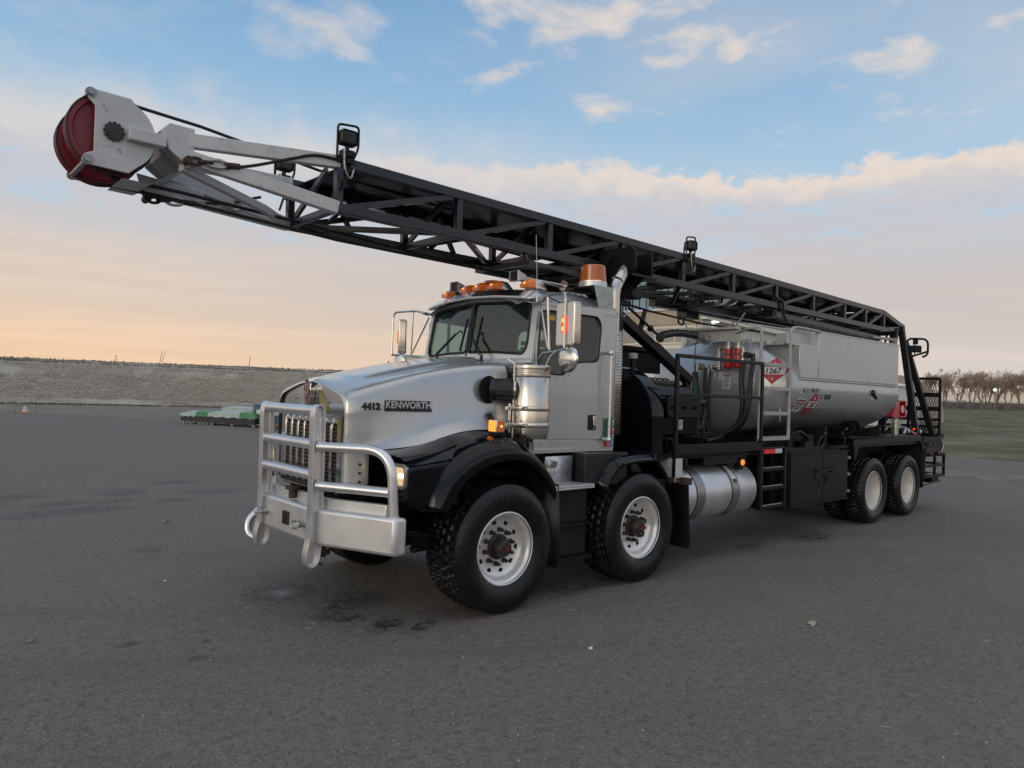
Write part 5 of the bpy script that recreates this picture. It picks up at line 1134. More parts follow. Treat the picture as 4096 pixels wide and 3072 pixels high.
# ------------------------------------------------------------------ rear end
mb = MB().bb(9.5, 10.70, -1.04, 1.04, 1.235, 1.29).bb(10.64, 10.70, -1.10, 1.1, .97, 1.35).prism([(9.60, 1.30), (10.35, 1.29), (10.62, 1.33), (10.66, .98), (9.68, 1.0)], XZ(-1.10), 0, .02)
tail = P('tail_deck', mb, 'dull', bevel=.005)
mb = MB()
for z in (.985, .80, .615): mb.bar((9.68, -1.11, z), (10.70, -1.11, z-.01), .035, .045)
for x in (9.70, 10.22, 10.68): mb.bar((x, -1.11, .60), (x, -1.11, .985), .04, .04, (0, 1, 0))
for z in (.98, .80, .61): mb.bar((10.70, -1.11, z), (10.70, 1.08, z), .04, .04)
mb.bar((9.75, -.95, .60), (10.25, -.95, .97), .04, .04).bb(10.28, 10.62, -1.05, -.9, .47, .62).tube([(9.70, -1.11, .47), (10.2, -1.11, .495), (10.6, -1.11, .505)], .012, 6)
P('tail_steps', mb, 'dull', tail)
P('lever_bank', MB().bb(9.76, 10.28, -1.13, -1.10, 1.02, 1.12).bb(9.85, 9.95, -1.15, -1.10, 1.15, 1.21).bb(10.05, 10.2, -1.15, -1.10, 1.16, 1.20).cyl((9.85, -1.13, 1.0), (9.91, -1.17, 1.0), .03).cyl((10.22, -1.14, 1.01), (10.34, -1.2, 1.0), .04), 'hub', tail)
P('release_lever', MB().tube([(10.5, -1.13, 1.28), (10.52, -1.15, 1.13), (10.42, -1.15, 1.02)], .012, 8), 'zinc', tail)
mb = MB(); rnd = random.Random(8)
for k in range(34):
    x, y = rnd.uniform(9.0, 10.3), rnd.uniform(-1.0, -.35); z = rnd.uniform(1.35, 1.45); a = rnd.uniform(0, 3)
    P('valve', MB().cyl((x, y, z), (x+.12*math.cos(a), y+.12*math.sin(a), z+rnd.uniform(-.02, .05)), rnd.uniform(.012, .032), 8), rnd.choice(('hub', 'zinc', 'dull', 'hub')), tail)
for k in range(8): x = 9.8+.07*k; P('control_lever', MB().bar((x, -.92, 1.29), (x-.12, -.97, 1.46), .014, .014), 'dull', tail)
P('valve_wheels', MB().cyl((9.35, -.95, 1.40), (9.37, -.97, 1.40), .05, 14).cyl((9.85, -.97, 1.38), (9.87, -.99, 1.38), .045, 14).cyl((9.2, -.95, 1.36), (9.3, -.95, 1.44), .02, 8), 'zinc', tail)
P('lit_warning_lamp', MB().sphere((9.55, -.99, 1.44), .020, 8), 'redlit', tail)
P('red_handle', MB().cyl((9.35, -1.0, 1.40), (9.60, -1.0, 1.35), .026, 10), 'fred', tail)
# red gauge box
rb = P('gauge_box', MB().prism([(8.70, 1.66), (8.90, 1.92), (9.0, 1.92), (9.0, 1.64), (8.78, 1.63)], XZ(-.95), 0, .2).holed([(8.985, 1.635), (9.275, 1.635), (9.275, 1.93), (8.985, 1.93)], [[(9.005, 1.655), (9.255, 1.655), (9.255, 1.91), (9.005, 1.91)]], XZ(-.955), 0, .14).bb(8.99, 9.27, -.82, -.81, 1.64, 1.925), 'fred', bevel=.005)
P('gauge_handle', MB().tube(fillet([(8.92, -.85, 1.92), (8.92, -.85, 1.975), (9.12, -.85, 1.975), (9.12, -.85, 1.92)], .02), .008), 'brass', rb)
P('gauge_dial', MB().cyl((9.13, -.945, 1.78), (9.13, -.958, 1.78), .062, 24), 'plate', rb)
P('gauge_needle', MB().bar((9.115, -.962, 1.75), (9.145, -.962, 1.82), .010, .004), 'fred', rb)
P('valve_stem', MB().cyl((9.12, -.85, 1.34), (9.12, -.85, 1.64), .05, 12).cyl((9.12, -.85, 1.46), (9.12, -.85, 1.52), .085, 12).cyl((9.12, -.85, 1.55), (9.12, -.85, 1.59), .07, 8), 'zinc', rb)
# mast support frame at the rear
af = MB()
for s in (-1, 1):
    af.bar((10.27, s*.475, 3.30), (9.77, s*.95, 1.34), .10, .09, (1, 0, 0)); af.bar((10.40, s*.50, 3.05), (10.58, s*.955, 1.28), .10, .085, (1, 0, 0)); af.bar((10.05, s*.45, 3.25), (9.45, s*.48, 1.3), .12, .09, (1, 0, 0))
af.bar((9.9, -.48, 2.15), (9.9, .48, 2.15), .12, .2, (1, 0, 0)).bar((10.28, -.46, 3.2), (10.28, .46, 3.2), .09, .09).bar((9.35, -.5, 1.8), (9.35, .5, 1.8), .1, .1)
P('mast_support', af, 'dull', bevel=.008)
P('hydraulic_ram', MB().tube([(9.3, -.18, 1.3), (9.95, -.18, 3.1)], .06, 14).tube([(9.3, .18, 1.3), (9.95, .18, 3.1)], .06, 14).sphere((8.98, -.75, 2.05), .07, 12), 'dull')
# expanded metal guard
def mesh_panel(y0, y1, z0, z1, x=10.75):
    mb = MB(); dy, dz = .045, .075
    ny, nz = int((y1-y0)/dy), int((z1-z0)/dz)
    for j in range(nz):
        for i in range(ny):
            ya, za = y0+dy*i, z0+dz*j; o = dy/2 if j % 2 else 0
            ya += o-dy/4
            for p, q in (((ya, za), (ya+dy/2, za+dz)), ((ya+dy, za), (ya+dy/2, za+dz))):
                if q[0] < y1 and p[0] > y0: mb.bar((x, p[0], p[1]), (x, q[0], q[1]), .006, .010, (1, 0, 0))
    return mb
fr_ = MB()
for y in (-1.0, -.47, .02): fr_.bar((10.75, y, 1.2), (10.75, y, 2.36 if y < 0 else 1.9), .045, .05, (1, 0, 0))
for z in (2.36, 2.06, 1.80, 1.60, 1.47): fr_.bar((10.75, -1.0, z), (10.75, -.47 if z > 2 else .02, z), .05, .05 if z < 1.7 or z > 2.2 else .08)
gp = P('mesh_guard', fr_, 'dull', bevel=.005)
P('expanded_mesh', mesh_panel(-.97, -.49, 1.28, 2.34).join(mesh_panel(-.49, .0, 1.28, 1.85)), 'dull', gp, smooth=0)
LC = V(10.50, -.66, 2.925)
wm = P('work_lamp', MB().prism(rrect(-.10, .10, -.065, .065, .02), lambda u, w, d: LC+V(u*.75+d*.66, -u*.66+d*.75, w-.02), -.02, .08), 'dull', bevel=.012)
P('lamp_guard', MB().tube([LC+V(u*.75-.03, -u*.66-.03, w) for u, w in rrect(-.20, .20, -.165, .165, .10, 6)+[(.20, -.065)]], .020, 8).tube([LC+V(-.06, 0, -.155), LC+V(-.06, 0, .155)], .010, 6).bar(LC+V(-.03, 0, .06), LC+V(-.03, 0, .15), .08, .04).bar(LC+V(-.05, .13, -.10), (10.32, -.50, 2.78), .04, .04), 'dull', wm)
# ------------------------------------------------------------------ the lattice mast
lo = lambda x: 3.285-.0085*(x+1.2)          # centre line of the lower chords
hi = lambda x: 3.655-.0150*(x+1.2)          # centre line of the upper chords
MW = .45
XN = [-1.24, -.03, 1.13, 2.28, 3.43, 4.56, 5.70, 6.83, 7.92, 8.73, 9.50]
XF, XR = XN[0], XN[-1]
ch = MB()
for s in (-1, 1):
    ch.bar((XF, s*MW, lo(XF)), (XR+.05, s*MW, lo(XR)), .075, .085); ch.bar((XF, s*MW, hi(XF)), (XR, s*MW, hi(XR)), .075, .085)
    ch.bar((XR-.02, s*MW, hi(XR)+.0), (10.42, s*MW, 3.30), .075, .085); ch.bar((XR, s*MW, lo(XR)), (10.40, s*MW, 3.28), .07, .08)
ch.bar((10.40, -MW-.03, 3.28), (10.40, MW+.03, 3.28), .12, .10, (0, 0, 1))
mast = P('mast', ch, 'mast', bevel=.006)
for s in (-1, 1):
    for i, x in enumerate(XN):
        P('mast_post', MB().bar((x, s*MW, lo(x)+.04), (x, s*MW, hi(x)-.04), .062, .062, (0, 1, 0)), 'mast', mast, bevel=.004)
        if i < len(XN)-1:
            x1 = XN[i+1]; P('mast_diagonal', MB().bar((x+.12, s*MW, lo(x+.12)+.03), (x1-.08, s*MW, hi(x1-.08)-.035), .05, .058, (0, 1, 0)), 'mast', mast, bevel=.004)
tp = MB(); rows = []
tp.loft([[V(x, y, hi(x)+(.036 if abs(y) > .4 else .03)) for y in (-.44, -.2, .2, .44)] for x in [XF+.10+.35*k for k in range(31)] if x < XR+.05])
rf_ = P('mast_top_sheet', tp, 'mast', mast, smooth=60); rf_.modifiers.new('t', 'SOLIDIFY').thickness = .008
P('mast_top_sheet', MB().loft([[V(XR, y, hi(XR)+.03) for y in (-.44, .44)], [V(10.40, y, 3.335) for y in (-.44, .44)]]), 'mast', mast).modifiers.new('t', 'SOLIDIFY').thickness = .008
lb = MB()
for i, x in enumerate(XN):
    lb.bar((x, -MW, lo(x)), (x, MW, lo(x)), .05, .06)
    if i < len(XN)-1:
        x1 = XN[i+1]; sgn = 1 if i % 2 else -1; lb.bar((x+.08, -sgn*MW, lo(x)), (x1-.08, sgn*MW, lo(x1)), .045, .05)
P('mast_lacing', lb, 'mast', mast, bevel=.004)
for i, x in enumerate(XN[:-1]):
    for p_, q_, w_ in (((x+.35, .36, hi(x)), (x+.60, .42, lo(x)+.03), .06), ((x+.62, .36, hi(x)), (x+.30, .42, lo(x)+.03), .045), ((x+.02, -.2, hi(x)), (x+.02, .44, lo(x)+.03), .05)): P('mast_brace', MB().bar(p_, q_, w_, .03, (1, 0, 0)), 'mast', mast)
# inner mast section and lift ram carried under the lattice
sec = MB()
sec.bar((3.9, .36, 3.15), (9.4, .36, 3.10), .12, .12).bar((5.75, -.36, 3.12), (9.55, -.36, 3.04), .09, .085).bar((5.72, -.36, 3.30), (5.72, -.36, 3.06), .10, .16, (0, 1, 0)).bar((4.3, .0, 3.10), (9.3, .0, 3.08), .09, .09)
for x in (4.3, 5.75, 7.2, 8.6): sec.bar((x, -.38, 3.11), (x, .38, 3.11), .06, .05)
sec.bar((3.40, -.45, 3.24), (3.30, -.40, 2.99), .06, .02, (1, 0, 0)).bb(4.55, 4.85, .25, .42, 2.98, 3.28)
P('inner_section', sec, 'mast', mast, bevel=.005)
hl_ = MB().tube([(5.8, -.43, 3.05), (9.4, -.43, 2.975)], .012, 6).tube([(5.8, -.43, 3.025), (9.4, -.43, 2.95)], .010, 6).tube(spline([(5.6, -.5, 3.34), (5.78, -.52, 3.28), (5.85, -.50, 3.12), (6.05, -.46, 3.03)], 6), .02, 8).tube(spline([(9.6, -.35, 3.2), (9.8, -.35, 3.36), (10.05, -.3, 3.36), (10.1, -.3, 3.2), (9.95, -.3, 2.9)], 7), .02, 8).tube(spline([(4.5, .32, 3.0), (4.42, .3, 2.92), (4.5, .28, 2.88), (4.55, .3, 2.98)], 5), .014, 6)
for x in (6.3, 6.9, 7.5, 8.1, 8.7, 9.2): hl_.box((x, -.43, 3.05-.02*(x-5.8)), (.05, .03, .05))
P('hydraulic_line', hl_, 'hose', mast)
P('tubing_clamp', MB().bar((9.1, -.42, 3.03), (9.9, -.52, 3.03), .07, .04).bb(9.8, 9.9, -.55, -.45, 2.94, 3.06).cyl((9.25, -.5, 2.83), (9.25, -.5, 2.97), .04).cyl((9.8, -.5, 2.85), (9.8, -.5, 2.97), .03), 'strap', mast)
# rack hanging under the mast over the cab
rk = MB().bar((.72, -.03, 3.135), (1.62, -.78+.2, 3.15), .035, .035)
rk = MB()
A_, B_ = V(.72, .20, 3.12), V(.80, -.54, 3.12)
rk.bar((.73, .22, 3.12), (.80, -.55, 3.13), .04, .045).bar((.73, .20, 3.12), (2.0, .26, 3.11), .04, .045).bar((.80, -.52, 3.13), (2.1, -.46, 3.12), .04, .045).bar((1.2, -.52, 3.12), (1.2, .24, 3.11), .035, .04).bar((1.6, -.5, 3.12), (1.6, .25, 3.11), .035, .04).bar((.80, -.50, 3.13), (.80, -.45, 3.25), .03, .03).bar((1.9, -.46, 3.12), (1.9, -.45, 3.25), .04, .04).bar((1.9, .26, 3.12), (1.9, .45, 3.25), .04, .04).cyl((.73, .19, 3.13), (.73, .19, 3.17), .02, 8)
P('hanging_rack', rk, 'mast', mast)
# ------------------------------------------------------------------ white crown section
cw = MB()
for s in (-1, 1):
    cw.bar((-2.38, s*.27, 3.585), (XF-.0, s*.45, 3.655), .07, .10); cw.bar((-2.36, s*.27, 3.47), (XF, s*.45, lo(XF)), .075, .10)
cw.bar((-2.38, -.25, 3.395), (-1.62, .1, 3.30), .055, .06).bar((-1.62, .1, 3.30), (XF, .44, 3.27), .055, .06).bar((-2.50, .26, 3.32), (XF-.02, .45, 3.28), .07, .09)
cw.prism([(-2.55, 3.42), (-2.05, 3.38), (-2.05, 3.29), (-2.50, 3.24)], XZ(.25), 0, .015)
crown = P('crown_section', cw, 'white', bevel=.005)
hb = MB()
hb.prism([(-2.53, 3.62), (-2.48, 3.675), (-2.31, 3.672), (-2.31, 3.425), (-2.34, 3.39), (-2.48, 3.485)], XZ(-.31), 0, .62)
hb.loft([[V(-2.48, -.31, 3.485), V(-2.48, .31, 3.485)], [V(-2.34, -.31, 3.39), V(-2.34, .31, 3.39)], [V(-2.58, -.22, 3.235), V(-2.58, .22, 3.235)], [V(-2.75, -.22, 3.24), V(-2.75, .22, 3.24)]])
hb.bb(-2.74, -2.50, -.325, -.25, 3.49, 3.575).bb(-2.74, -2.50, .25, .325, 3.49, 3.575)
P('crown_head', hb, 'white', crown, bevel=.006)
pl = [(-2.965, 3.79), (-2.72, 3.785)]+[(-2.80+.245*math.cos(math.radians(a)), 3.53+.245*math.sin(math.radians(a))) for a in range(62, -64, -9)]+[(-2.72, 3.27), (-2.975, 3.28), (-2.995, 3.31), (-2.99, 3.345), (-2.935, 3.375), (-2.935, 3.68), (-2.985, 3.735), (-2.995, 3.77)]
for s in (-1, 1):
    cp = P('crown_plate', MB().prism(pl, XZ(s*.25), -.011, .011), 'white', crown, bevel=.003)
    for x, z in ((-2.965, 3.76), (-2.97, 3.31)): P('plate_pin', MB().cyl((x, s*.25, z), (x, s*.285, z), .022, 12).cyl((x, s*.24, z), (x, s*.268, z), .034, 12), 'strap', cp)
    nutm = MB().lathe([(0, .055), (.02, .055), (.022, .02)], (-2.82, s*.262, 3.53), (0, s, 0), 24)
    for k in range(12): a = k*PI/6; nutm.box((-2.82+.057*math.cos(a), s*.272, 3.53+.057*math.sin(a)), (.017, .018, .017), Matrix.Rotation(-a, 3, 'Y'))
    P('castle_nut', nutm, 'hub', cp)
    for pq in ([(-2.90, 3.70), (-2.885, 3.705), (-2.87, 3.68), (-2.865, 3.65), (-2.873, 3.65), (-2.88, 3.685)], [(-2.80, 3.42), (-2.78, 3.435), (-2.765, 3.40), (-2.775, 3.39)]): P('plate_scuff', MB().prism(pq, XZ(s*.262), -.001, .001), 'strap', cp)
for x, z in ((-2.965, 3.76), (-2.97, 3.31)): P('spreader_pin', MB().cyl((x, -.25, z), (x, .25, z), .02, 10), 'strap', crown)
for y in (-.15, .20):
    P('sheave', MB().lathe([(-.055, .02), (-.055, .08), (-.035, .10), (-.035, .225), (-.05, .235), (-.05, .272), (-.04, .275), (-.012, .235), (.012, .235), (.04, .275), (.05, .272), (.05, .235), (.035, .225), (.035, .10), (.055, .08), (.055, .02)], (-2.82, y, 3.53), (0, 1, 0), 64), 'red', crown, smooth=35)
    P('sheave_rim', MB().lathe([(-.051, .262), (-.053, .267), (-.053, .273), (-.045, .277), (-.038, .274)], (-2.82, y, 3.53), (0, 1, 0), 64), 'hub', crown)
# wire ropes and shackles
def rope(pts, r=.013, n=8): return P('wire_rope', MB().tube(pts, r, n), 'cable', crown)
rope([(-2.76, -.11, 3.80), (-2.2, -.08, 3.78), (-1.2, -.02, 3.69), (.2, 0, 3.63)], .013)
rope([(-2.30, .05, 3.57), (-1.24, .1, 3.47), (.5, .1, 3.38), (2.2, .1, 3.35)], .013); rope([(-2.30, -.12, 3.52), (-1.24, .0, 3.44), (1.2, .05, 3.33)], .010)
rope([(-2.82, .11, 3.255), (-2.2, .05, 3.22), (-1.0, .0, 3.13), (.6, .0, 3.10), (2.3, 0, 3.08)], .014); rope([(-2.80, -.11, 3.255), (-2.3, -.02, 3.27), (-1.24, .25, 3.28), (.1, .3, 3.20), (2.2, .3, 3.15)], .014)
rope([(2.2, .1, 3.08), (3.2, -.1, 2.93), (4.3, -.15, 2.86), (6.0, -.1, 2.88)], .014)
rope(spline([(-2.10, -.36, 3.43), (-1.9, -.38, 3.49), (-1.62, -.43, 3.60), (-1.45, -.46, 3.66), (-1.24, -.50, 3.66)], 8), .012)
rope(spline([(-2.05, .20, 3.28), (-1.85, .28, 3.33), (-1.7, .33, 3.40), (-1.55, .36, 3.46)], 8), .012)
for c, d in ((V(-2.36, -.335, 3.43), V(1, -.1, .08)), (V(-2.48, .22, 3.23), V(1, 0, .1))):
    d = d.normalized(); mb = MB().cyl(c-V(0, .03, 0), c+V(0, .05, 0), .028, 12)
    def oval(o, L, w, r, v): return [o+d*(L*math.cos(k*PI/10))+v*(w*math.sin(k*PI/10)) for k in range(21)]
    mb.tube(oval(c+d*.05, .045, .025, .01, V(0, 0, 1)), .012, 8, False); mb.tube(oval(c+d*.12, .045, .025, .01, V(0, 1, 0)), .011, 8, False)
    P('chain_shackle', mb, 'rust', crown)
    P('rope_hook', MB().tube(oval(c+d*.20, .065, .032, .01, V(0, .3, .95)), .012, 8, False), 'zinc', crown)
    P('rope_ferrule', MB().tube([c+d*.25, c+d*.36], .022, 10), 'rust', crown)
P('rope_clip', MB().tube(spline([(-1.98, .25, 3.30), (-1.9, .25, 3.31), (-1.8, .26, 3.28), (-1.72, .27, 3.32)], 5), .018, 8).cyl((-1.86, .22, 3.30), (-1.80, .30, 3.33), .03, 8), 'zinc', crown)
# flood lamps on the mast
def flood(x, y, z, s, long=True):
    h = P('flood_lamp', MB().loft([[V(x+u*k, y-.045+dy, z+w*k) for u, w in rrect(-.075, .075, -.06, .06, .025, 3)] for k, dy in ((.80, .10), (1, .07), (1, .0), (.9, -.012))], True).prism(rrect(-.06, .06, -.05, .05, .02), lambda u, w, d: V(x+u, y+d, z+w), -.05, .05), 'rubber', mast, bevel=.006)
    g = [(x-.085, y, z-.18), (x-.085, y, z+.10), (x+.10, y, z+.12), (x+.10, y, z-.06), (x+.02, y, z-.25), (x-.03, y, z-.42 if long else z-.32)]
    P('lamp_guard', MB().tube(fillet(g, .035, 5), .010, 8).tube([(x-.06, y+.05, z-.12), (x-.06, y+.05, z-.02)], .01), 'dull', h)
    P('lamp_bracket', MB().cyl((x, y, z-.10), (x, y, z-.055), .018, 10).bb(x-.05, x+.05, y-.04, y+.04, z-.15, z-.10).bb(x-.08, x+.06, y-.02, y+.09, z-.20, z-.15), 'dull', h)
    mb = MB(); 
    pts = spline([(x-.05, y-.05, z-.10), (x-.045, y-.055, z-.25), (x+.01, y-.05, z-.33), (x+.04, y-.05, z-.25)], 6)
    for i, (p, q) in enumerate(zip(pts, pts[1:])): mb.tube([p, q], .006 if i % 2 else .0085, 6)
    P('lamp_chain', mb, 'zinc', h); return h
flood(-1.20, -.50, 3.845, 0); flood(3.52, -.50, 3.735, 0, False); flood(-1.28, .52, 3.84, 0)
# ================================================================== surroundings
R_ = random.Random(11)
def gh(x, y):
    """ground height: level yard, field rising gently to the right"""
    r = math.hypot(x-CAM.x, y-CAM.y); a = math.degrees(math.atan2(y-CAM.y, x-CAM.x))
    k = max(0.0, min(1.0, (42-a)/10.0)) if a > -60 else max(0.0, min(1.0, (a+110)/50.0))
    return k*.0098*max(0.0, min(r, 190)-27)
def polar(name, r_list, a0, a1, na, dz, m, jitter=None):
    mb = MB(); rows = []
    for i, r in enumerate(r_list):
        row = []
        for j in range(na+1):
            a = math.radians(a0+(a1-a0)*j/na); rr = r*(1+(jitter(j) if jitter and i == 0 else 0)); x, y = CAM.x+rr*math.cos(a), CAM.y+rr*math.sin(a)
            row.append(V(x, y, gh(x, y)+dz))
        rows.append(row)
    mb.loft(rows); return mb

def asphalt():
    m = bpy.data.materials.new('asphalt'); m.use_nodes = True; t = NT(m.node_tree); b = m.node_tree.nodes['Principled BSDF']
    tc = t.n('ShaderNodeTexCoord'); v = tc.outputs['Object']; sep = t.n('ShaderNodeSeparateXYZ'); t.L.new(v, sep.inputs[0]); x, y = sep.outputs[0], sep.outputs[1]
    big = t.noise(v, .22, 5, .6); mid = t.noise(v, 1.7, 6, .6); fine = t.noise(v, 34, 4, .75); clump = t.noise(v, 15, 5, .72); grit = t.noise(v, 130, 2, .6)
    vor = t.n('ShaderNodeTexVoronoi', feature='F1'); t.L.new(v, vor.inputs['Vector']); vor.inputs['Scale'].default_value = 48
    peb = t.sm(vor.outputs['Distance'], .5, .12)
    colr = t.n('ShaderNodeSeparateColor'); t.L.new(vor.outputs['Color'], colr.inputs[0])
    c = t.mix(t.sm(big, .35, .65), (.150, .131, .113, 1), (.162, .147, .132, 1))
    c = t.mix(t.math('MULTIPLY', t.sm(mid, .35, .7), .45), c, (.118, .107, .096, 1))
    c = t.mix(t.math('MULTIPLY', peb, t.math('MULTIPLY', colr.outputs[0], 1.0)), c, (.29, .265, .235, 1))
    c = t.mix(t.math('MULTIPLY', t.sm(fine, .52, .72), .8), c, (.030, .029, .028, 1))
    c = t.mix(t.math('MULTIPLY', t.sm(grit, .69, .74), .7), c, (.50, .48, .45, 1))
    c = t.mix(t.math('MULTIPLY', t.sm(clump, .50, .66), .55), c, (.060, .054, .048, 1))
    c = t.mix(t.math('MULTIPLY', t.sm(clump, .44, .32), .40), c, (.24, .22, .195, 1))
    # oil and water stains, each with a place and a ragged shape of its own
    brk = t.sm(t.noise(v, 11, 6, .75, .4), .40, .56)
    st = None; rag = t.math('MULTIPLY', t.math('SUBTRACT', t.noise(v, 5.5, 7, .72, .6), .5), 1.5)
    for sx, sy, rx, ry, an, k in STAINS:
        ca, sa = math.cos(an), math.sin(an)
        dx, dy = t.math('SUBTRACT', x, sx), t.math('SUBTRACT', y, sy)
        u = t.math('ADD', t.math('MULTIPLY', dx, ca/rx), t.math('MULTIPLY', dy, sa/rx)); w = t.math('SUBTRACT', t.math('MULTIPLY', dy, ca/ry), t.math('MULTIPLY', dx, sa/ry))
        d = t.math('ADD', t.math('SQRT', t.math('ADD', t.math('MULTIPLY', u, u), t.math('MULTIPLY', w, w))), rag)
        f = t.math('MULTIPLY', t.math('MULTIPLY', t.sm(d, 1.15, .35), brk), k); st = f if st is None else t.math('MAXIMUM', st, f)
    c = t.mix(t.math('MULTIPLY', st, .93), c, (.014, .0135, .013, 1))
    # pale spill in front of the bumper
    dx, dy = t.math('SUBTRACT', x, -1.21), t.math('SUBTRACT', y, .40)
    d = t.math('SQRT', t.math('ADD', t.math('MULTIPLY', dx, dx), t.math('MULTIPLY', dy, dy)))
    c = t.mix(t.math('MULTIPLY', t.sm(t.math('ADD', d, t.math('MULTIPLY', t.math('SUBTRACT', grit, .5), .6)), .14, .0), .55), c, (.40, .39, .40, 1))
    # old tyre polish and long faint tracks across the yard
    trk = t.noise(t.xyz(t.math('MULTIPLY', t.math('ADD', t.math('MULTIPLY', x, .5), t.math('MULTIPLY', y, .86)), .8), t.math('MULTIPLY', t.math('SUBTRACT', t.math('MULTIPLY', y, .5), t.math('MULTIPLY', x, .86)), .06), 0.0), 1.6, 5, .6)
    c = t.mix(t.math('MULTIPLY', t.sm(trk, .52, .70), .35), c, (.098, .089, .081, 1))
    t.L.new(c, b.inputs['Base Color'])
    t.L.new(t.math('SUBTRACT', .84, t.math('MULTIPLY', st, .34)), b.inputs['Roughness']); b.inputs['Specular IOR Level'].default_value = .3
    h = t.math('ADD', t.math('MULTIPLY', peb, .6), t.math('MULTIPLY_ADD', clump, -1.0, t.math('MULTIPLY', fine, .8)))
    bp = t.n('ShaderNodeBump'); bp.inputs['Strength'].default_value = .9; bp.inputs['Distance'].default_value = .010; t.L.new(h, bp.inputs['Height']); t.L.new(bp.outputs[0], b.inputs['Normal'])
    return m
STAINS = [(-1.22, .42, .42, .34, 0, .9), (-1.0, -.25, .36, .16, .9, .9), (-1.14, -.52, .28, .14, -.7, 1), (-.93, -.88, .26, .14, .6, 1), (-.72, -1.08, .26, .10, .4, .9), (-.75, -.15, .4, .3, .2, .7), (-.3, -.9, .4, .25, .2, .6), (1.15, -1.0, .6, .2, .1, .9), (.9, -.85, .4, .2, .4, .8), (2.4, -.95, .5, .2, 0, .8), (3.3, -.75, .6, .2, 0, .9), (4.95, -.2, .6, .3, 0, 1), (5.7, -1.1, .6, .26, 0, 1), (4.4, -.9, .5, .16, .1, .7),
          (-1.67, 2.78, .22, .20, .8, .7), (-1.68, 5.87, .65, .42, 0, 1), (-2.3, 5.76, .55, .4, .1, .9), (-.91, 7.45, .45, .5, -.2, .9), (-1.2, 6.5, .4, .3, .2, .9), (-.4, 6.2, .4, .3, 0, .9), (.35, 6.9, .6, .45, .1, .9), (-2.4, 7.6, .5, .4, .3, .8), (-3.2, 4.6, .3, .25, .2, .7), (-2.6, -.2, .10, .08, 0, .9), (-2.3, -.75, .09, .07, 0, .9), (-2.15, -.45, .07, .05, 0, .9), (-2.9, 6.8, .5, .35, 0, .9), (.2, 8.4, .6, .4, 0, .8), (-3.1, 5.6, .4, .3, 0, .8), (-1.9, 6.6, .5, .3, .5, .9)]
yard = obj('ground', polar('g', [.05, 2, 5, 9, 15, 24, 32, 40, 60, 90, 130, 190, 300, 600, 1500, 4000], -180, 180, 144, 0, None), asphalt(), smooth=60); tag(yard, kind='structure')

def earth(name, cols, scales, bump, bscale, rough=.95, dist=.05):
    m = bpy.data.materials.new(name); m.use_nodes = True; t = NT(m.node_tree); b = m.node_tree.nodes['Principled BSDF']
    tc = t.n('ShaderNodeTexCoord'); v = tc.outputs['Object']; n1 = t.noise(v, scales[0], 6, .6); n2 = t.noise(v, scales[1], 6, .7); n3 = t.noise(v, scales[2], 4, .7)
    c = t.mix(t.sm(n1, .35, .65), cols[0], cols[1]); c = t.mix(t.sm(n2, .45, .65), c, cols[2]); c = t.mix(t.math('MULTIPLY', t.sm(n3, .5, .7), .7), c, cols[3])
    t.L.new(c, b.inputs['Base Color']); b.inputs['Roughness'].default_value = rough; b.inputs['Specular IOR Level'].default_value = .15
    bp = t.n('ShaderNodeBump'); bp.inputs['Strength'].default_value = bump; bp.inputs['Distance'].default_value = dist
    t.L.new(t.noise(v, bscale, 6, .7), bp.inputs['Height']); t.L.new(bp.outputs[0], b.inputs['Normal']); return m
M['grass'] = earth('winter_grass', ((.095, .092, .05, 1), (.125, .115, .068, 1), (.20, .19, .145, 1), (.055, .058, .027, 1)), (.06, .25, 2.5), .9, 5)
M['gravel'] = earth('dirt_gravel', ((.19, .165, .14, 1), (.23, .205, .175, 1), (.14, .125, .11, 1), (.30, .275, .24, 1)), (.2, 1.2, 6), .9, 8)
M['cobble'] = earth('stony_bank', ((.36, .325, .27, 1), (.42, .38, .32, 1), (.31, .28, .235, 1), (.48, .445, .385, 1)), (.05, .6, 3.0), 1.0, 4.5, dist=.10)
M['scrub'] = earth('bank_scrub', ((.20, .175, .14, 1), (.25, .22, .18, 1), (.13, .115, .09, 1), (.32, .29, .24, 1)), (.3, 1.4, 6), 1.0, 5, dist=.1)
jr = [R_.uniform(-.05, .05) for _ in range(400)]
tag(obj('grass_field', polar('gf', [27.2, 29, 33, 40, 60, 100, 190, 320, 900], -100, 44, 150, .006, None, lambda j: jr[j % 400]), 'grass'), kind='structure')
tag(obj('road', polar('gt', [22.5, 24.5, 26.5, 28.6], -60, 34, 120, .004, None, lambda j: jr[(j*7) % 400]*.6), 'gravel'), kind='structure')
# gravel apron below the bank on the left
tag(obj('terrain', MB().loft([[V(x, y, .005) for x, y in ((-40, 60), (-12, 50), (1.0, 42), (4.2, 36.8), (6.4, 33), (10, 31), (18, 33), (30, 40))], [V(x, y, .005) for x, y in ((-40, 90), (-12, 80), (3, 72), (12, 70), (20, 68), (28, 66), (36, 62), (44, 60))]]), 'gravel'), kind='structure')
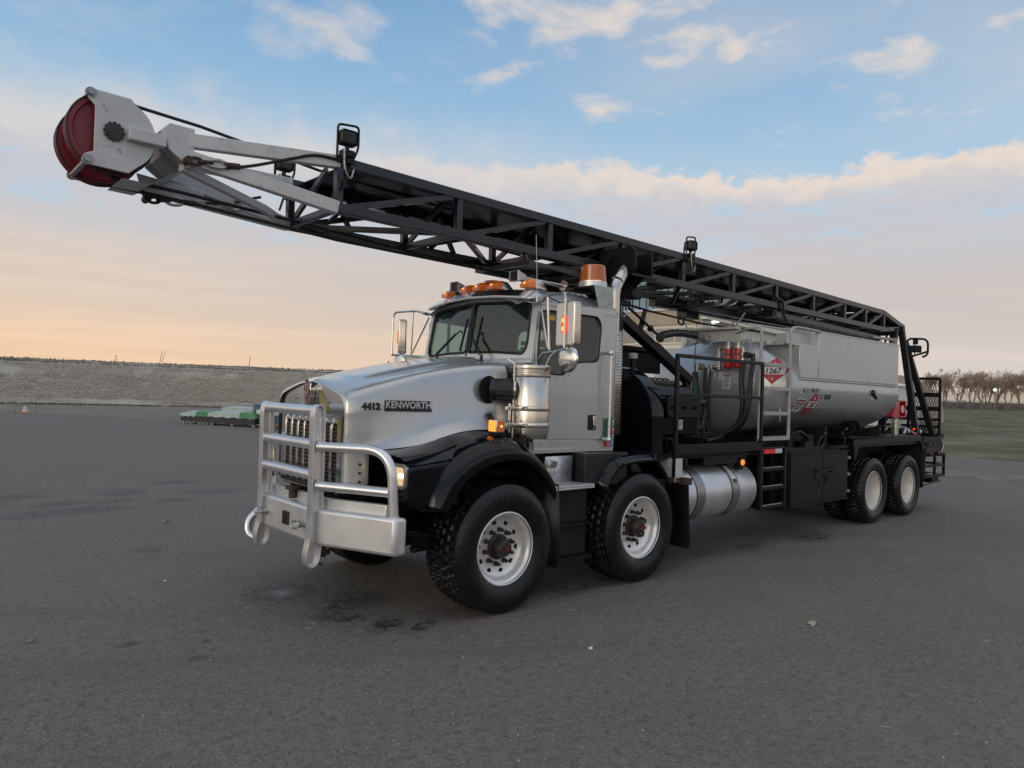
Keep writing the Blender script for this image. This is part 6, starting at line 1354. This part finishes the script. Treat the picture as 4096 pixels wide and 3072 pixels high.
# the bank: a long stony levee with a real slope and a scrubby crest
mb = MB(); rows = []; rb_ = random.Random(5); NB = 220
ph = [rb_.uniform(0, 6.28) for _ in range(12)]
def wob(u, k): return sum(math.sin(u*f+ph[i+k])/(i+1.5) for i, f in enumerate((.11, .23, .47, .9, 1.9)))
for j in range(NB+1):
    a = math.radians(140-105*j/NB); rbse = 66.5-.6*j/NB*10; s_ = 1
    row = []
    for t_, h_ in ((0, 0), (2.5, .35), (6, 1.0), (10, 1.85), (14, 2.7), (17, 3.25), (18.0, 3.42), (18.6, 3.62), (21, 3.78), (25, 3.95), (30, 3.8), (45, 2.2), (70, 0)):
        rr = rbse+t_+.35*wob(j*.8+t_, 2); hh = h_*(1+.02*wob(j*.5, 1))+(.05*wob(j*2.3+t_*3, 3) if 0 < t_ < 60 else 0)
        row.append(V(CAM.x+rr*math.cos(a), CAM.y+rr*math.sin(a), hh+.01))
    rows.append(row)
mb.loft(rows); hill = obj('hill', mb, 'cobble', smooth=30); tag(hill, kind='structure'); hill.data.materials.append(M['scrub'])
for p in hill.data.polygons:
    if 7 <= p.index % 12 <= 10: p.material_index = 1
# stones on the bank: ground cover nobody could count
sm2 = MB(); base = MB().sphere((0, 0, 0), 1, 6); R2 = random.Random(3)
for k in range(22000):
    a = math.radians(R2.uniform(58, 88)); t_ = R2.uniform(0, 17.5); rr = 66.2-(140-math.degrees(a))/105*6+t_; h_ = t_*.192 if t_ > 2.5 else t_*.14
    if t_ > 17: h_ = 3.3
    r = R2.uniform(.04, .10); c = V(CAM.x+rr*math.cos(a), CAM.y+rr*math.sin(a), h_+r*.1)
    q = [V(math.cos(i*PI/2+k)*r*R2.uniform(.7, 1.2), math.sin(i*PI/2+k)*r*R2.uniform(.7, 1.2), R2.uniform(-.2, .2)*r) for i in range(4)]
    sm2.add([c+V(0, 0, r*R2.uniform(.4, .8))]+[c+p for p in q]+[c-V(0, 0, r)], [(0, 1, 2), (0, 2, 3), (0, 3, 4), (0, 4, 1), (5, 2, 1), (5, 3, 2), (5, 4, 3), (5, 1, 4)])
tag(obj('rubble', sm2, 'cobble', smooth=0), 'pale loose stones covering the slope of the bank', 'stones', kind='stuff')
# dry scrub tufts along the crest
tf_ = MB()
for k in range(5200):
    a = math.radians(R2.uniform(50, 90)); t_ = R2.choice((R2.uniform(17.6, 25.5), R2.uniform(17.6, 19.5), R2.uniform(-1.2, .6))); rr = 66.2-(140-math.degrees(a))/105*6+t_
    z = 3.45+.07*max(0, t_-18) if t_ > 10 else 0
    c = V(CAM.x+rr*math.cos(a), CAM.y+rr*math.sin(a), z); h = R2.uniform(.05, .16)
    for i in range(3): d = R2.uniform(0, 6.28); o = V(math.cos(d), math.sin(d), 0)*.07; tf_.add([c+o, c-o, c+V(R2.uniform(-.1, .1), R2.uniform(-.1, .1), h)], [(0, 1, 2)])
tag(obj('weeds', tf_, 'scrub', smooth=0), 'dry brown scrub growing along the crest of the bank', 'scrub', kind='stuff')
def at(yaw, r, z=0): a = math.radians(yaw); return V(CAM.x+r*math.cos(a), CAM.y+r*math.sin(a), z)
# stakes on the crest
M['stake'] = mat('dark_stake', (.05, .042, .035), .8, var=.2)
def stake(yaw, r, z0, tan1, dyaw, label, th=.035, cross=False):
    p, q = at(yaw, r, z0-.2), at(yaw+dyaw, r, CAM.z+tan1*r); mb = MB().tube([p, q], [th, th*.6], 6)
    if cross:
        for k in (.5, .8): c = p+(q-p)*k; mb.bar(c-V(.15, 0, 0), c+V(.15, 0, 0), .03, .03)
    o = obj('marker_stake', mb, 'stake'); tag(o, label, 'stake')
stake(74.78, 88, 3.9, .0403, -.15, 'thicker of the two tall leaning stakes paired on the bank crest')
stake(74.66, 88.4, 3.9, .0400, -.22, 'thinner of the two tall leaning stakes paired on the bank crest', .028)
stake(68.75, 88, 3.9, .0392, -.07, 'lone tall upright stake on the bank crest, above the green bins')
stake(77.51, 88, 3.9, .0330, .0, 'short stake with small cross pieces on the bank crest', .03, True)
stake(61.2, 84, 3.9, .030, .0, 'short dark stake stub on the bank crest just above the truck hood', .03)
# ------------------------------------------------------------------ low covered bins near the bank
M['binpale'] = mat('pale_grey_green_tarp', (.33, .42, .40), .55, var=.10, vscale=3, bump=.3, bscale=8); M['bingreen'] = mat('deep_green_tarp', (.010, .17, .06), .4, var=.3, vscale=3, bump=.4, bscale=6)
M['bindark'] = mat('dark_bin_base', (.03, .032, .034), .7, var=.3); M['blue'] = mat('blue_container_paint', (.035, .15, .30), .5, var=.15, vscale=3); M['wood'] = mat('split_firewood', (.30, .19, .10), .8, var=.5, vscale=14)
import mathutils
def local(o, ang):
    c, s = math.cos(ang), math.sin(ang); return lambda u, w, d: V(o.x+u*c-w*s, o.y+u*s+w*c, o.z+d)
ba = math.radians(-66)
o0 = V(6.55, 29.3, 0); L = local(o0, math.radians(-61.5))
def covered_bin(u0, u1, w0, w1, zt, label, sag=.10):
    n = 12; rows = []
    for i in range(n+1):
        u = u0+(u1-u0)*i/n; e = min(i, n-i)/n; hump = zt-sag*(1-4*e*(1-e)*.8)-.0
        rows.append([L(u, w0-.03, zt*.55+.03*math.sin(i*2.1)), L(u, w0, hump-.06), L(u, (w0+w1)/2, hump), L(u, w1, hump-.06), L(u, w1+.03, zt*.55)])
    root = tag(empty('covered_bin', L((u0+u1)/2, (w0+w1)/2, 0)), label, 'bin', 'covered bins at the foot of the bank')
    rel = lambda mb: MB().add([p-root.location for p in mb.v], mb.f)
    tp_ = MB().loft(rows); tp_.add(rows[0], [(0, 1, 2, 3, 4)]); tp_.add(rows[-1], [(0, 1, 2, 3, 4)])
    body = MB()
    for a, b in ((u0+.03, u1-.03),): body.add([L(a, w0, zt*.18), L(b, w0, zt*.18), L(b, w1, zt*.18), L(a, w1, zt*.18), L(a, w0, zt*.56), L(b, w0, zt*.56), L(b, w1, zt*.56), L(a, w1, zt*.56)], [(0, 1, 2, 3), (4, 5, 6, 7), (0, 1, 5, 4), (1, 2, 6, 5), (2, 3, 7, 6), (3, 0, 4, 7)])
    obj('body', rel(body), 'bindark', root)
    for u in (u0+.15, (u0+u1)/2, u1-.15):
        for w_ in (w0+.08, w1-.08): obj('leg', rel(MB().bar(L(u, w_, 0), L(u, w_, zt*.55), .08, .08)), 'binpale', root)
    return root, rel, tp_, rows
r1, rel, tp_, rw = covered_bin(0, 1.15, 0, .9, .62, 'pale sheeted low bin at the end of the row away from the truck'); obj('cover', rel(tp_), 'binpale', r1)
r2, rel, tp_, rw = covered_bin(1.0, 1.75, -.1, .8, .66, 'small bin with a bright green sheet between two pale bins', .03); obj('cover', rel(tp_), 'bingreen', r2)
r3, rel, tp_, rw = covered_bin(1.80, 4.4, -.2, .8, .68, 'long low bin with a dark green sheet end, beside the bull bar', .06); obj('cover', rel(tp_), 'binpale', r3)
obj('end_sheet', rel(MB().loft([[p+V(0, -.04, .01+.02*math.sin(k)) for p in r] for k, r in enumerate(rw[8:])])), 'bingreen', r3)
r4, rel, tp_, rw = covered_bin(1.1, 2.9, 1.4, 2.2, .84, 'pale flat-topped bin standing behind the green sheeted bin', .04); obj('cover', rel(tp_), 'binpale', r4)
bl = tag(empty('storage_container', (9.6, 25.2, 0)), 'blue storage container with a white plate seen through the bull bar', 'container')
obj('body', MB().bb(-.9, 1.0, -.9, .9, .22, 1.0), 'blue', bl, bevel=.02); obj('roof_rim', MB().bb(-.93, 1.03, -.93, .93, .97, 1.03), 'blue', bl)
mb = MB()
for k in range(10): mb.bar((-.92, -.85+.18*k, .25), (-.92, -.85+.18*k+.3, .95), .012, .012).bar((-.92, -.85+.18*k+.3, .25), (-.92, -.85+.18*k, .95), .012, .012); mb.bar((-.85+.18*k, -.92, .25), (-.55+.18*k, -.92, .95), .012, .012).bar((-.55+.18*k, -.92, .25), (-.85+.18*k, -.92, .95), .012, .012)
obj('wire_netting', mb, 'zinc', bl); obj('name_plate', MB().bb(-.935, -.925, -.45, .5, .58, .78).bb(-.75, .3, -.935, -.925, .58, .78), 'plate', bl)
obj('skid', MB().bb(-.85, .95, -.8, -.65, .0, .22).bb(-.85, .95, .65, .8, 0, .22), 'bindark', bl)
fw = MB(); R3 = random.Random(9)
for k in range(110):
    c = V(8.55+R3.uniform(-.2, .55), 23.75+R3.uniform(-.5, 1.0), R3.uniform(.03, .22)); a = R3.uniform(0, 6.28); d = V(math.cos(a), math.sin(a), R3.uniform(-.25, .25))*R3.uniform(.08, .16); fw.bar(c-d, c+d, .05, .035)
tag(obj('firewood_pile', fw, 'wood', smooth=0), 'low heap of split firewood at the foot of the blue container', 'firewood')
wb = tag(empty('marker_box', (1.84, 39.33, 0)), 'small white and orange marker box at the edge of the yard by the bank', 'marker')
obj('box', MB().bb(-.15, .15, -.12, .12, .02, .26), 'plate', wb, bevel=.02); obj('orange_band', MB().bb(-.155, .155, -.125, .125, .03, .12), 'amber', wb)
obj('cap', MB().bb(-.10, .10, -.08, .08, .26, .44), 'plate', wb, bevel=.03)
wb.scale = (.75, .75, .8)
for dx in (-.55, .1, .65): obj('wire_post', MB().bar((dx, .1, 0), (dx+.05, .12, .62), .02, .02), 'stake', wb)
# ------------------------------------------------------------------ workshop behind the truck
def building():
    P0 = at(34.2, 40.0); a1 = math.radians(97); a2 = math.radians(7)
    e1, e2 = V(math.cos(a1), math.sin(a1), 0), V(math.cos(a2), math.sin(a2), 0)
    n1, n2 = -e2, -e1
    root = tag(empty('workshop', P0), 'cream workshop with garage doors and a blue glass upper storey behind the cab', 'building')
    Pf = lambda a, b, z: e1*a+e2*b+V(0, 0, z)
    def slab(a0, a1_, b0, b1, z0, z1): 
        vs = [Pf(a, b, z) for a in (a0, a1_) for b in (b0, b1) for z in (z0, z1)]
        return MB().add(vs, [(0, 1, 3, 2), (4, 6, 7, 5), (0, 4, 5, 1), (2, 3, 7, 6), (0, 2, 6, 4), (1, 5, 7, 3)])
    M['cream'] = mat('cream_panel', (.68, .64, .56), .6, var=.04, vscale=.6); M['tan'] = mat('stained_concrete_lintel', (.40, .33, .25), .8, var=.12, vscale=.8, dirt=(.22, .18, .14), dirt_amt=.2, dirt_scale=1.5)
    M['bluegl'] = mat('blue_glazing', (.16, .27, .34), .15, 0, .3, .10, .3); M['wpanel'] = mat('white_cladding', (.60, .62, .62), .5, var=.05, vscale=.5); M['dwin'] = mat('frosted_door_window', (.30, .28, .26), .35, var=.08, vscale=.7)
    M['ribpale'] = mat('cladding_rib', (.46, .47, .47), .5, var=.05)
    LW, LD = 11.0, 26.0
    w = slab(0, LW, 0.2, LD, 0, 6.55); w.join(slab(.0, LW, 2, LD, 6.5, 8.6)); obj('wall', w, 'cream', root)
    obj('lintel', slab(0, LW, -.02, .25, 5.95, 6.75), 'tan', root); obj('lintel_trim', slab(-.03, LW, -.12, .25, 6.75, 6.86), 'wpanel', root)
    ub = slab(.02, LW, .05, 2, 6.86, 8.7); obj('glazing', ub, 'bluegl', root); mu = MB()
    for k in range(24): mu.join(slab(.05+.46*k, .08+.46*k, .0, .06, 6.86, 8.7))
    for k in range(50): mu.join(slab(-.03, .02, .1+.5*k, .13+.5*k, 6.86, 8.7))
    obj('mullion', mu, 'bindark', root); obj('side_glazing', slab(-.0, .06, .05, 25, 6.86, 8.7), 'bluegl', root)
    for d0, d1 in ((.2, 5.2), (5.7, 10.7)):
        dr = obj('garage_door', slab(d0, d1, .10, .22, 0, 5.95), 'cream', root)
        for i in range(4): obj('door_window', slab(d0+.12+1.22*i, d0+1.22+1.22*i, .06, .11, 5.0, 5.75), 'dwin', dr)
        pj = MB()
        for z in (1.2, 2.4, 3.3, 4.1, 4.85): pj.join(slab(d0, d1, .085, .10, z, z+.03))
        obj('door_joint', pj, 'tan', dr)
    sw = slab(-.05, .2, .3, 25, 0, 6.75); obj('side_wall', sw, 'wpanel', root); rb2 = MB()
    for k in range(60): rb2.join(slab(-.075, -.05, .5+.42*k, .53+.42*k, 0, 6.7))
    obj('cladding_rib', rb2, 'ribpale', root); obj('eave', slab(-.35, .2, .2, 25.2, 6.2, 6.35), 'cream', root)
    obj('downpipe', MB().bar(Pf(-.12, 4.3, 0), Pf(-.12, 4.3, 6.5), .14, .14), 'tan', root)
    wl_ = obj('wall_lamp', slab(-.30, -.05, 1.4, 1.9, 6.20, 6.42), 'dwin', root); M['lampw'] = mat('lit_wall_lamp', (1, .95, .8), .3, emit=(1, .93, .75), estr=4); obj('lamp_glass', slab(-.28, -.06, 1.42, 1.88, 6.17, 6.20), 'lampw', wl_)
    obj('roof', slab(-.1, LW+.1, 0, LD, 8.7, 8.85), 'cream', root)
building()
# white shed and pale tent roof seen past the tail of the truck
sd_ = tag(empty('white_shed', at(20.9, 60, gh(*at(20.9, 60)[:2]))), 'plain white shed glimpsed through the mast support at the truck tail', 'building')
obj('wall', MB().bb(-1.0, 6, 0, 9, -.5, 3.0), 'wpanel', sd_); obj('roof', MB().prism([(-.2, 3.0), (4.5, 3.9), (9.2, 3.0)], lambda u, w, d: V(-1.2+d, u, w), 0, 7.4), 'wpanel', sd_)
p_ = at(20.9, 75); M['tent'] = mat('beige_tent_fabric', (.36, .31, .27), .7, var=.08, vscale=1)
tn = tag(empty('storage_tent', (p_.x, p_.y, gh(p_.x, p_.y))), 'rounded beige storage tent rising behind the black mesh guard', 'tent')
rows = [[V(u, 4.4*math.cos(k*PI/14), 4.25*math.sin(k*PI/14)**.8) for k in range(15)] for u in (0, 3, 6, 9, 12)]
q = MB().loft(rows); q.add(rows[0], [tuple(range(15))]); obj('canopy', q, 'tent', tn, smooth=50); obj('door_panel', MB().prism([(-1.2, 0), (1.2, 0), (1.2, 2.6), (-1.2, 2.6)], lambda u, w, d: V(-.02+d, u, w), 0, .01), 'tent', tn)
tn.rotation_euler = (0, 0, math.radians(20))
# ------------------------------------------------------------------ far edge of the field
M['bark'] = mat('bare_bark', (.17, .135, .105), .9, var=.2, vscale=4); M['twig'] = mat('bare_twigs', (.36, .28, .215), .9, var=.25, vscale=2)
def tree_mesh(seed):
    R = random.Random(seed); tr, cr_ = MB(), MB()
    def grow(p, d, L, r, lev):
        q = p+d*L; mid = p+d*L*.5+V(R.uniform(-.04, .04), R.uniform(-.04, .04), 0)*L
        (tr if lev < 1 else cr_).tube([p, mid, q], [r, r*.85, r*.6], 5 if lev < 1 else 3, False)
        if lev == 5: return
        for i in range((5, 5, 4, 4, 3)[lev]):
            a = i*2.4+R.uniform(-.5, .5); sp = R.uniform(.25, .60); _, s_, u_ = frame(d)
            nd = (d*math.cos(sp)+(s_*math.cos(a)+u_*math.sin(a))*math.sin(sp)+V(0, 0, .16)).normalized()
            grow(p+d*L*R.uniform(.45, 1), nd, L*R.uniform(.50, .68), max(r*.5, .014), lev+1)
    for j in range(R.choice((2, 3, 3))):
        a = j*2.1+R.uniform(-.4, .4); k = .10 if j == 0 else R.uniform(.14, .26)
        grow(V(.12*math.cos(a), .12*math.sin(a), -.2), V(k*math.cos(a), k*math.sin(a), 1).normalized(), R.uniform(2.6, 3.4), R.uniform(.09, .14), 0)
    return tr.mesh('trunk', 0), cr_.mesh('crown', 0)
TM = []
for sd in (1, 2, 3, 4):
    a, b = tree_mesh(sd); a.materials.append(M['bark']); b.materials.append(M['twig']); zmax = max(v.co.z for v in b.vertices); TM.append((a, b, zmax))
names = ['first', 'second', 'third', 'fourth', 'fifth', 'sixth', 'seventh', 'eighth', 'ninth', 'tenth', 'eleventh', 'twelfth']
def px2yaw(px): return 48.615-math.degrees(math.atan((px-2048)/2874.86))
tl_ = [(3745, 9.6, 182), (3785, 10.6, 190), (3830, 10.4, 186), (3892, 10.1, 188), (3935, 10.2, 184), (3952, 9.8, 196), (3985, 10.2, 190), (4038, 9.3, 186), (4085, 10.6, 188), (4130, 10.4, 190), (4190, 10, 188), (4260, 10.3, 190)]
for i, (px_, h_, r_) in enumerate(tl_):
    p = at(px2yaw(px_), r_); t_ = tag(empty('bare_tree', (p.x, p.y, gh(p.x, p.y))), '%s leafless brown tree along the field, counted from the black mesh guard' % names[i], 'tree', 'bare trees across the field')
    a, b, zm = TM[i % 4]; k = .86*h_/zm; t_.scale = (k, k, k); t_.rotation_euler.z = i*1.7
    for me_ in (a, b): o = bpy.data.objects.new(me_.name, me_); COL.objects.link(o); o.parent = t_
p = at(px2yaw(3980), 3*66.0); hz = MB(); R4 = random.Random(6); pa, pb = at(px2yaw(3640), 196), at(px2yaw(4400), 196)
M['hedge'] = mat('grey_brush_hedge', (.22, .215, .215), .95, var=.3, vscale=.8)
n_ = 4500
for k in range(n_):
    c = pa.lerp(pb, R4.random())+V(R4.uniform(-1.5, 1.5), R4.uniform(-1.5, 1.5), 0); c.z = gh(c.x, c.y)+R4.uniform(0, 2.1)*R4.uniform(.5, 1)
    d = V(R4.uniform(-1, 1), R4.uniform(-1, 1), R4.uniform(-.3, 1)); e = V(R4.uniform(-1, 1), R4.uniform(-1, 1), R4.uniform(-1, 1)); hz.add([c-d*.22, c+d*.22, c+e*.3], [(0, 1, 2)])
hb_ = MB().prism([(-.8, -.5), (.8, -.5), (.6, 1.5), (-.6, 1.6)], lambda u, w, d: pa+(pb-pa)*d+(pb-pa).normalized().cross(V(0, 0, 1))*u+V(0, 0, gh(pa.x, pa.y)+w), 0, 1)
tag(obj('brush_hedge', hz.join(hb_), 'hedge', smooth=0), 'low grey brush hedge running along the foot of the bare trees', 'hedge')
pw = at(px2yaw(3960), 300); M['farw'] = mat('pale_far_wall', (.70, .64, .56), .6, var=.05, vscale=.2)
wh = tag(empty('warehouse', (pw.x, pw.y, gh(pw.x, pw.y))), 'long low cream warehouse far behind the row of bare trees', 'building'); dirw = V(-math.sin(math.radians(px2yaw(3960))), math.cos(math.radians(px2yaw(3960))), 0)
fw_ = lambda u, w, d: dirw*u+V(math.cos(math.radians(px2yaw(3960))), math.sin(math.radians(px2yaw(3960))), 0)*d+V(0, 0, w)
obj('wall', MB().prism([(-34, -1), (16, -1), (16, 6.4), (-34, 6.4)], fw_, 0, 20), 'farw', wh); obj('roof', MB().prism([(-34.5, 6.4), (-6, 6.4), (-6, 7.6), (-34.5, 7.6)], fw_, -1, 21), 'hedge', wh)
lp = at(px2yaw(3980), 178); lmp = tag(empty('street_lamp', (lp.x, lp.y, gh(lp.x, lp.y))), 'slim lamp post with a lit white head standing among the bare trees', 'street lamp')
obj('pole', MB().tube([(0, 0, -.3), (0, 0, 4.1)], .10, 8), 'hedge', lmp); M['whitelit'] = mat('lit_white_lamp', (1, 1, 1), .3, emit=(1, .97, .9), estr=2.5); obj('lamp_head', MB().sphere((0, 0, 4.25), .28, 10), 'whitelit', lmp)
# pale low building far left behind the far mirror
pl_ = at(px2yaw(1672), 120); ln = tag(empty('low_shed', pl_), 'pale ribbed shed wall glimpsed just under the far mirror arm', 'building'); f2 = lambda u, w, d: V(-math.sin(math.radians(56)), math.cos(math.radians(56)), 0)*u+V(math.cos(math.radians(56)), math.sin(math.radians(56)), 0)*d+V(0, 0, w)
obj('wall', MB().prism([(-7, 0), (3.3, 0), (3.3, 7.7), (-7, 7.9)], f2, 0, 8), 'cream', ln); rbm = MB()
for k in range(20): rbm.prism([(-6.8+.5*k, 0), (-6.72+.5*k, 0), (-6.72+.5*k, 7.6), (-6.8+.5*k, 7.6)], f2, -.06, 0)
obj('wall_rib', rbm, 'tan', ln)
# ------------------------------------------------------------------ litter on the asphalt
M['leaf'] = mat('dry_leaf', (.38, .31, .23), .8, var=.2, vscale=30); M['stone'] = mat('pebble', (.22, .21, .19), .85, var=.2, vscale=30)
lf = []
for k in range(15): a = 2*PI*k/15; r = 1+(.28 if k % 3 == 0 else -.12); lf.append((.062*math.cos(a)*r, .034*math.sin(a)*r))
lfm = MB(); rows = [[V(u*s_, w*s_, .006+.014*(1-s_)+.010*math.sin(3*math.atan2(w, u))*s_) for u, w in lf] for s_ in (1, .7, .35, .02)]; lfm.loft(rows, True)
lo_ = obj('fallen_leaf', lfm, 'leaf', smooth=60); lo_.location = (1.93, -2.92, 0); lo_.rotation_euler = (0, 0, .2); lo_.modifiers.new('t', 'SOLIDIFY').thickness = .0015
tag(lo_, 'curled dry tan leaf lying on the open asphalt beside the truck', 'leaf')
def pebble(x, y, r, label, m='stone'):
    mb = MB(); R = random.Random(int(abs(x)*1000)); q = MB().sphere((0, 0, 0), r, 8); mb.add([V(p.x*R.uniform(.8, 1.2), p.y*R.uniform(.7, 1.1), p.z*R.uniform(.5, .8)+r*.45) for p in q.v], q.f)
    o = obj('pebble', mb, m); o.location = (x, y, 0); tag(o, label, 'stone')
pebble(-1.08, 4.30, .045, 'largest grey pebble, alone on the yard in front of the bumper')
pebble(-3.11, .23, .022, 'small dark pebble on bare asphalt well away from the truck')
pebble(-.03, -2.22, .018, 'small pale pebble on the asphalt below the front wheel', 'plate')
pebble(-1.92, 1.35, .014, 'tiny pale stone on the asphalt in front of the bumper', 'plate')
chips = MB(); R5 = random.Random(21)
for k in range(420):
    r_ = R5.uniform(2.2, 16); a = math.radians(R5.uniform(12, 86)); c = at(math.degrees(a), r_, .003); s_ = R5.uniform(.003, .008)
    if R5.random() < .15: d = R5.uniform(0, 6.28); chips.bar(c, c+V(math.cos(d)*.05, math.sin(d)*.05, .002), .0025, .0025)
    else: chips.add([c+V(s_, 0, 0), c+V(-s_*.5, s_, 0), c+V(-s_*.6, -s_, 0), c+V(0, 0, s_)], [(0, 1, 3), (1, 2, 3), (2, 0, 3)])
M['chip'] = mat('pale_grit', (.40, .38, .34), .8, var=.3, vscale=40)
tag(obj('debris', chips, 'chip', smooth=0), 'scattered pale grit and straw bits on the asphalt', 'grit', kind='stuff')
